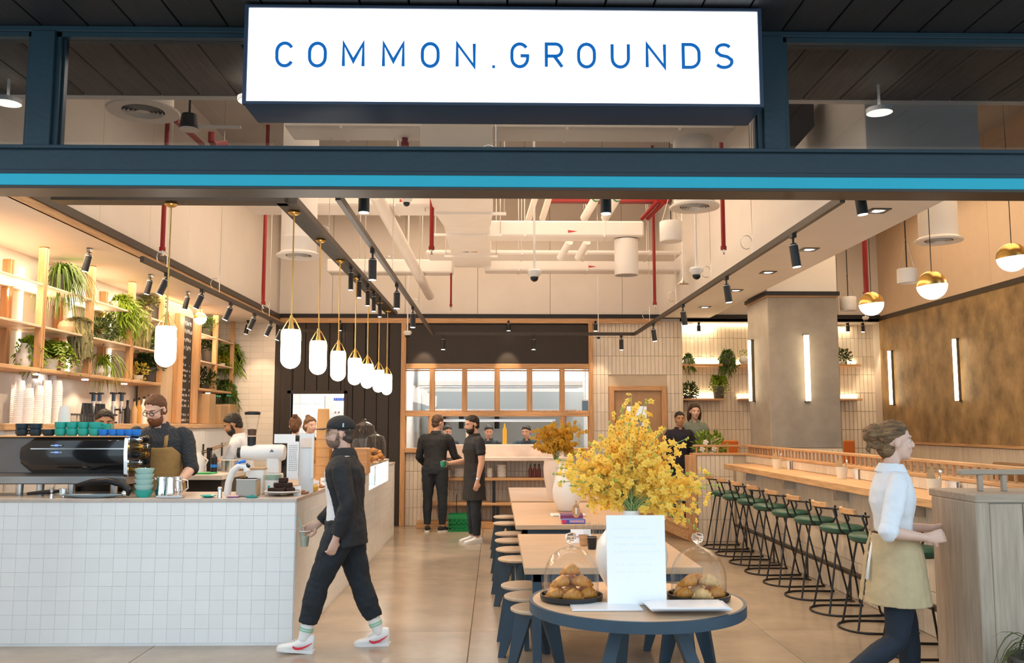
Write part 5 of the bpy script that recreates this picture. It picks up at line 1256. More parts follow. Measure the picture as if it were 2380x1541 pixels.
# prep table items
tx0 = pt.location.x
for nm, lab, cat, dx, y, parts in (
    ('cutting_mat', 'bright green cutting board on the prep table', 'board', .0, 9.2, [('board', MB().chbox((-.16, -.1, 0), (.16, .1, .012), .003), mat('mat_green', (.02, .42, .12), .5)), ('edge', MB().box((-.16, -.1, .012), (.16, -.094, .014)), M_green)]),
    ('milk_jug', 'white plastic jug on the prep table', 'jug', -.12, 9.55, [('body', MB().lathe([(.0001, 0), (.07, 0), (.07, .13), (.03, .19), (.03, .21), (.0001, .21)], n=18), M_plast), ('handle', MB().tube([(.06, 0, .15), (.1, 0, .12), (.07, 0, .06)], .01, 6), M_plast)]),
    ('black_bottle', 'black squeeze bottle on the prep table', 'bottle', .06, 9.5, [('body', MB().lathe([(.0001, 0), (.034, 0), (.034, .15), (.012, .18), (.0001, .2)], n=14), M_black), ('band', MB().cyl((0, 0, .05), (0, 0, .08), .0345, n=14), M_bluec)]),
    ('steel_tub', 'round steel tub on the prep table', 'tub', .18, 9.68, [('body', MB().lathe([(.0001, 0), (.09, 0), (.095, .12), (.09, .12), (.08, .01), (.0001, .01)], n=18), M_steel), ('rim', MB().lathe([(.095, .115), (.1, .12), (.095, .125)], n=18), M_cer)])):
    t = thing(nm, lab, cat, (tx0 + dx, y, tz + .001))
    for a, b, c in parts: b.build(a, c, t, smooth=35)
ttl = at(487, 1040, Y=9.7)
t = thing('till', 'dark till screen on a stand that the bearded man in white uses', 'till', (ttl.x, 9.7, tz)); h = ttl.z - tz
MB().obox((0, 0, h), (0, .02, 0), .06, .04).build('stand', M_black, t)
MB().add([(-.16, -.06, h - .09), (.14, .02, h + .03), (.16, .16, h + .06), (-.14, .1, h - .05)], [(0, 1, 2, 3)]).add([(-.16, -.06, h - .11), (.14, .02, h + .01), (.16, .16, h + .04), (-.14, .1, h - .07)], [(3, 2, 1, 0)]).build('screen', M_gblk, t)
# ================================================================== COMMUNAL TABLES
TZ = .75; TX0, TX1 = .19, 1.36
def ty(py, z=TZ): return at(1250, py, Z=z).y
tabs = []
for lab, ya, yb in (('nearest long wooden table on dark blue legs', 6.03, ty(1241)), ('middle long wooden table carrying the white vases', ty(1220), ty(1168)), ('furthest long wooden table in front of the kitchen pass', ty(1164), ty(1133))):
    t = thing('communal_table', lab, 'table', ((TX0 + TX1) / 2, (ya + yb) / 2, 0), 0, 'long wooden tables in a row'); hx, hy = (TX1 - TX0) / 2, (yb - ya) / 2
    MB().chbox((-hx, -hy, TZ - .045), (hx, hy, TZ), .004).build('table_top', M_beechx, t)
    MB().box((-hx + .05, -hy + .05, TZ - .10), (hx - .05, -hy + .09, TZ - .045)).box((-hx + .05, hy - .09, TZ - .10), (hx - .05, hy - .05, TZ - .045)).build('apron', M_leg, t)
    for sx in (-1, 1):
        for sy in (-1, 1): MB().chbox((sx * (hx - .085) - .03, sy * (hy - .08) - .03, 0), (sx * (hx - .085) + .03, sy * (hy - .08) + .03, TZ - .045), .004).build('leg', M_leg, t)
    tabs.append(t)
# ---- wooden disc stools with splayed dark legs
def make_stool(label):
    t = thing('low_stool', label, 'stool', (0, 0, 0), 0, 'low wooden stools at the long tables')
    MB().lathe([(.0001, .425), (.165, .425), (.178, .434), (.178, .446), (.168, .452), (.0001, .45)], n=30).build('seat', M_seatw, t, smooth=30)
    MB().cyl((0, 0, .39), (0, 0, .425), .10, n=20).build('hub', M_leg, t, smooth=40)
    for k in range(3):
        a = 2 * PI * k / 3 + .5; c, s = math.cos(a), math.sin(a)
        n_ = V((-s, c, 0)); i, o = V((c, s, 0)), V((c, s, 0))
        P = [o * .03 + V((0, 0, .40)), o * .155 + V((0, 0, .42)), o * .225, o * .175]
        MB().loft([[p + n_ * .017 for p in P], [p - n_ * .017 for p in P]]).build('leg', M_leg, t)
    return t
st0 = make_stool('low stool with a wooden disc seat, front of the left side of the near table')
st0.location = (.28, 6.28, 0)
first = True
for k, (x, y, rz, lab) in enumerate(((.24, 6.72, .3, 'second along the left side of the near table'), (.22, 7.16, .1, 'third along the left side of the near table'),
        (.20, 8.55, .2, 'front of the left side of the middle table'), (.18, 9.2, .4, 'second along the left side of the middle table'), (.17, 9.9, .1, 'third along the left side of the middle table'), (.17, 10.5, .5, 'fourth along the left side of the middle table'),
        (.15, 11.6, .2, 'front of the left side of the furthest table'), (.15, 12.4, .3, 'last along the left side of the furthest table'),
        (1.30, 6.3, .9, 'front of the right side of the near table'), (1.33, 6.95, .6, 'second along the right side of the near table'), (1.33, 7.5, .4, 'third along the right side of the near table'), (1.36, 9.0, .4, 'right side of the middle table'))):
    dup(st0, (x, y, 0), rz, 'low stool with a wooden disc seat, ' + lab)
# light wooden bench chair behind the middle table and curved chair
cpt = at(1385, 1195, Z=.62)
# ================================================================== VASES AND FLOWERS
def vase(label, c, prof, m=M_cer):
    t = thing('vase', label, 'vase', tuple(c))
    MB().lathe(prof, n=36).build('body', m, t, smooth=40)
    MB().lathe([(prof[-1][0] * 1.02, prof[-1][1] - .012), (prof[-1][0] * 1.05, prof[-1][1] - .004), (prof[-1][0] * .98, prof[-1][1] + .002), (prof[-1][0] * .86, prof[-1][1] - .004), (prof[-1][0] * .8, prof[-1][1] - .09)], n=36).build('lip', m, t, smooth=40)
    return t
RTY, RTX = 4.945, .755
v0 = at(1467, 1378, Z=TZ); v0 = V((at(1468, 1300, Y=5.12).x, 5.12, TZ))
zv = lambda py: at(1468, py, Y=5.12).z - TZ
rb = .201
hv = zv(1187)
vase('round bodied white vase with the big yellow bouquet, behind the white sign', v0, [(.0001, 0), (.10, 0), (.13, .015), (.185, hv * .25), (rb, hv * .45), (.188, hv * .63), (.13, hv * .8), (.075, hv * .9), (.048, hv * .95), (.047, hv)])
vA = at(1318, 1188, Z=TZ); zA = lambda py: at(1318, py, Y=vA.y).z - TZ; hA = zA(1078)
kA = vA.y / FPX
vase('tall white teardrop vase on the middle table', vA, [(.0001, 0), (18 * kA, 0), (24 * kA, .02), (33 * kA, hA * .3), (34 * kA, hA * .45), (28 * kA, hA * .72), (20 * kA, hA * .9), (18 * kA, hA)])
vB = at(1292, 1160, Z=TZ); zB = lambda py: at(1292, py, Y=vB.y).z - TZ; hB = zB(1068); kB = vB.y / FPX
vase('pinkish tapered vase with the amber bouquet, furthest back', vB, [(.0001, 0), (16 * kB, 0), (18 * kB, .02), (27 * kB, hB * .5), (29 * kB, hB * .8), (26 * kB, hB)], mat('rosy_ceramic', (.78, .66, .58), .3))
# orchid blossom: five petals, a lip and a red heart
def blossom_mesh(name, m1, m2, s):
    mb = MB()
    for k in range(5):
        a = 2 * PI * k / 5 + .3; c, n_ = V((math.cos(a), math.sin(a), .15)), V((-math.sin(a), math.cos(a), 0))
        w = s * (.42 if k % 2 else .34); L = s * (1.0 if k < 4 else 1.15)
        mb.add([(0, 0, 0), c * L * .55 + n_ * w, c * L + V((0, 0, -.12 * s)), c * L * .55 - n_ * w], [(0, 1, 2), (0, 2, 3)])
    for k in range(3):
        a = -PI / 2 + (k - 1) * .55; c, n_ = V((math.cos(a), math.sin(a), .6)), V((-math.sin(a), math.cos(a), 0))
        mb.add([(0, 0, .02 * s), c * s * .5 + n_ * s * .22, c * s * .62, c * s * .5 - n_ * s * .22], [(0, 1, 2), (0, 2, 3)])
    k0 = len(mb.f)
    mb.cyl((0, 0, .05 * s), (0, 0, .34 * s), s * .17, s * .05, n=5)
    me = bpy.data.meshes.new(name); me.from_pydata(mb.v, [], mb.f); me.materials.append(m1); me.materials.append(m2)
    for i, p in enumerate(me.polygons): p.material_index = 1 if i >= k0 else 0
    return me
def petal(name, rgb):
    m = mat(name, rgb, .5, var=.15, scale=30, rnd=.12); nt = m.node_tree; b_ = nt.nodes['Principled BSDF']; out = nt.nodes['Material Output']
    tl = nt.nodes.new('ShaderNodeBsdfTranslucent'); mx_ = nt.nodes.new('ShaderNodeMixShader'); mx_.inputs[0].default_value = .35
    src = b_.inputs['Base Color'].links[0].from_socket; nt.links.new(src, tl.inputs[0]); nt.links.new(b_.outputs[0], mx_.inputs[1]); nt.links.new(tl.outputs[0], mx_.inputs[2]); nt.links.new(mx_.outputs[0], out.inputs[0]); return m
M_y1 = petal('petal_yellow', (1.0, .69, .12)); M_y2 = petal('petal_amber', (.66, .38, .03))
M_heart = mat('petal_heart', (.55, .12, .02), .5); M_stem = mat('flower_stem', (.30, .40, .14), .5, var=.2); M_bud = mat('flower_bud', (.45, .48, .06), .5, var=.2)
def bouquet(name, label, base, targets, m1, me, nmax, bl, seed, sc=(.8, 1.25)):
    """stems from the vase mouth to the targets, blossoms along their outer part"""
    R = random.Random(seed)
    t = thing(name, label, 'flowers', tuple(base)); o = V(base); n = 0
    rest = MB(); buds = MB()
    for tg in targets:
        e = V(tg) - o; e.x *= 1.06; e.y += R.uniform(-.16, .16) * (abs(e.x) * .6 + .3)
        mid = V((e.x * .30, e.y * .4, max(e.z, .05) * .55 + e.length * .20))
        ang_ = R.uniform(0, 6.28); rr_ = .030 * math.sqrt(R.random()); o_ = V((rr_ * math.cos(ang_), rr_ * math.sin(ang_), 0)); pts = [o_ * .6 + V((0, 0, -.16))] + [o_ * (1 - f) ** 2 + mid * 2 * f * (1 - f) + e * f * f for f in [i / 8 for i in range(9)]]
        MB().tube(pts, [.0030] * 4 + [.0026] * 3 + [.002] * 3, 5).build('stem', M_stem, t, smooth=True)
        for j in range(bl):
            f = .42 + .58 * (j + R.random()) / bl
            p = V((0, 0, 0)) * (1 - f) ** 2 + mid * 2 * f * (1 - f) + e * f * f
            if f > .93 and R.random() < .8:
                buds.ell(p + V((R.uniform(-.01, .01), R.uniform(-.01, .01), 0)), (.006, .006, .009), 6, 4); continue
            q = p + V((R.gauss(0, 1), R.gauss(0, 1), R.gauss(0, .8))) * .026
            d = V((R.gauss(0, .7) + (q.x - p.x) * 15, -1 + R.gauss(0, .55), R.gauss(.1, .6))).normalized()
            rot = d.to_track_quat('Z', 'Y').to_euler(); rot.rotate_axis('Z', R.uniform(-.6, .6))
            s = R.uniform(*sc) * (1.0 if f < .8 else .75)
            if n < nmax: link('blossom', me, t, q, rot, (s,) * 3); n += 1
            else:
                Mx = Matrix.Translation(q) @ rot.to_matrix().to_4x4() @ Matrix.Scale(s, 4)
                rest.add([Mx @ v.co for v in me.vertices], [tuple(pp.vertices) for pp in me.polygons])
    if rest.v: rest.build('blossoms_beyond', m1, t, kind='stuff')
    if buds.v: buds.build('flower_buds', M_bud, t, kind='stuff')
    return t
me1 = blossom_mesh('blossom', M_y1, M_heart, .025); me2 = blossom_mesh('blossom', M_y2, M_heart, .03)
fb = at(1468, 1186, Y=5.12)
R = random.Random(21)
tg = []
for px, py in ((1447, 945), (1470, 925), (1493, 930), (1425, 985), (1440, 975), (1463, 985), (1500, 985), (1510, 1000), (1415, 1010), (1402, 1020), (1480, 1010), (1530, 1010), (1550, 1000), (1375, 1025), (1390, 1040), (1540, 1030),
               (1345, 1050), (1330, 1065), (1305, 1070), (1295, 1095), (1320, 1085), (1300, 1120), (1345, 1115), (1350, 1150), (1370, 1140), (1325, 1075), (1340, 1135), (1300, 1085), (1312, 1105), (1340, 1095), (1360, 1075), (1330, 1130), (1355, 1125), (1375, 1160), (1395, 1150), (1420, 1060), (1440, 1040), (1460, 1060), (1490, 1050), (1515, 1060), (1545, 1070), (1575, 1050), (1590, 1020), (1560, 1090),
               (1600, 1095), (1625, 1110), (1645, 1105), (1660, 1125), (1640, 1140), (1655, 1160), (1610, 1135), (1590, 1150), (1620, 1175), (1600, 1190), (1575, 1185), (1585, 1215), (1560, 1195), (1610, 1235), (1535, 1165), (1430, 1110), (1410, 1095), (1400, 1125), (1445, 1090), (1475, 1095), (1505, 1100), (1530, 1120), (1550, 1140), (1385, 1100), (1370, 1185)):
    tg.append(at(px + R.uniform(-6, 6), py + R.uniform(-6, 6), Y=5.12 + R.uniform(-.16, .16)))
bouquet('orchid_bouquet', 'big spreading bouquet of yellow orchid sprays in the round white vase', fb, tg, M_y1, me1, 300, 20, 4)
fb2 = at(1292, 1068, Y=vB.y)
tg = []
for px in range(1238, 1362, 8):
    for q in range(2):
        f = (px - 1300) / 62; tg.append(at(px + R.uniform(-5, 5), 985 + 26 * f * f + q * 32 + R.uniform(-8, 8), Y=vB.y + R.uniform(-.2, .2)))
bouquet('amber_bouquet', 'dense amber orchid bouquet in the far vase before the kitchen pass', fb2, tg, M_y2, me2, 200, 12, 8, (1.0, 1.6))
# dark branches and wooden wall lamp arm between the vases skipped: table clutter
def ont(px, py, z=TZ): return at(px, py, Z=z + .001)
def small(name, label, cat, px, py, parts, z=TZ, rz=0, group=None):
    t = thing(name, label, cat, tuple(ont(px, py, z)), rz, group)
    for a, b, c in parts: b.build(a, c, t, smooth=35)
    return t
M_mag = mat('magazine_purple', (.22, .05, .16), .4); M_magb = mat('magazine_blue', (.05, .12, .45), .4)
small('paper_stack', 'pile of white printed sheets under the teardrop vase', 'papers', 1325, 1198, [('sheets', MB().chbox((-.2, -.12, 0), (.14, .12, .012), .002), M_paper), ('top_sheet', MB().box((-.18, -.13, .012), (.15, .09, .014)), M_cer)])
small('magazine', 'purple covered magazine pile on the middle table', 'magazine', 1327, 1206, [('pages', MB().chbox((-.11, -.08, 0), (.11, .08, .05), .003), M_paper), ('cover', MB().box((-.112, -.082, .05), (.112, .082, .055)), M_mag), ('spine', MB().box((-.112, -.084, .008), (.112, -.08, .045)), M_mag)])
small('leaflet_box', 'blue and pink leaflet box on the middle table', 'box', 1330, 1216, [('box', MB().chbox((-.10, -.06, 0), (.12, .04, .04), .004), M_magb), ('front_label', MB().box((-.03, -.062, .012), (.11, -.0595, .034)), mat('label_pink', (.6, .35, .5), .5)), ('end_label', MB().box((-.102, -.06, .005), (-.06, -.0615, .036)), mat('label_red', (.7, .03, .12), .5))])
small('table_card', 'upright oval wooden table tag on a clip by the magazines', 'card', 1339, 1212, [('disc', MB().lathe([(.0001, -.006), (.055, -.006), (.055, .006), (.0001, .006)], n=20).xf(Matrix.Translation((0, 0, .10)) @ Matrix.Diagonal((.7, 1, 1.2, 1)) @ Matrix.Rotation(PI / 2, 4, 'X')), M_oakx), ('number', MB().box((-.008, -.009, .07), (.008, -.006, .13)), M_paper), ('clip', MB().cyl((0, 0, .16), (.0, 0, .2), .006, n=6), M_brass)])
for k, (px, py) in enumerate(((1348, 1252), (1362, 1246), (1376, 1250), (1390, 1254), (1368, 1262), (1402, 1248))):
    small('water_glass', 'clear tumbler on the near table, %s counted from the left dome' % ORD[k], 'glass', px, py, [('glass', MB().lathe([(.0001, .006), (.034, .006), (.04, .12), (.0385, .12), (.032, .012), (.0001, .012)], n=18), M_dome), ('base', MB().cyl((0, 0, 0), (0, 0, .006), .033, n=16), M_dome)], group='tumblers on the near table')
small('black_tumbler', 'black tumbler on the near table beside the left dome', 'glass', 1376, 1276, [('body', MB().lathe([(.0001, 0), (.03, 0), (.04, .09), (.037, .09), (.028, .01), (.0001, .01)], n=18), mat('black_glass', (.012, .016, .02), .15)), ('rim', MB().lathe([(.040, .086), (.041, .09), (.037, .09)], n=18), M_steel)])
small('wooden_cup', 'turned wooden cup next to the black tumbler', 'cup', 1357, 1268, [('body', MB().lathe([(.0001, 0), (.03, 0), (.042, .08), (.038, .08), (.028, .01), (.0001, .01)], n=18), M_oakx), ('rim', MB().lathe([(.042, .076), (.043, .08), (.038, .08)], n=18), M_beechx)])
small('flyer', 'white flyer with pink and green print leaning among the tumblers', 'paper', 1345, 1262, [('sheet', MB().loft([[(-.06, 0, 0), (.1, 0, 0), (.1, .004, 0), (-.06, .004, 0)], [(-.06, .05, .10), (.1, .05, .10), (.1, .054, .10), (-.06, .054, .10)]]), M_paper), ('print', MB().box((-.03, .018, .04), (.02, .022, .05)), mat('print_pink', (.7, .2, .35), .6))])
# round wooden armrest of a chair behind the near table
t = thing('wooden_chair', 'light wooden chair with a curved back rail behind the near table', 'chair', tuple(at(1385, 1225, Z=.45)))
t.location.z = 0
MB().tube([(-.24, .05, .60), (-.20, -.10, .63), (0, -.16, .64), (.20, -.10, .63), (.26, .06, .60)], [.014, .018, .022, .018, .014], 10).build('back_rail', M_beechx, t, smooth=40)
MB().lathe([(.0001, .44), (.19, .44), (.2, .455), (.0001, .46)], n=24).build('seat', M_beechx, t, smooth=40)
for sx in (-1, 1):
    for sy in (-1, 1): MB().cyl((sx * .13, sy * .12, .44), (sx * .19, sy * .18, 0), .016, .012, n=8).build('leg', M_beechx, t, smooth=40)
    MB().cyl((sx * .17, .03, .45), (sx * .22, -.06, .62), .011, n=8).build('spindle', M_beechx, t, smooth=40)
# ================================================================== ROUND TABLE
rt = thing('round_table', 'round wooden table with a dark blue rim in the entrance', 'table', (RTX, RTY, 0))
RR = .573
MB().lathe([(.0001, TZ - .02), (RR - .018, TZ - .02), (RR - .018, TZ), (.0001, TZ)], n=64).build('table_top', M_beechx, rt, smooth=30)
MB().lathe([(RR - .05, TZ - .055), (RR, TZ - .055), (RR, TZ + .001), (RR - .018, TZ + .001), (RR - .018, TZ - .02), (RR - .05, TZ - .02)], n=64).build('rim', M_leg, rt, smooth=30)
for k, (tx, ty_, bx_, by_) in enumerate(((-.10, -.12, -.34, -.34), (.17, -.12, .42, -.30), (-.04, .16, -.06, .44), (.22, .14, .44, .30))):
    MB().obox((tx, ty_, TZ - .05), (bx_, by_, 0), .075, .062, (1, 0, 0)).build('leg', M_leg, rt)
MB().box((-.26, -.2, TZ - .07), (.34, .22, TZ - .05)).build('under_plate', M_leg, rt)
def dome(px, label):
    c = at(px, 1381, Z=TZ); c.y = 4.93; c = V((at(px, 1381, Y=4.93).x, 4.93, TZ + .001))
    t = thing('cake_dome', label, 'cake dome', tuple(c)); r = .158; z = lambda py: at(px, py, Y=4.93).z - TZ
    MB().lathe([(.0001, 0), (.155, 0), (.165, .008), (.168, .032), (.160, .032), (.156, .012), (.0001, .010)], n=44).build('tray', mat('slate_tray', (.022, .022, .024), .4, var=.2), t, smooth=35)
    h = z(1270); hb = h * .42
    pr = [(r * .93, .014), (r * .93, hb)] + [(r * .93 * math.cos(a), hb + (h - hb) * math.sin(a)) for a in [i * PI / 20 for i in range(1, 10)]] + [(.012, h)]
    pr = pr + [(max(.006, p[0] - .004), p[1] - (.004 if p[1] > hb else 0)) for p in pr[::-1]]
    g = MB().lathe(pr, n=44).build('glass', M_dome, t, smooth=40)
    MB().lathe([(.012, h - .004), (.011, h + .014), (.026, h + .028), (.032, h + .048), (.026, h + .066), (.0001, h + .074)], n=24).build('knob', M_knob, g, smooth=True)
    return t
dl = dome(1328, 'glass cake dome of croissants on the left of the round table')
dr = dome(1624, 'glass cake dome of pale filled croissants on the right of the round table')
def pastry(loc, rz, tilt, m, label, group, s=1.0):
    t = thing('croissant', label, 'pastry', tuple(loc), rz, group)
    segs = [(-.052, .030, .010), (-.040, .014, .022), (-.020, .003, .031), (0, 0, .036), (.020, .003, .031), (.040, .014, .022), (.052, .030, .010)]
    rings = []
    for i, (x, y, r) in enumerate(segs):
        a = (i - 3) * .22
        for k in (0, 1):
            rr = r * (1 if k == 0 else 1.06); xx = x + (.006 if k else -.004)
            rings.append([((xx + rr * .15 * math.cos(b)) * s, (y + rr * math.cos(b)) * s, (rr * .85 + rr * .85 * math.sin(b)) * s) for b in [q * 2 * PI / 12 for q in range(12)]])
    MB().loft(rings).build('pastry_body', m, t, smooth=50)
    return t
M_glz = mat('glaze', (.75, .55, .38), .25)
M_cro = mat('croissant_gold', (.66, .26, .035), .45, var=.5, scale=28); M_cro2 = mat('croissant_pale', (.76, .46, .19), .5, var=.4, scale=28, rnd=.1)
for t, m, nm in ((dl, M_cro, 'left'), (dr, M_cro2, 'right')):
    pos = [(-.085, -.05, 0, .3), (.0, -.09, 0, -.2), (.085, -.05, 0, .2), (-.08, .05, 0, 1.2), (.08, .05, 0, -1.0), (.0, .03, 0, .5), (-.05, -.03, .06, .6), (.045, -.035, .062, -.5), (.0, .04, .06, .1)]
    if nm == 'left': pos.append((.0, -.01, .118, .2))
    names = ['left front', 'middle front', 'right front', 'left rear', 'right rear', 'middle rear', 'upper left', 'upper right', 'upper rear', 'topmost']
    for k, (x, y, z, a) in enumerate(pos):
        mm = m if nm == 'left' or k % 2 else M_cro
        pastry(t.location + V((x, y, .013 + z)), a, 0, mm, '%s croissant under the %s glass dome, %s one' % ('golden' if mm == M_cro else 'pale', nm, names[k]), 'croissants under the %s dome' % nm)
# white sign board, card holders
c = at(1482, 1391, Z=TZ)
t = thing('table_sign', 'upright white sign board with very faint lettering on the round table', 'sign', (at(1481, 1391, Y=4.78).x, 4.78, TZ + .001))
wv = (at(1549, 1300, Y=4.78).x - at(1412, 1300, Y=4.78).x) / 2; hv2 = at(1481, 1198, Y=4.8).z - TZ
L = Matrix.Rotation(math.radians(-3), 4, 'X')
MB().chbox((-wv, 0, 0), (wv, .012, hv2), .002).xf(L).build('board', mat('sign_white', (.90, .90, .91), .35), t)
MB().obox((0, .034, hv2 * .6), (0, .12, 0), .05, .005).build('easel', M_cer, t)
tx = MB(); R = random.Random(8)
for z, a, b, hh_ in ((.84, -.75, .3, .022), (.74, -.75, .6, .022), (.66, -.75, .7, .022), (.58, -.75, .8, .022), (.44, -.7, .55, .016), (.36, -.7, .5, .016)):
    x = a
    while x < b:
        w = R.uniform(.05, .11); tx.box((x * wv, -.0008, z * hv2), ((x + w) * wv, .0005, z * hv2 + hh_ * .5)); x += w + .035 + (.06 if R.random() < .2 else 0)
tx.xf(L).build('faint_lettering', mat('faint_print', (.835, .865, .885), .4), t)
M_acr = mat('clear_acrylic', (.80, .80, .84), .06, var=.04)
def card(label, px, py, w, d, z, rz):
    c = at(px, py, Z=TZ + z); t = thing('menu_card', label, 'menu card', (c.x, c.y, TZ + z + .001), rz, 'laminated menu cards')
    MB().chbox((-w, -d, 0), (w, d, .008), .002).build('sheet', M_acr, t); MB().box((-w + .012, -d + .012, .008), (w - .012, d - .012, .0086)).build('print_area', mat('card_print', (.82, .80, .82), .25), t)
card('single laminated menu card lying left of the sign', 1407, 1412, .178, .10, 0, .0)
card('single laminated menu card under the left one', 1404, 1411, .178, .10, -.0002, -.03) if False else None
for k in range(4): card('laminated menu card in the right pile, %s from the table' % ORD[k], 1595 + (3, -3, 5, -2)[k], 1412 - k * 1.5, .195, .105, .012 * k, (.0, .05, -.02, .01)[k])
# ================================================================== BAR WITH STOOLS
BX, BXT, PX_ = 3.49, 3.20, 3.66          # tiled front, front edge of the top, partition behind
bar = thing('bar_counter', 'long tiled bar counter with a thick oak top along the seating area', 'counter', (BX, 9.8, 0))
y0b, y1b = 5.62, 13.2
btz = 1.135
MB().box((BX + .015, y0b, 0), (PX_ - .02, y1b, btz - .08)).build('core', M_groutc, bar, world=True)
tiles(bar, (BX + .015, y1b, .0), (0, -1, 0), (0, 0, 1), int((y1b - y0b) / .072), 3, .072, .352, .015, M_tilec, limit=290, nrm=(-1, 0, 0), order=lambda c: -c[0])
MB().chbox((BXT, y0b, btz - .07), (PX_ - .02, y1b - .45, btz), .006).build('worktop', M_oaky, bar, world=True)
for yy in (12.2, 10.6, 9.0, 7.4, 6.0): MB().chbox((BX - .14, yy - .02, btz - .2), (BX + .01, yy + .02, btz - .075), .004).build('bracket', M_steel, bar, world=True)
fr = MB().obox((BX - .09, y0b, .27), (BX - .09, y1b - .3, .27), .05, .035).build('foot_rail', M_bronze, bar, world=True)
for yy in (12.4, 11.2, 10.0, 8.8, 7.6, 6.4):
    MB().cyl((BX - .09, yy, 0), (BX - .09, yy, .26), .012, n=8).cyl((BX - .09, yy, .0), (BX - .09, yy, .008), .04, n=12).build('rail_post', M_bronze, bar, world=True)
# partition with cap and balustrade
par = thing('partition_rail', 'tiled partition behind the bar with an oak cap and balustrade', 'railing', (PX_, 9.8, 0))
cz1, rz1 = 1.235, 1.385
ex0 = at(1612, 1055, Y=13.3).x
MB().box((PX_ - .01, y0b, 0), (PX_ + .12, 13.42, cz1)).box((ex0 + .02, 13.24, 0), (PX_ - .01, 13.42, cz1)).build('wall_core', M_groutc, par, world=True)
tiles(par, (PX_ - .01, 13.2, btz), (0, -1, 0), (0, 0, 1), 66, 1, .115, .10, .012, M_tilec, limit=66, nrm=(-1, 0, 0))
tiles(par, (ex0 + .03, 13.24, .0), (1, 0, 0), (0, 0, 1), int((BX - ex0) / .067), 4, .067, cz1 / 4, .014, M_tilec, limit=60, nrm=(0, -1, 0))
MB().chbox((PX_ - .03, y0b, cz1), (PX_ + .14, 13.22, cz1 + .03), .004).build('cap', M_oaky, par, world=True)
MB().chbox((ex0 - .03, 13.21, cz1), (PX_ + .14, 13.45, cz1 + .03), .004).build('cap', M_oakx, par, world=True)
MB().chbox((ex0 - .10, 13.2, 0), (ex0 + .02, 13.45, cz1), .005).build('end_post', M_oak, par, world=True)
MB().chbox((PX_ + .02, y0b, rz1 - .03), (PX_ + .08, 13.36, rz1), .005).build('top_rail', M_oaky, par, world=True)
MB().chbox((ex0 - .0, 13.30, rz1 - .03), (PX_ + .02, 13.36, rz1), .005).build('top_rail', M_oakx, par, world=True)
bal = MB().cyl((0, 0, cz1 + .03), (0, 0, rz1 - .03), .0125, n=8).mesh('baluster', M_oak)
k = 0; yy = 13.2
while yy > y0b + .05:
    link('baluster', bal, par, (PX_ + .05 - par.location.x, yy - par.location.y, 0)); yy -= .125
for k in range(6): link('baluster', bal, par, (ex0 + .05 + k * .155 - par.location.x, 13.33 - par.location.y, 0))
# bar stools
def make_barstool(label):
    """faces +x (the bar); rod frame, hoop foot, green pad, wooden crest"""
    t = thing('bar_stool', label, 'bar stool', (0, 0, 0), 0, 'black rod bar stools with green pads')
    SH = .74
    MB().lathe([(.0001, SH - .03), (.17, SH - .03), (.19, SH - .012), (.192, SH + .012), (.175, SH + .028), (.08, SH + .036), (.0001, SH + .037)], n=30).xf(Matrix.Diagonal((1, 1.08, 1, 1))).build('seat', M_green, t, smooth=45)
    MB().lathe([(.0001, SH - .04), (.15, SH - .04), (.15, SH - .03), (.0001, SH - .03)], n=24).build('seat_plate', M_black, t)
    r = .0095
    hoop = [(.26, -.22, r), (.0, -.245, r)] + [(-.10 + -.20 * math.sin(a), -.245 * math.cos(a), r) for a in [i * PI / 10 for i in range(0, 11)]] + [(.0, .245, r), (.26, .22, r)]
    MB().tube(hoop, r, 8).build('foot_hoop', M_black, t, smooth=40)
    for s in (-1, 1):
        MB().tube([(.26, s * .22, r), (.235, s * .215, .03), (.10, s * .13, SH - .04)], r, 8).build('leg', M_black, t, smooth=40)
        MB().tube([(-.22, s * .19, r), (-.21, s * .185, .03), (-.09, s * .125, SH - .04)], r, 8).build('leg', M_black, t, smooth=40)
        MB().tube([(-.05, s * .17, SH - .03), (-.10, s * .215, SH + .0), (-.16, s * .225, SH + .19), (-.15, s * .22, SH + .205)], r, 8).build('back_upright', M_black, t, smooth=40)
        MB().tube([(.10, s * .17, SH - .02), (.15, s * .20, SH + .06), (.13, s * .215, SH + .16)], r, 8).build('arm_stub', M_black, t, smooth=40)
    MB().tube([(.175, -.18, .30), (.21, -.10, .28), (.21, .10, .28), (.175, .18, .30)], r * .9, 8).build('foot_bar', M_black, t, smooth=40)
    arcp = [(-.06 - .17 * math.cos(a), .245 * math.sin(a), SH + .195) for a in [(-75 + 15 * i) * PI / 180 for i in range(11)]]
    b = MB().tube(arcp, r, 8).build('back_rail', M_black, t, smooth=40)
    arw = [(-.072 - .17 * math.cos(a), .235 * math.sin(a), SH + .222) for a in [(-45 + 10 * i) * PI / 180 for i in range(10)]]
    MB().loft([[(p[0] - .014, p[1], p[2] - .02), (p[0] + .012, p[1], p[2] - .02), (p[0] + .012, p[1], p[2] + .022), (p[0] - .014, p[1], p[2] + .022)] for p in arw]).build('crest', M_oakx, t, smooth=40)
    return t
bs = make_barstool('black rod bar stool with a green pad, first from the planter along the bar')
dst = [6.85, 7.65, 8.33, 9.05, 9.78, 10.5, 11.2, 11.92, 12.6]
for k, y in enumerate(dst):
    loc = (3.08 + .08, y, 0)
    if k == 0: bs.location = loc
    else: dup(bs, loc, random.uniform(-.05, .05), 'black rod bar stool with a green pad, %s from the planter along the bar' % ORD[k])
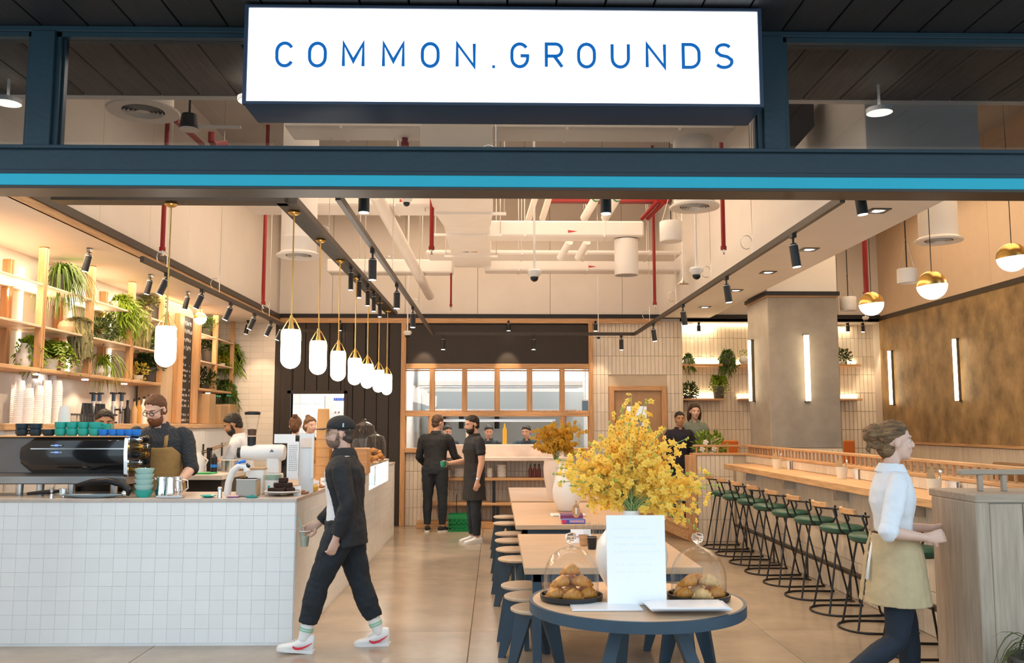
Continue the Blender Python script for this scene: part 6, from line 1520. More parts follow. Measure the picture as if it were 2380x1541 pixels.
# cutlery cups
for k, (px, py) in enumerate(((1806, 1090), (1957, 1113), (2172, 1148))):
    c = at(px, py, Z=btz)
    t = thing('cutlery_cup', 'cream cup of cutlery and napkins on the bar, %s from the far end' % ORD[k], 'cup', (c.x, c.y, btz + .001), 0, 'cutlery cups on the bar')
    MB().lathe([(.0001, 0), (.045, 0), (.06, .12), (.057, .12), (.042, .008), (.0001, .008)], n=22).build('cup', mat('cream_cup', (.70, .64, .52), .4), t, smooth=40)
    MB().add([(-.05, -.01, .05), (.02, -.02, .05), (-.005, .0, .22), (-.06, .0, .15), (.01, .03, .2)], [(0, 1, 2), (0, 2, 3), (1, 4, 2)]).build('napkin', M_kraft, t)
    for q in range(4): MB().cyl((.02, -.01 + .012 * q, .03), (.045 + .006 * q, -.03 + .02 * q, .16), .004, n=6).ell((.047 + .006 * q, -.031 + .02 * q, .17), (.010, .005, .02), 8, 6).build('spoon', M_chrome, t, smooth=40)
    d = thing('folded_menu', 'folded white menu standing behind the %s cutlery cup' % ORD[k], 'menu', (c.x + .12, c.y - .05, btz + .001))
    MB().box((-.004, -.07, 0), (.0, .07, .10)).build('leaf', M_plast, d); MB().box((.02, -.07, 0), (.024, .07, .10)).box((-.004, -.07, .098), (.024, .07, .102)).build('back_leaf', M_plast, d)
# planter box by the entrance
pxl = at(2229, 1150, Y=5.2).x
pb = thing('planter_box', 'tall weathered oak planter box with a small rail at the right of the entrance', 'planter', (pxl, 5.02, 0)); pzt = at(2240, 1150, Y=5.02).z
MB().box((.05, .03, 0), (1.2, .5, pzt - .05)).build('box', M_greywood, pb)
MB().chbox((0, 0, 0), (.075, .52, pzt - .045), .006).build('corner_post', M_greywood, pb)
MB().chbox((0, 0, pzt - .045), (1.25, .55, pzt), .006).build('cap', M_greywoodx, pb)
for i in range(6): MB().chbox((.08 + i * .19, .012, 0), (.08 + i * .19 + .186, .034, pzt - .05), .003).build('board', M_greywood, pb)
MB().box((.077, .02, pzt - .06), (1.2, .026, pzt - .045)).build('cap_strip', mat('grey_strip', (.34, .36, .32), .6), pb)  # thin grey-green strip under the cap
hr = at(2300, 1092, Y=5.3).z
MB().chbox((at(2228, 1095, Y=5.3).x - pxl, .26, hr - .028), (1.25, .31, hr + .002), .004).build('top_rail', M_greywoodx, pb)
for px in (2278, 2333): x = at(px, 1120, Y=5.3).x - pxl; MB().chbox((x - .014, .27, pzt), (x + .014, .298, hr - .026), .003).build('rail_post', M_greywood, pb)
plant('palm like plant poking in at the right edge before the planter box', 'grass', (at(2420, 1350, Y=4.7).x, 4.7, .50), .30, G3, ('tub', .18, .5, M_dgrey), .3, n=50).location.z = 0.0
# ================================================================== NICHE SHELVES, FAR PLANTS
for lab, xa, xb in (('left of the column', nx0 + .01, 3.9), ('right of the column', 4.2, at(1992, 845, Y=15.6).x)):
    for nm, py in (('upper', 846), ('lower', 926)):
        z = at(1650, py, Y=15.45).z
        t = thing('niche_shelf', '%s lit oak shelf in the tiled niche, %s' % (nm, lab), 'shelf', (xa, 15.42, z), 0, 'lit shelves in the tiled niche')
        MB().chbox((0, 0, -.035), (xb - xa, .265, 0), .003).build('board', M_oakx, t); MB().box((0, .235, 0.0), (xb - xa, .258, .018)).build('light_strip', M_strip, t)
        area('shelf_led', ((xa + xb) / 2, 15.66, z + .04), xb - xa, .02, 5, rot=(math.radians(150), 0, 0), color=(1, .76, .46))
area('niche_led', (3.2, 15.6, 3.40), 1.2, .03, 8, color=(1, .78, .5)); area('niche_led', (5.4, 15.6, 3.40), 1.6, .03, 8, color=(1, .78, .5))
z1_, z2_ = at(1650, 846, Y=15.45).z, at(1650, 926, Y=15.45).z
def npx(px): return at(px, 850, Y=15.53).x
plant('small plant in a white tub on the upper niche shelf, left end', 'trail', (npx(1600), 15.53, z1_), .12, G1, ('tub', .07, .10, M_cer), .14, n=30)
plant('big dark trailing plant in the middle of the upper niche shelf', 'trail', (npx(1690), 15.52, z1_), .13, G1, ('tub', .10, .17, M_dgrey), .26, n=60)
plant('round white pot with a sprout at the column end of the upper niche shelf', 'bush', (npx(1730), 15.53, z1_), .08, G2, ('ball', .09, .14, M_cer), n=60)
plant('dark bush at the left end of the lower niche shelf', 'bush', (npx(1598), 15.53, z2_), .15, G3, ('tub', .08, .05, M_dgrey), n=240)
plant('grey tub with an arching fern on the lower niche shelf', 'fern', (npx(1669), 15.53, z2_), .18, G2, ('tub', .105, .21, M_dgrey), .12, n=20)
plant('dark plant right of the column on the upper niche shelf', 'bush', (npx(1957), 15.53, z1_), .14, G3, ('tub', .08, .06, M_cer), n=200)
pp = at(1660, 1048, Y=13.65)
t = plant('bright broad leaved plant with white flowers behind the end of the bar', 'bush', (pp.x, 13.95, 1.10), .21, G2, ('tub', .13, .16, M_cer), n=150)
MB().box((-.16, -.12, -1.11), (.16, .12, 0)).build('stand', M_oak, t)
fl_ = MB()
for k, (px, py) in enumerate(((1632, 1044), (1660, 1043), (1640, 1028))):
    p = at(px, py, Y=13.5) - t.location
    for q in range(5): leaf(fl_, p, (math.cos(q * 1.26), -.4, math.sin(q * 1.26)), (0, -1, 0), .05, .045)
fl_.build('white_flowers', M_cer, t)
# ---- booth seats seen beyond the balustrade
for k, (px, Y, w) in enumerate(((1697, 14.6, .28), (1975, 14.4, .18))):
    c = at(px, 1045, Y=Y); zt_ = at(px, 1024, Y=Y).z
    t = thing('orange_chair', 'orange backed chair seen over the balustrade, %s of the column' % ('left', 'right')[k], 'chair', (c.x, Y, 0))
    MB().chbox((-w / 2, 0, .55), (w / 2, .05, zt_), .015).build('backrest', mat('orange_leather', (.62, .15, .02), .5), t); MB().chbox((-w / 2, -.4, .42), (w / 2, .0, .48), .015).build('seat', mat('orange_leather', (.62, .15, .02), .5), t)
    for sx in (-1, 1):
        for yy in (-.37, .02): MB().cyl((sx * (w / 2 - .02), yy, 0), (sx * (w / 2 - .02), yy, .5), .014, n=8).build('leg', M_black, t)
for k, (Y, X) in enumerate(((7.6, 5.2), (9.4, 5.2), (11.0, 5.3))):
    t = thing('booth_table', 'brown booth table beyond the balustrade, %s from the entrance' % ORD[k], 'table', (X, Y, 0), 0, 'booth tables')
    MB().chbox((-.4, -.35, .98), (.4, .35, 1.02), .005).build('table_top', M_oakx, t); MB().cyl((0, 0, 0), (0, 0, .98), .04, n=12).build('pedestal', M_black, t); MB().cyl((0, 0, 0), (0, 0, .02), .25, n=20).build('base', M_black, t)
    t = thing('booth_bench', 'brown padded booth bench along the ochre wall, %s from the entrance' % ORD[k], 'bench', (XR - .5, Y, 0), 0, 'booth benches')
    MB().chbox((-.2, -.7, .3), (.3, .7, .75), .02).build('seat', mat('tan_leather', (.26, .14, .06), .5, var=.2), t); MB().chbox((.3, -.7, .3), (.42, .7, 1.2), .02).build('backrest', mat('tan_leather', (.26, .14, .06), .5, var=.2), t); MB().box((-.15, -.65, 0), (.3, .65, .3)).build('plinth', M_black, t)
# ================================================================== KITCHEN PASS
ps = thing('kitchen_pass', 'marble kitchen pass counter with open oak shelves beneath', 'counter', (0, YB - .3, 0)); xq0, xq1 = bx(1010), bx(1310)
zq = lambda py, Y=YB - .4: at(1150, py, Y=Y).z
M_marb = mat('pink_marble', (.74, .62, .55), .25, var=.3, scale=3)
MB().chbox((xq0, YB - .06, zk(1066)), (xq1, YB + .5, zk(1034)), .004).build('marble_front', M_marb, ps, world=True)
MB().chbox((xq0 - .05, YB - .48, zq(1071)), (xq1 + .1, YB - .06, zq(1063)), .004).build('ledge', M_marb, ps, world=True)
for py in (1117, 1175): MB().chbox((xq0 - .1, YB - .42, zq(py, YB - .42)), (xq1 + .2, YB - .02, zq(py - 6, YB - .42)), .004).build('shelf', M_oakx, ps, world=True)
MB().chbox((xq0 - .25, YB - .42, .0), (xq1 + .2, YB - .02, .10), .004).build('plinth', M_oakx, ps, world=True)
MB().box((bx(1145), YB - .4, 0), (bx(1152), YB - .33, zq(1117))).box((bx(1153), YB - .4, .1), (bx(1161), YB - .36, zq(1178))).build('support', M_black, ps, world=True)
zs1, zs2 = zq(1111, YB - .42), zq(1169, YB - .42)
for k, (px, w, h) in enumerate(((1040, .10, .13), (1067, .19, .17), (1138, .10, .15), (1166, .16, .22))):
    t = thing('bowl_stack', 'stack of white bowls on the upper pass shelf, %s from the left' % ORD[k], 'bowls', (at(px, 1100, Y=YB - .22).x, YB - .22, zs1 + .001), 0, 'bowls under the pass')
    n = int(h / .03); pr = [(.0001, 0)]
    for i in range(n): pr += [(w * .42, i * .03), (w * .5, i * .03 + .02)]
    MB().lathe(pr + [(w * .45, n * .03), (.0001, n * .03 - .01)], n=20).build('bowls', M_cer, t, smooth=30)
for k, px in enumerate((1233, 1243, 1253)):
    t = thing('sauce_bottle', 'dark red sauce bottle on the upper pass shelf, %s from the left' % ORD[k], 'bottle', (at(px, 1100, Y=YB - .25).x, YB - .25, zs1 + .001), 0, 'sauce bottles')
    MB().lathe([(.0001, 0), (.032, 0), (.032, .12), (.014, .16), (.014, .19), (.0001, .19)], n=12).build('bottle', mat('sauce_red', (.14, .02, .02), .3), t, smooth=40); MB().cyl((0, 0, .19), (0, 0, .215), .015, n=10).build('cap', mat('cap_green', (.03, .25, .1), .4) if k == 0 else M_black, t)
for k, px in enumerate(range(1037, 1190, 10)):
    t = thing('carafe', 'clear glass carafe on the lower pass shelf, %s from the left' % ORD[k], 'carafe', (at(px, 1160, Y=YB - .25).x, YB - .25, zs2 + .001), 0, 'carafes under the pass')
    MB().lathe([(.0001, .004), (.034, .004), (.036, .14), (.018, .2), (.018, .25), (.015, .25), (.030, .13), (.0001, .01)], n=12).build('glass', M_dome, t, smooth=40)
# green crate
gc = at(1075, 1236, Z=0)
t = thing('green_crate', 'green perforated plastic crate on the floor below the pass', 'crate', (gc.x, gc.y + .12, 0)); M_gc = mat('crate_green', (.005, .20, .055), .45, var=.1)
w = .225; h = .27; f = MB()
MB().box((-w, -.14, 0), (w, .14, .012)).build('bottom', M_gc, t)
MB().box((-w, -.14, h - .07), (w, -.125, h)).box((-w, .125, h - .07), (w, .14, h)).box((-w, -.125, h - .07), (-w + .015, .125, h)).box((w - .015, -.125, h - .07), (w, .125, h)).build('rim', M_gc, t)
for r_ in range(3):
    z0 = .012 + r_ * .062
    MB().box((-w, -.14, z0), (w, -.13, z0 + .016)).build('band', M_gc, t)
for i in range(13): x = -w + .006 + i * (2 * w - .012) / 12; MB().obox((x, -.134, .012), (x + (.03 if i % 2 else -.03) * (0 < i < 12), -.134, h - .065), .012, .008).build('lattice', M_gc, t)
MB().box((-w, -.126, .012), (w, .14, .014)).box((-w, .13, .012), (w, .14, h - .07)).box((-w, -.12, .012), (-w + .008, .13, h - .07)).box((w - .008, -.12, .012), (w, .13, h - .07)).build('side', M_gc, t)
for x in (-.11, .11): MB().cyl((x, .16, .2), (x, .16, .56), .006, n=6).build('hook', M_black, t)
# kitchen fittings beyond the pass
t = thing('extractor_hood', 'long steel extractor hood seen through the kitchen windows', 'hood', (.1, 17.1, 0)); zh = lambda py, Y=16.9: at(1150, py, Y=Y).z
MB().prism([(-.5, zh(897, 16.6)), (.6, zh(897, 16.6)), (.6, 3.4), (-.1, 3.4), (-.5, zh(885, 16.6))], 0, -1.5, 1.5).build('canopy', mat('hood_steel', (.62, .63, .62), .4, metal=.3), t)
MB().box((-1.5, -.5, zh(901, 16.6)), (1.5, -.44, zh(896, 16.6))).build('lip', M_steel, t)
t = thing('steel_shelf', 'steel wall panel with a shelf behind the cooks', 'shelf', (.1, 18.3, 0))
MB().box((-1.6, .22, 1.0), (1.7, .28, 2.35)).build('back_sheet', mat('sheet_steel', (.50, .56, .58), .4, metal=.6), t); MB().box((-1.5, -.3, 1.95), (1.5, .22, 1.99)).build('shelf', M_steel, t); MB().box((-1.6, -.5, 0), (1.7, .22, .95)).build('worktop_unit', M_steel, t)
for k, (px, m) in enumerate(((1072, M_black), (1155, M_black), (1030, M_black))):
    x = at(px, 990, Y=18.2).x; MB().cyl((x - .1, -.1, 1.6), (x - .1, -.1, 1.92), .05, n=12).build('hanging_pan', m, t)
z0p = zk(1034)
t = thing('heat_lamp_rail', 'slim heat lamp rail over the kitchen pass', 'lamp', (at(1150, 978, Y=15.75).x, 15.75, at(1150, 979, Y=15.75).z)); MB().box((-1.05, -.05, 0), (1.05, .05, .035)).build('housing', M_steel, t); MB().box((-1.0, -.03, -.006), (1.0, .03, 0)).build('element', mat('heat_glow', (1, .7, .5), .4, emit=3, erGB=(1, .62, .45)), t)
for px, nm, m, w, h in ((1093, 'white cutting stack', M_cer, .09, .36), (1094, 'yellow tub', mat('tub_yellow', (.75, .42, .02), .4), .085, .12)):
    x = at(px, 1030, Y=15.6).x; t = thing('pass_tub', nm + ' standing on the kitchen pass', 'tub', (x, 15.55 if nm[0] == 'y' else 15.78, z0p + .001)); MB().lathe([(.0001, 0), (w * .85, 0), (w, h), (w * .93, h), (.0001, h * .9)], n=16).build('body', m, t, smooth=40); MB().lathe([(w, h - .015), (w * 1.05, h - .008), (w, h)], n=16).build('rim', m, t)
t = thing('yellow_bottle', 'yellow squeeze bottle standing behind the pass between the cooks', 'bottle', (at(1173, 1020, Y=15.85).x, 15.82, z0p + .001)); MB().lathe([(.0001, 0), (.035, 0), (.035, .25), (.012, .31), (.008, .36), (.0001, .36)], n=14).build('bottle', mat('tub_yellow', (.75, .42, .02), .4), t, smooth=40); MB().cyl((0, 0, .3), (0, 0, .34), .014, n=10).build('cap', mat('tub_yellow', (.75, .42, .02), .4), t)
t = thing('blue_notice', 'blue grey notice on the kitchen wall in the right window', 'notice', (at(1361, 940, Y=16.2).x, 16.2, at(1361, 955, Y=16.2).z)); MB().box((-.06, 0, 0), (.06, .02, .18)).build('board', mat('notice_blue', (.06, .14, .22), .5), t); MB().box((-.07, .02, -.02), (.07, .03, .2)).build('mount', M_steel, t); MB().cyl((0, .03, .2), (0, .03, 3.42 - t.location.z), .008, n=6).build('hanger', M_steel, t)
# store room fridge with a blue label
fx = at(778, 950, Y=17.2).x; t = thing('white_fridge', 'tall white fridge with a blue label in the store room', 'fridge', (fx, 17.2, 0))
MB().chbox((-.20, 0, .05), (.9, .6, 2.25), .02).build('body', M_plast, t); tx = MB(); zt_ = at(790, 928, Y=17.2).z
x = -.02
R = random.Random(5)
while x < .22: w = R.uniform(.014, .03); tx.box((x, -.003, zt_ - .025), (x + w, .001, zt_ + .025)); x += w + .008
tx.build('lettering', mat('label_blue', (.03, .08, .5), .5), t)
for px in (780, 788): p = at(px, 958, Y=17.2); MB().cyl((p.x - fx, -.01, p.z), (p.x - fx, 0, p.z), .012, n=10).build('button', M_red, t)
MB().box((-.15, -.03, 1.0), (-.12, 0, 1.5)).build('handle', M_steel, t)
# ================================================================== PEOPLE
M_skin = mat('skin', (.62, .36, .25), .5, var=.10, scale=14, sss=.08); M_skin2 = mat('skin_pale', (.70, .45, .35), .5, var=.10, scale=14, sss=.08); M_skin3 = mat('skin_tan', (.46, .24, .13), .5, var=.10, scale=14, sss=.08)
M_hairb = mat('hair_brown', (.055, .028, .014), .55, var=.5, scale=30, stretch=(1, 1, .3), bump=.5, bscale=70); M_hairk = mat('hair_black', (.014, .010, .008), .5, var=.5, scale=40, stretch=(1, .3, 1), bump=.6, bscale=70); M_haird = mat('hair_darkblond', (.25, .135, .055), .55, var=.8, dark=(.035, .018, .009), scale=40, stretch=(1, .22, 1.3), bump=.7, bscale=60)
M_hairr = mat('hair_reddish', (.13, .055, .022), .6, var=.5, scale=40, stretch=(1, .3, 1), bump=.6, bscale=70)
M_eyew = mat('eye_white', (.75, .72, .70), .2); M_iris = mat('iris', (.03, .018, .01), .2)
M_lip = mat('lip', (.50, .20, .17), .45); M_shoew = mat('shoe_white', (.82, .81, .80), .5, var=.04); M_sole = mat('sole', (.72, .70, .66), .6)
M_jblk = mat('cloth_black', (.016, .018, .022), .75, var=.25, scale=10, bump=.1, bscale=300); M_trk = mat('cloth_blueblack', (.014, .020, .028), .8, var=.25, scale=10, bump=.1, bscale=300)
M_tee = mat('cloth_white', (.74, .76, .80), .8, var=.06, scale=8, bump=.08, bscale=250); M_khaki = mat('cloth_khaki', (.50, .385, .225), .85, var=.2, scale=7, bump=.1, bscale=300)
M_apron = mat('cloth_mustard', (.38, .235, .085), .85, var=.18, scale=7, bump=.1, bscale=300); M_navyc2 = mat('cloth_navy', (.016, .014, .028), .8, var=.2, scale=10)
M_leggings = mat('cloth_leggings', (.010, .018, .032), .75, var=.2, scale=10); M_sage = mat('cloth_sage', (.20, .23, .19), .8, var=.15, scale=8)
def checkm(name, a, b, sc):
    m = mat(name, a, .85); nt = m.node_tree
    tc = nt.nodes.new('ShaderNodeTexCoord'); ck = nt.nodes.new('ShaderNodeTexChecker'); ck.inputs['Scale'].default_value = sc
    ck.inputs['Color1'].default_value = (*a, 1); ck.inputs['Color2'].default_value = (*b, 1)
    nt.links.new(tc.outputs['Object'], ck.inputs[0]); nt.links.new(ck.outputs[0], nt.nodes['Principled BSDF'].inputs['Base Color']); return m
M_check = checkm('cloth_check', (.020, .024, .030), (.042, .048, .056), 70)
FOLD = bpy.data.textures.new('cloth_folds', 'CLOUDS'); FOLD.noise_scale = .075; FOLD.noise_depth = 2
FOLD2 = bpy.data.textures.new('hair_locks', 'CLOUDS'); FOLD2.noise_scale = .02
def fuse(o, vox, it=3, disp=0.0, tex=None):
    """melts the overlapping closed shapes of a mesh into one continuous surface"""
    r = o.modifiers.new('fuse', 'REMESH'); r.mode = 'VOXEL'; r.voxel_size = vox; r.use_smooth_shade = True
    if it: s = o.modifiers.new('smooth', 'SMOOTH'); s.factor = .5; s.iterations = it
    if disp: d = o.modifiers.new('folds', 'DISPLACE'); d.texture = tex or FOLD; d.strength = disp; d.mid_level = .5; d.texture_coords = 'LOCAL'
    return o
def ring(c, s, f, rx, ry, n=18, p=1.0):
    out = []
    for i in range(n):
        a = 2 * PI * i / n; ca, sa = math.cos(a), math.sin(a)
        if p != 1: ca = math.copysign(abs(ca) ** p, ca); sa = math.copysign(abs(sa) ** p, sa)
        out.append(c + s * rx * ca + f * ry * sa)
    return out
def shell_ring(c, s, f, rx, ry, a0, a1, th, n=22):
    """open C-shaped section: outer arc a0..a1 (degrees, 90 = front) and back along the inner arc"""
    o, i = [], []
    for k in range(n + 1):
        a = math.radians(a0 + (a1 - a0) * k / n); d = s * math.cos(a), f * math.sin(a)
        o.append(c + d[0] * rx + d[1] * ry); i.append(c + d[0] * (rx - th) + d[1] * (ry - th))
    return o + i[::-1]
class Body:
    def __init__(b, H, female=False, lean=0, twist=0, hyaw=0, hpitch=0, hroll=0, arms=None, legs=None, build=1.0, hands=None, vox=.008):
        b.H, b.female, b.k, b.build, b.vox = H, female, H / 1.75, build, vox
        A = dict(ru=(.12, 0, -1), rf=(.05, .15, -1), lu=(-.12, 0, -1), lf=(-.05, .15, -1)); A.update(arms or {})
        Lg = dict(rt=(.02, 0, -1), rs=(.0, -.02, -1), lt=(-.02, 0, -1), ls=(0, -.02, -1)); Lg.update(legs or {})
        b.legsd = Lg
        T = Matrix.Rotation(-math.radians(lean), 3, 'X'); b.T = T
        S = T @ Matrix.Rotation(math.radians(twist), 3, 'Z'); b.S = S
        J = b.J = {}
        hw = (.052 if not female else .054) * H; sw = (.108 if not female else .094) * H * build
        J['pel'] = V((0, 0, 0)); b.up = T @ V((0, 0, 1)); b.f0, b.s0 = V((0, 1, 0)), V((1, 0, 0)); b.fT, b.sT = S @ V((0, 1, 0)), S @ V((1, 0, 0))
        def spine(h): return b.up * (h * H)
        b.spine = spine
        for sd, x in (('r', 1), ('l', -1)):
            J[sd + 'hip'] = V((x * hw, 0, -.005 * H)); d1, d2 = V(Lg[sd + 't']).normalized(), V(Lg[sd + 's']).normalized()
            J[sd + 'kn'] = J[sd + 'hip'] + d1 * .245 * H; J[sd + 'an'] = J[sd + 'kn'] + d2 * .235 * H
            J[sd + 'sh'] = spine(.265) + b.sT * (x * sw); u, f = V(A[sd + 'u']).normalized(), V(A[sd + 'f']).normalized()
            J[sd + 'el'] = J[sd + 'sh'] + u * .172 * H; J[sd + 'wr'] = J[sd + 'el'] + f * .145 * H; J[sd + 'fd'] = f
        low = min(J['ran'].z, J['lan'].z); b.off = V((0, 0, -low + .045 * H))
        for q in J:
            if q[1:] != 'fd': J[q] = J[q] + b.off
        b.base = b.off
        nb = b.spine(.30) + b.off; b.nb = nb
        b.Rh = Matrix.Rotation(math.radians(hyaw), 3, 'Z') @ Matrix.Rotation(math.radians(hpitch), 3, 'X') @ Matrix.Rotation(math.radians(hroll), 3, 'Y')
        b.hc = nb + b.up * (.050 * H) + b.Rh @ V((0, .025, .078)) * b.k
        b.hands = hands or {}
    def P(b, v): return b.hc + b.Rh @ (V(v) * b.k)
    def tor(b, h): return b.spine(h) + b.off
    def fr(b, h):
        t = max(0, min(1, h / .2)); s = (b.s0.lerp(b.sT, t)).normalized(); f = (b.T @ V((0, 1, 0))).lerp(b.fT, t).normalized(); return s, f
    def torso_prof(b):
        q = b.build
        if b.female: return [(-.05, .075, .060), (-.01, .096, .068), (.03, .094, .064), (.09, .068, .050), (.14, .070, .054), (.19, .082, .066), (.235, .086, .062), (.27, .080, .048), (.295, .052, .038), (.31, .032, .032)]
        return [(-.05, .075 * q, .060), (-.01, .092 * q, .064 * q), (.03, .090 * q, .064 * q), (.09, .082 * q, .060 * q), (.15, .088 * q, .064 * q), (.20, .098 * q, .069 * q), (.245, .102 * q, .064 * q), (.275, .090 * q, .050), (.298, .058, .042), (.312, .036, .036)]
    def torso(b, mb, inf=0, h0=-9, h1=9, ext=None):
        H = b.H; R = []
        for h, rx, ry in (ext or b.torso_prof()):
            if h0 <= h <= h1:
                s, f = b.fr(h); R.append(ring(b.tor(h), s, f, rx * H + inf, ry * H + inf, p=.9))
        mb.loft(R)
    def head(b, mb):
        E = lambda c, r: mb.ell(b.P(c), [q * b.k for q in r], 16, 12, R=b.Rh)
        fm = .93 if b.female else 1.0
        E((0, -.012, .028), (.076, .096, .090)); E((0, .026, -.030), (.062 * fm, .066, .085)); E((0, .040, -.078), (.047 * fm, .042, .036)); E((0, .064, -.098), (.022, .019, .017))
        E((0, .077, .022), (.052, .015, .012)); E((0, .100, -.034), (.017, .014, .011)); E((0, .080, -.063), (.026, .016, .018))
        for x in (-1, 1): E((x * .034 * fm, .058, -.030), (.026, .026, .026)); E((x * .077, -.012, -.012), (.010, .018, .029))
        mb.tube([b.P((0, .080, .015)), b.P((0, .096, -.010)), b.P((0, .106, -.030))], [.008 * b.k, .011 * b.k, .013 * b.k], 8)
        mb.tube([b.nb - b.up * .03 * b.H, b.nb + b.up * .02 * b.H, b.P((0, -.018, -.06))], [.038 * b.H * (.85 if b.female else 1), .031 * b.H * (.85 if b.female else 1), .031 * b.H * (.85 if b.female else 1)], 14)
    def hand(b, mb, sd, curl=.5, palm=None, spread=.10):
        """palm: direction the palm faces; curl 0 flat .. 1 fist"""
        w, d = b.J[sd + 'wr'], b.J[sd + 'fd']; k = b.k
        if sd in b.hands: d = V(b.hands[sd][0]).normalized(); palm = b.hands[sd][1]; curl = b.hands[sd][2]
        x = 1 if sd == 'r' else -1
        pn = V(palm or (-x, 0, 0)); pn = (pn - d * pn.dot(d)).normalized(); sd_ = d.cross(pn).normalized() * (1 if sd == 'l' else -1)   # towards the thumb
        mb.loft([ring(w + d * .004 * k - d * .02, sd_, pn, .026 * k, .020 * k, 12), ring(w + d * .03 * k, sd_, pn, .034 * k, .017 * k, 12), ring(w + d * .065 * k, sd_, pn, .041 * k, .015 * k, 12), ring(w + d * .088 * k, sd_, pn, .038 * k, .011 * k, 12)])
        for i, (o, L) in enumerate(((.029, .070), (.010, .078), (-.010, .072), (-.029, .056))):
            p0 = w + d * .075 * k + sd_ * o * k; a = curl * (1.15 + .1 * i); q = [p0]; di = d + sd_ * (o * spread * 8 / 1)
            di.normalize(); ang = 0
            for f, am in ((.45, .45), (.32, 1.0), (.23, .8)):
                ang += a * am; v = di * math.cos(ang) + pn * math.sin(ang); q.append(q[-1] + v * L * f * k)
            mb.tube(q, [.0105 * k, .0098 * k, .009 * k, .0072 * k], 8)
            mb.ell(q[-1], (.0072 * k,) * 3, 8, 6)
        t0 = w + d * .025 * k + sd_ * .028 * k; dd = (sd_ * .75 + d * .7 + pn * (.25 + .5 * curl)).normalized(); d2 = (sd_ * .15 + d * .8 + pn * (.3 + .9 * curl)).normalized()
        q = [t0 - sd_ * .01 * k, t0 + dd * .036 * k, t0 + dd * .036 * k + d2 * .028 * k, t0 + dd * .036 * k + d2 * .05 * k]
        mb.tube(q, [.015 * k, .012 * k, .0105 * k, .008 * k], 8); mb.ell(q[-1], (.008 * k,) * 3, 8, 6)
    def limb(b, mb, sd, arm, inf=0, t0=0, t1=2, rad=None, extra=0):
        """t in 0..2 along upper+lower segment"""
        J, H = b.J, b.H
        A, B, C = (J[sd + 'sh'], J[sd + 'el'], J[sd + 'wr']) if arm else (J[sd + 'hip'], J[sd + 'kn'], J[sd + 'an'])
        pt = lambda t: A.lerp(B, t) if t <= 1 else B.lerp(C, t - 1)
        fm = .88 if b.female else 1.0
        prof = rad or ([(0, .0255), (.2, .028), (.55, .026), (.95, .0225), (1.0, .023), (1.25, .0235), (1.6, .019), (2, .0145)] if arm else [(0, .056), (.25, .052), (.6, .043), (.95, .034), (1.05, .032), (1.3, .034), (1.65, .026), (2, .0205)])
        fm = fm * b.build if arm else (1.0 if b.female else 1.0) * (.5 + .5 * b.build)
        def r(t):
            for (a, p), (c, q) in zip(prof, prof[1:]):
                if t <= c: return p + (q - p) * max(0, (t - a)) / (c - a)
            return prof[-1][1]
        N = 14; ts = [t0 + (t1 - t0) * i / N for i in range(N + 1)]
        pts = [pt(t) for t in ts]; rs = [r(t) * H * fm + inf + extra * (t - t0) for t in ts]
        if arm and t0 == 0: pts[0] = pts[0] - b.sT * (.015 * H * (1 if sd == 'r' else -1))
        mb.tube(pts, rs, 14); mb.ell(pts[0], (rs[0],) * 3, 12, 8)
    def skin(b, root, m, legs=True):
        mb = MB(); b.torso(mb, -.012); b.head(mb)
        for sd in 'rl':
            b.limb(mb, sd, True, -.002); b.hand(mb, sd)
            if legs:
                b.limb(mb, sd, False, -.006); a = b.J[sd + 'an']; f = b.footdir(sd)
                mb.ell(a + f * .045 - V((0, 0, .03)), (.035, .06, .025), 10, 8)
        return fuse(mb.build('body', m, root), b.vox if b.vox > .006 else .006, 2)
    def footdir(b, sd):
        f = V(b.legsd.get(sd + 'foot', (0, 1, 0))); return f.normalized()
    def face(b, root, eyes=True, brow=None, lip=True):
        for x in (-1, 1):
            if eyes:
                e = MB().ell(b.P((x * .030, .0755 - .0025 * b.female, -.002)), [.0115 * b.k, .0085 * b.k, .0062 * b.k], 10, 8, R=b.Rh).build('eye', M_eyew, root, smooth=True)
                MB().ell(b.P((x * .030, .0818 - .0025 * b.female, -.002)), [.0085 * b.k, .0052 * b.k, .0058 * b.k], 8, 6, R=b.Rh).build('iris', M_iris, e, smooth=True)
            q_ = .55 if b.female else 1.0; dy_ = .004 if b.female else 0; MB().tube([b.P((x * .014, .093 - dy_, .017)), b.P((x * .034, .089 - dy_, .023)), b.P((x * .052, .072 - dy_, .018))], [.0035 * b.k * q_, .0042 * b.k * q_, .0025 * b.k * q_], 6).build('eyebrow', brow or M_hairb, root, smooth=True)
        if lip: MB().tube([b.P((-.022, .088, -.064)), b.P((0, .0965, -.062)), b.P((.022, .088, -.064))], [.003 * b.k, .0075 * b.k, .003 * b.k], 8).build('lips', M_lip, root, smooth=True)
    def hair(b, root, m, front=.44, side=-.34, back=-.85, vol=1.07, name='hair', extra=None, disp=.018):
        mb = MB(); n, mm = 30, 22; c = (0, -.012, .028); r = (.076, .096, .090); vs = []; fs = []; R = random.Random(int(b.H * 1000))
        for j in range(mm + 1):
            p = PI * j / mm
            for i in range(n):
                t = 2 * PI * i / n; d = V((math.sin(p) * math.cos(t), math.sin(p) * math.sin(t), math.cos(p)))
                thr = side + (front - side) * max(0, d.y) ** 1.3 if d.y > 0 else side + (back - side) * min(1, -d.y * 1.25)
                f = max(0, min(1, (d.z - thr) / .16)); q = .90 + (vol - .90) * f
                vs.append(b.P((c[0] + d.x * r[0] * q, c[1] + d.y * r[1] * q, c[2] + d.z * r[2] * q)))
        for j in range(mm):
            for i in range(n): fs.append((j * n + i, (j + 1) * n + i, (j + 1) * n + (i + 1) % n, j * n + (i + 1) % n))
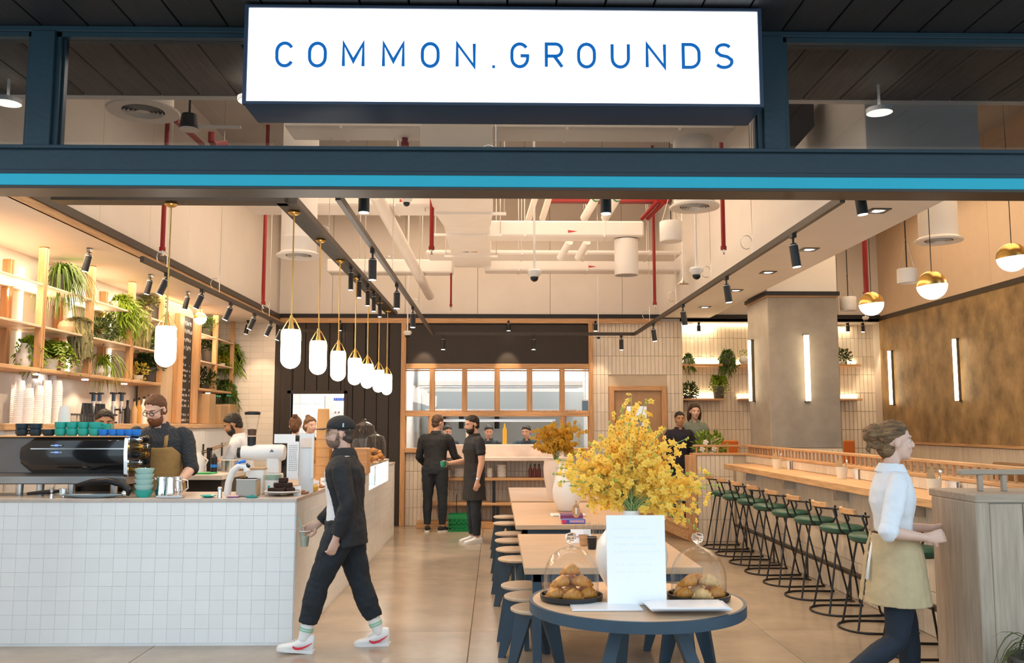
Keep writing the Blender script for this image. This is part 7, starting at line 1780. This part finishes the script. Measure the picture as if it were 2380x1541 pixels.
        mb.add(vs, fs)
        mb.ell(b.P((0, -.050, -.035)), [q_ * b.k for q_ in ((.060, .056, .055) if not b.female else (.060, .058, .072))], 14, 10, R=b.Rh)
        if extra: extra(mb)
        return fuse(mb.build(name, m, root), .007, 1, disp, FOLD2)
    def beard(b, root, m, L=1.0):
        mb = MB(); n, mm = 26, 18; vs = []; fs = []
        c = V((0, .030, -.060))
        for j in range(mm + 1):
            p = PI * j / mm
            for i in range(n):
                t = 2 * PI * i / n; d = V((math.sin(p) * math.cos(t), math.sin(p) * math.sin(t), math.cos(p)))
                ins = d.z < .38 - .25 * max(0, d.y) - .0 and d.y > -.55
                q = 1.0 if ins else .72
                dz = d.z * (.062 * (1 + .45 * (L - 1)) if d.z < 0 else .055)
                vs.append(b.P((d.x * .063 * q, c.y + d.y * .070 * q, c.z - .008 * L + dz * q)))
        for j in range(mm):
            for i in range(n): fs.append((j * n + i, (j + 1) * n + i, (j + 1) * n + (i + 1) % n, j * n + (i + 1) % n))
        mb.add(vs, fs)
        for x in (-1, 1): mb.tube([b.P((x * .070, .005, .0)), b.P((x * .064, .018, -.045))], [.009 * b.k, .014 * b.k], 8)
        mb.tube([b.P((-.028, .086, -.058)), b.P((0, .099, -.049)), b.P((.028, .086, -.058))], [.006 * b.k, .008 * b.k, .006 * b.k], 8)
        return fuse(mb.build('beard', m, root), .006, 1, .008, FOLD2)
    def top(b, root, name, m, inf=.012, h0=-.03, sleeve=2.0, disp=.014, collar=True, wide=0, hemext=0, cuff=True):
        mb = MB(); pr = [(h, rx, ry) for h, rx, ry in b.torso_prof() if h >= h0]
        if hemext: pr = [(h0 - hemext, pr[0][1] + .006, pr[0][2] + .006)] + pr
        pr = [(h, rx + wide * max(0, (.2 - abs(h - .06)) / .2), ry + wide * max(0, (.2 - abs(h - .06)) / .2)) for h, rx, ry in pr if h < .305]
        b.torso(mb, inf, ext=pr)
        for sd in 'rl':
            sl = sleeve if not isinstance(sleeve, dict) else sleeve[sd]
            b.limb(mb, sd, True, inf + .002, 0, sl)
        o = fuse(mb.build(name, m, root), max(b.vox, .008), 3, disp)
        if cuff:
            for sd in 'rl':
                sl = sleeve if not isinstance(sleeve, dict) else sleeve[sd]
                c = MB(); b.limb(c, sd, True, inf + .008, sl - .10, sl + .005); fuse(c.build('cuff', m, root), .007, 2, .006)
        if collar:
            c = MB(); n = b.nb + b.up * (-.004 * b.H)
            R0 = [shell_ring(n + b.up * z * b.H - b.fT * .004, b.sT, b.fT, rx * b.H, ry * b.H, 112, 428, .006) for z, rx, ry in ((-.012, .050, .046), (.008, .043, .041), (.026, .040, .038), (.012, .047, .046), (-.004, .056, .054))]
            c.loft(R0); fuse(c.build('collar', m, root), .006, 1)
        return o
    def trousers(b, root, m, inf=.014, t1=1.9, disp=.016, hi=.06, loose=0, name='trousers'):
        mb = MB(); b.torso(mb, inf, -.06, hi)
        for sd in 'rl': b.limb(mb, sd, False, inf, 0, t1, extra=loose)
        return fuse(mb.build(name, m, root), max(b.vox, .008), 3, disp)
    def shoe(b, root, sd, m, hi=.0, sole=M_sole, L=.27, pitch=0):
        a = b.J[sd + 'an']; f = b.footdir(sd); fh = V((f.x, f.y, 0)).normalized(); k = b.k
        s = V((fh.y, -fh.x, 0)); fz = (fh * math.cos(math.radians(pitch)) + V((0, 0, math.sin(math.radians(pitch))))).normalized(); u = s.cross(fz).normalized()
        if u.z < 0: u = -u
        base = a - V((0, 0, .045 * b.H)) + u * .0
        q = lambda x, y, z: base + fz * (x * k) + s * (y * k) + u * (z * k)
        def rg(x, w, z0, z1, n=14):
            return [q(x, w * math.cos(t), (z0 + z1) / 2 + (z1 - z0) / 2 * math.sin(t)) for t in [2 * PI * i / n for i in range(n)]]
        up = MB(); H0 = .085 + hi
        up.loft([rg(-.075, .018, .02, .07 + hi * .6), rg(-.065, .032, .012, H0), rg(-.02, .037, .012, H0 + .005), rg(.03, .040, .012, .088 + hi * .35), rg(.08, .044, .012, .066), rg(.13, .046, .012, .052), rg(.165, .038, .012, .042), rg(.185, .018, .016, .032)])
        t = fuse(up.build('shoe', m, root), .006, 2)
        so = MB(); R0 = []
        for x, w in ((-.08, .02), (-.07, .034), (-.02, .038), (.05, .043), (.12, .049), (.165, .041), (.188, .02)):
            R0.append([q(x, -w, 0), q(x, w, 0), q(x, w * 1.02, .024), q(x, -w * 1.02, .024)])
        so.loft(R0).build('sole', sole, t)
        return t, q
def shirt_arc(b, root, name, m, hs, a0, a1, inf, th=.008, disp=.008, widen=None, neck=None):
    """panel wrapped round part of the torso (aprons, open jackets): hs heights as fractions above the hip"""
    mb = MB(); pr = b.torso_prof(); R = []
    def pf(h):
        if h <= pr[0][0]: return pr[1][1], pr[1][2]
        for (x, p, q), (y, r, s) in zip(pr, pr[1:]):
            if h <= y: t = (h - x) / (y - x); return p + (r - p) * t, q + (s - q) * t
        return pr[-1][1], pr[-1][2]
    for i, h in enumerate(hs):
        rx, ry = pf(max(h, -.01)); w = widen(h) if widen else 0; s, f = b.fr(h); A0, A1 = (a0(h), a1(h)) if callable(a0) else (a0, a1)
        R.append(shell_ring(b.tor(h), s, f, rx * b.H + inf + w, ry * b.H + inf + w, A0, A1, th))
    mb.loft(R)
    return fuse(mb.build(name, m, root), .007, 2, disp)
def person(label, loc, deg, b, m, cat='person', skin=True, face=True, brow=None, legs=True):
    t = thing('person', label, cat, tuple(loc), math.radians(deg)); b.skin(t, m, legs)
    if face: b.face(t, brow=brow)
    return t
# ---- man in the cap, walking left past the counter
mp = V((at(800, 1300, Y=7.03).x, 7.03, 0))
b = Body(1.80, lean=2, hyaw=6, hpitch=-3, build=1.12, vox=.007, arms=dict(lu=(-.16, -.24, -1), lf=(.10, .36, -1), ru=(.14, .12, -1), rf=(-.05, .72, -.70)),
         legs=dict(lt=(-.02, .44, -1), ls=(.0, .24, -1), rt=(.02, -.26, -1), rs=(0, -.40, -1), lfoot=(0, 1, 0), rfoot=(.0, 1, 0)), hands=dict(l=((.05, .30, -1), (.4, .3, 0), .5), r=((-.05, .85, -.35), (-1, 0.1, -.2), .62)))
p = person('man in a black trucker cap, open black jacket and white sneakers walking past the counter with an iced drink', mp, 92, b, M_skin2)
p['label'] = 'man in black cap, open black jacket and white sneakers walking with an iced drink'
b.hair(p, mat('hair_greybrown', (.07, .055, .045), .6, var=.4, scale=30), vol=1.04); b.beard(p, mat('stubble', (.22, .135, .10), .8, var=.3, scale=40), .7)
mb = MB(); b.torso(mb, .008, -.04, .30)
fuse(mb.build('t_shirt', M_tee, p), .008, 3, .010)
def jgap0(h): return 118 + 14 * max(0, (.15 - h) / .2)
jk = MB(); hs = [-.075, -.04, 0, .04, .08, .12, .16, .20, .245, .275, .296]; R0 = []; pr = b.torso_prof()
for h in hs:
    hh = max(h, -.01); rx = ry = None
    for (x, q1, q2), (y, r1, r2) in zip(pr, pr[1:]):
        if x <= hh <= y: t_ = (hh - x) / (y - x); rx, ry = q1 + (r1 - q1) * t_, q2 + (r2 - q2) * t_; break
    s_, f_ = b.fr(h); w_ = .022 + .02 * max(0, (.08 - h) / .16)
    g0 = 110 + 68 * max(0, (.27 - h) / .34) ** .8
    R0.append(shell_ring(b.tor(h), s_, f_, rx * b.H + w_, ry * b.H + w_, g0 + 2, 360 + (78 if h > .2 else 62), .014, 30))
jk.loft(R0)
for sd in 'rl': b.limb(jk, sd, True, .017, 0, 1.90)
fuse(jk.build('jacket', M_jblk, p), .008, 3, .018)
c = MB(); n_ = b.nb
c.loft([shell_ring(n_ + b.up * z * b.H, b.sT, b.fT, rx * b.H, ry * b.H, 120, 420, .008) for z, rx, ry in ((-.022, .062, .056), (.006, .046, .044), (.032, .043, .042), (.012, .056, .054), (-.014, .066, .062))])
fuse(c.build('jacket_collar', M_jblk, p), .007, 1)
for sd in 'l': MB().ell(b.nb + b.sT * -.052 + b.fT * .075 - b.up * .06, (.006, .006, .006), 8, 6).build('button', M_cer, p)
b.trousers(p, M_trk, .020, 1.68, .022, .05, loose=.0)
for sd in 'rl':
    mb = MB(); b.limb(mb, sd, False, .003, 1.66, 1.99); so = fuse(mb.build('sock', M_shoew, p), .007, 2)
    for t_ in (1.76, 1.80): A_, B_ = b.J[sd + 'kn'].lerp(b.J[sd + 'an'], t_ - 1), b.J[sd + 'kn'].lerp(b.J[sd + 'an'], t_ - 1 + .02); q = MB().cyl(A_, B_, .029 * b.H, n=18); q.build('sock_stripe', mat('mint', (.25, .55, .38), .8), so)
    t_, q = b.shoe(p, sd, M_shoew, .045, sole=M_shoew, pitch=(6 if sd == 'l' else 0))
    for y, sgn in ((-.0445, -1), (.0445, 1)):
        # curved red mark on the side of the shoe
        top_ = [(-.062, .083), (-.03, .062), (.0, .048), (.03, .040), (.055, .040), (.07, .050)]; bot = [(-.062, .079), (-.03, .051), (.0, .033), (.03, .023), (.055, .024), (.074, .040)]
        sw_ = MB(); vs = [q(x, y * (1.0 if x > -.03 else .93), z) for x, z in top_] + [q(x, y * (1.0 if x > -.03 else .93), z) for x, z in bot]
        sw_.add(vs, [(i, i + 1, i + 7, i + 6) for i in range(5)]).add([v + (q(0, y * 1.08, 0) - q(0, y, 0)) for v in vs], [(i, i + 1, i + 7, i + 6) for i in range(5)]).build('curved_stripe', mat('stripe_red', (.72, .03, .05), .5), t_)
    lc = MB()
    for i in range(5): lc.tube([q(.015 + i * .016, -.02, .104 - i * .008), q(.02 + i * .016, 0, .110 - i * .009), q(.015 + i * .016, .02, .104 - i * .008)], .003, 5)
    lc.build('laces', M_shoew, t_)
# cap
cp = MB(); vs = []; fs = []; n, mm = 30, 10
for j in range(mm + 1):
    ph = (PI / 2 + .12) * j / mm
    for i in range(n):
        a = 2 * PI * i / n; d = V((math.sin(ph) * math.cos(a), math.sin(ph) * math.sin(a), math.cos(ph)))
        vs.append(b.P((d.x * .087, -.012 + d.y * .108, .036 + d.z * .094 + (.012 * max(0, d.y) * math.sin(ph)))))
fs = [(j * n + i, (j + 1) * n + i, (j + 1) * n + (i + 1) % n, j * n + (i + 1) % n) for j in range(mm) for i in range(n)]
cp.add(vs, fs); cap = cp.build('cap', M_jblk, p, smooth=True)
so = cap.modifiers.new('thick', 'SOLIDIFY'); so.thickness = .004
br = MB(); A_ = [(-70 + 140 * i / 14) for i in range(15)]
i0 = [b.P((.084 * math.sin(math.radians(a)), -.012 + .104 * math.cos(math.radians(a)), .042)) for a in A_]
o0 = [b.P((.080 * math.sin(math.radians(a)), .085 + .095 * math.cos(math.radians(a)), .030 + .008 * math.cos(math.radians(a)))) for a in A_]
dn = b.Rh @ V((0, 0, -.005))
br.add(i0 + o0 + [v + dn for v in i0] + [v + dn for v in o0], [(i, i + 1, 16 + i, 15 + i) for i in range(14)] + [(30 + i, 45 + i, 46 + i, 31 + i) for i in range(14)] + [(15 + i, 16 + i, 46 + i, 45 + i) for i in range(14)] + [(0, 15, 45, 30), (14, 44, 59, 29)])
br.build('brim', M_jblk, cap)
MB().cbox(b.P((-.089, -.03, .055)), (.006, .012, .03)).build('cap_badge', mat('badge_blue', (.35, .55, .62), .5), cap)
gl = MB()
for x in (-1, 1): gl.tube([b.P((x * .031 + .019 * math.cos(a), .098, -.004 + .017 * math.sin(a))) for a in [i * PI / 8 for i in range(16)]], .002, 5, closed=True); gl.tube([b.P((x * .05, .097, .0)), b.P((x * .077, .04, .004)), b.P((x * .080, -.02, .0))], .0016, 5)
gl.build('spectacles', M_brass, p)
# iced drink in his right hand
hw_ = Matrix.Rotation(math.radians(92), 3, 'Z') @ (b.J['rwr'] + V((-.05, .85, -.35)).normalized() * .085 + V((-.035, 0, -.02))) + mp
t = thing('iced_drink', 'clear plastic cup of iced drink with a pale blue straw held by the man', 'drink', (hw_.x - .015, hw_.y - .01, hw_.z - .115))
MB().lathe([(.0001, 0), (.030, 0), (.043, .12), (.041, .12), (.028, .004), (.0001, .004)], n=22).build('cup', M_dome, t, smooth=40)
MB().lathe([(.0001, .004), (.027, .004), (.036, .085), (.0001, .085)], n=20).build('drink', mat('lime_drink', (.50, .55, .45), .2, var=.2, scale=30), t, smooth=40)
MB().cyl((.0, 0, .02), (-.05, -.01, .225), .0045, n=8).build('straw', mat('straw_blue', (.30, .62, .66), .4), t)
MB().lathe([(.043, .117), (.046, .121), (.043, .125)], n=22).build('rim', M_plast, t)
# ---- waitress walking right
wp = V((at(2078, 1300, Y=5.28).x, 5.28, 0))
b = Body(1.73, True, lean=1, twist=-12, hyaw=-4, hpitch=2, vox=.006, build=1.05, arms=dict(ru=(.24, -.36, -1), rf=(-.20, 1, -.16), lu=(-.10, .10, -1), lf=(.10, 1, .0)),
         legs=dict(rt=(.0, -.10, -1), rs=(0, -1.15, -.75), lt=(-.02, .27, -1), ls=(0, .0, -1), rfoot=(0, .75, -.75)), hands=dict(r=((-.10, 1, .15), (-1, 0, -.15), .75), l=((.1, 1, .12), (.6, 0, -.6), .55)))
b.J['ran'] = b.J['ran']
p = person('waitress in a white shirt, khaki waist apron and dark leggings walking to the right', wp, -90, b, M_skin2)
def bun(mb):
    for c, r in (((0, -.115, .065), .042), ((.02, -.135, .04), .038), ((-.02, -.14, .055), .036), ((0, -.13, .015), .036), ((.008, -.118, -.02), .026), ((0, -.155, .03), .03)): mb.ell(b.P(c), (r, r, r), 10, 8)
    mb.tube([b.P((.01, -.145, .0)), b.P((.0, -.16, -.04)), b.P((.01, -.15, -.075))], [.016, .014, .004], 8)
b.hair(p, M_haird, front=.55, side=-.22, back=-.75, vol=1.08, extra=bun, disp=.013)
b.top(p, 'shirt', M_tee, .012, .05, {'r': 1.06, 'l': 1.06}, .014)
MB().ell(b.nb + b.fT * .078 - b.up * .10, (.004, .004, .004), 6, 4).build('button', M_cer, p)
b.trousers(p, M_leggings, .004, 1.84, .006, .03, name='leggings')
shirt_arc(b, p, 'waist_apron', M_khaki, [-.135, -.11, -.08, -.05, -.02, .01, .04, .07, .092], -88, 268, .036, .008, .010, widen=lambda h: .004 + .03 * max(0, -h / .13))
kn = MB()
for k in range(2): kn.tube([b.tor(.06) - b.fT * .125 + b.sT * .05, b.tor(.0) - b.fT * .15 + b.sT * (.06 + .02 * k), b.tor(-.06) - b.fT * .165 + b.sT * (.06 + .03 * k)], [.008, .006, .009], 6)
kn.build('apron_tie', M_cer, p, smooth=True)
for sd in 'rl': b.shoe(p, sd, M_jblk, .0, sole=M_shoew, pitch=(-42 if sd == 'r' else 0))
# ---- bearded barista at the counter
bz = .17
pz = V((at(372, 1100, Y=8.15).x, 8.15, bz))
b = Body(1.81, lean=10, hyaw=-26, hpitch=-24, build=1.12, vox=.008, arms=dict(lu=(-.20, .06, -1), lf=(.22, .80, -.42), ru=(.20, .10, -1), rf=(-.25, .95, .05)), hands=dict(l=((.2, .8, -.3), (1, 0, -.2), .6), r=((-.2, .9, .2), (-1, 0, 0), .7)))
p = person('bearded barista with glasses, dark check shirt and mustard apron looking down at the counter', pz, 188, b, M_skin2, brow=M_hairr)
b.hair(p, M_hairr, front=.50, side=-.25, back=-.7, vol=1.09); b.beard(p, mat('beard_red', (.17, .06, .022), .7, var=.4, scale=40), 1.5)
b.top(p, 'shirt', M_check, .014, -.03, {'r': 1.15, 'l': 1.05}, .014)
b.trousers(p, M_trk, .014, 1.95)
shirt_arc(b, p, 'apron', M_apron, [-.25, -.15, -.05, .05, .10, .14, .17, .20, .215], lambda h: -20 if h < .1 else 90 - 110 * max(.30, 1 - (h - .1) / .17), lambda h: 200 if h < .1 else 90 + 110 * max(.30, 1 - (h - .1) / .17), .036, .008, .008, widen=lambda h: .03 * max(0, -h / .2))
for sd, x in (('r', 1), ('l', -1)):
    MB().loft([[v + b.sT * w_ for w_ in (-.016, .016)] + [v + b.sT * w_ + b.fT * -.006 for w_ in (.016, -.016)] for v in (b.tor(.20) + b.sT * x * .075 + b.fT * .152, b.tor(.245) + b.sT * x * .085 + b.fT * .140, b.tor(.285) + b.sT * x * .078 + b.fT * .075, b.tor(.304) + b.sT * x * .07 + b.fT * .0)]).build('apron_strap', M_apron, p, smooth=True)
gl = MB()
for x in (-1, 1): gl.tube([b.P((x * .032 + .023 * math.cos(a), .098, -.006 + .017 * math.sin(a))) for a in [i * PI / 8 for i in range(16)]], .003, 5, closed=True); gl.tube([b.P((x * .054, .096, .0)), b.P((x * .079, .03, .006)), b.P((x * .082, -.02, .0))], .0028, 5)
gl.tube([b.P((-.01, .1, .0)), b.P((.01, .1, .0))], .003, 5).build('spectacles', M_black, p)
for sd in 'rl': b.shoe(p, sd, M_jblk)
# ---- barista whose head shows behind the cups
def quick(label, px, py_top, Y, z0, H, deg, skin, hairm, topm, female=False, hy=0, hp=0, lean=3, arms=None, legs=None, sleeve=2.0, trm=None, vox=.011, hairkw=None, bx_=None, build=1.0, beard=None, extra=None, hands=None, shoe=None, build_=None):
    t0 = V((at(px, 1000, Y=Y).x, Y, z0)); b = Body(H, female, lean=lean, hyaw=hy, hpitch=hp, vox=vox, arms=arms, legs=legs, build=build, hands=hands)
    p = person(label, t0, deg, b, skin, brow=hairm)
    b.hair(p, hairm, **(hairkw or {}))
    b.top(p, 'shirt', topm, .013, -.04, sleeve, .012)
    b.trousers(p, trm or M_trk, .013, 1.93)
    if beard: b.beard(p, *beard)
    for sd in 'rl': b.shoe(p, sd, shoe or M_jblk)
    return p, b
quick('barista with dark swept hair whose forehead shows over the teal cups', 243, 950, 8.25, bz, 1.66, 195, M_skin3, M_hairk, M_jblk, hy=12, hp=-6)
p, b = quick('bearded barista in a white shirt working the till behind the counter', 574, 963, 10.1, bz, 1.67, 96, M_skin3, M_hairk, M_tee, hp=-26, lean=10, sleeve=1.2, arms=dict(lu=(-.18, .45, -1), lf=(.15, 1, .18), ru=(.15, .5, -.9), rf=(-.1, 1, .2)), beard=(M_hairk, 1.3), hairkw=dict(vol=1.10), vox=.009)
shirt_arc(b, p, 'apron', M_apron, [-.25, -.15, -.05, .05, .10], -20, 200, .022, .008, .008)
def bunx(b):
    return lambda mb: (mb.ell(b.P((0, -.07, .125)), (.035, .035, .03), 10, 8), mb.ell(b.P((.0, -.11, -.02)), (.05, .04, .06), 10, 8))
for px, Y, deg, lab, hm, hy in ((686, 11.4, 15, 'woman with brown pinned up hair seen from behind over the menu stand', M_hairr, -10), (719, 12.0, -125, 'woman with fair tied hair facing right behind the kraft cups', M_haird, -10)):
    t0 = V((at(px, 1000, Y=Y).x, Y, bz)); b = Body(1.62, True, hyaw=hy, vox=.011); p = person(lab, t0, deg, b, M_skin2, brow=hm)
    b.hair(p, hm, vol=1.14, side=-.2, extra=bunx(b)); b.top(p, 'shirt', M_jblk, .013, -.04, 2.0, .012); b.trousers(p, M_trk, .013, 1.93)
    for sd in 'rl': b.shoe(p, sd, M_jblk)
# ---- men at the kitchen pass
p, b = quick('man in a black shirt and trousers seen from behind at the kitchen pass', 1012, 963, 14.52, 0, 1.86, -14, M_skin, mat('hair_mid', (.09, .05, .03), .6, var=.4, scale=30), M_jblk, hy=-32, hp=-8, lean=4, arms=dict(ru=(.22, .30, -1), rf=(.12, 1, -.28), lu=(-.22, .05, -1), lf=(.25, .75, -.6)), vox=.009, build=1.08, legs=dict(rt=(.06, .03, -1), lt=(-.05, 0, -1), lfoot=(-.25, 1, 0), rfoot=(.5, 1, 0)))
p, b = quick('bearded man in a black T-shirt and dark apron holding a green cup', 1104, 963, 13.2, 0, 1.83, 112, M_skin, M_hairk, M_jblk, hy=6, hp=-10, lean=1, sleeve=.62, arms=dict(lu=(-.16, -.03, -1), lf=(.02, .22, -1), ru=(.14, .15, -1), rf=(-.05, 1, -.1)), beard=(M_hairk, 1.25), vox=.008, build=1.08, hairkw=dict(vol=1.10, front=.5, side=-.2, back=-.7), hands=dict(l=((.0, .2, -1), (1, 0, 0), .4), r=((-.1, 1, .05), (-1, 0, 0), .7)), shoe=M_shoew, legs=dict(lt=(-.03, .05, -1), ls=(0, -.04, -1), lfoot=(0, 1, 0), rfoot=(.1, 1, 0)))
shirt_arc(b, p, 'apron', mat('apron_dark', (.022, .020, .018), .85, var=.2), [-.20, -.13, -.06, .0, .06, .10, .15, .20], lambda h: -35 if h < .1 else 20, lambda h: 215 if h < .1 else 160, .024, .008, .010, widen=lambda h: .025 * max(0, -h / .2))
w_ = b.J['lel'].lerp(b.J['lwr'], .88); d_ = (b.J['lwr'] - b.J['lel']).normalized(); MB().cyl(w_ - d_ * .01, w_ + d_ * .01, .031, n=16).build('wrist_watch', M_steel, p, smooth=40)
hh = Matrix.Rotation(math.radians(112), 3, 'Z') @ (b.J['rwr'] + V((-.06, .10, -.05)))
cup('green cup held by the bearded man at the pass', mat('cup_green', (.02, .22, .14), .3), V((at(1104, 1000, Y=13.2).x, 13.2, 0)) + hh, .045, .085)
t = thing('white_plate', 'white plate that the man in black holds over the pass ledge', 'plate', tuple(at(1043, 1066, Y=14.92))); MB().lathe([(.0001, .0), (.07, .0), (.13, .018), (.128, .024), (.07, .008), (.0001, .008)], n=24).build('plate', M_cer, t, smooth=40); MB().ell((0, 0, .02), (.06, .05, .02), 12, 8).build('food', mat('food_pale', (.75, .55, .40), .7, var=.3, scale=40), t, smooth=True)
# ---- cooks behind the pass
for px, lab, deg, hy, arms in ((1036, 'cook in a dark shirt half hidden behind the man in black', 200, 0, dict(lf=(.1, .9, -.5), rf=(-.1, .9, -.5))), (1138, 'cook with a raised hand and dark apron, middle of the kitchen', 165, 20, dict(ru=(.3, .4, -.6), rf=(-.35, .5, .9), lf=(.1, .7, -.7))), (1226, 'cook reaching over the pass with bare forearms, right in the kitchen', 170, -10, dict(ru=(.4, .5, -.6), rf=(-.3, .9, -.35), lu=(-.3, .4, -.8), lf=(.5, .8, -.2)))):
    quick(lab, px, 975, 16.25, 0, 1.70, deg, M_skin, M_hairk, mat('cook_blue', (.025, .040, .052), .8, var=.2), hy=hy, hp=-14, lean=6, sleeve=.6, arms=arms)
# ---- pair by the end of the bar, on the ramp up to the seating
struct('floor', MB().box((2.45, 13.9, 0), (6.4, 15.2, .20)), M_oakx)
quick('woman with long brown hair in a sage shirt beside the end of the bar', 1614, 932, 14.7, .20, 1.84, 172, M_skin2, M_hairb, M_sage, True, hy=12, hp=-4, vox=.009, hairkw=dict(vol=1.13, side=-.3, extra=None))
pw = bpy.data.objects['person.0%02d' % (len([o for o in bpy.data.objects if o.name.startswith('person')]) - 1)]
lw = MB(); bb = Body(1.84, True, lean=3, hyaw=12, hpitch=-4)
for x in (-1, 1): lw.tube([bb.P((x * .065, -.03, .06)), bb.P((x * .085, -.03, -.04)), bb.P((x * .085, -.045, -.12)), bb.P((x * .07, -.05, -.17))], [.03, .032, .028, .014], 10)
lw.tube([bb.P((0, -.09, .05)), bb.P((0, -.10, -.06)), bb.P((0, -.10, -.15))], [.06, .06, .035], 12)
fuse(lw.build('long_hair', M_hairb, pw), .008, 2, .012, FOLD2)
quick('man in a navy shirt standing by the end post of the bar', 1578, 957, 14.4, .20, 1.70, 186, M_skin3, M_hairk, M_navyc2, hy=-4, vox=.009, arms=dict(lf=(.2, .9, -.3)))
quick('cook in dark clothes seen through the pane of the oak door', 1481, 950, 15.95, 0, 1.86, 160, M_skin, M_hairk, M_jblk, hy=25, hp=-22)
t = thing('ramp_board', 'dark oak ramp board running from the bar end post to the back wall', 'board', tuple(at(1603, 1240, Y=13.3)))
e = at(1425, 1165, Y=15.1) - t.location
MB().obox((0, 0, -.02), e, .05, .16).build('stringer', M_oaky, t); MB().obox((0, 0, .07), e + V((0, 0, .09)), .08, .03).build('capping', M_oaky, t)
print('objects', len(bpy.data.objects))
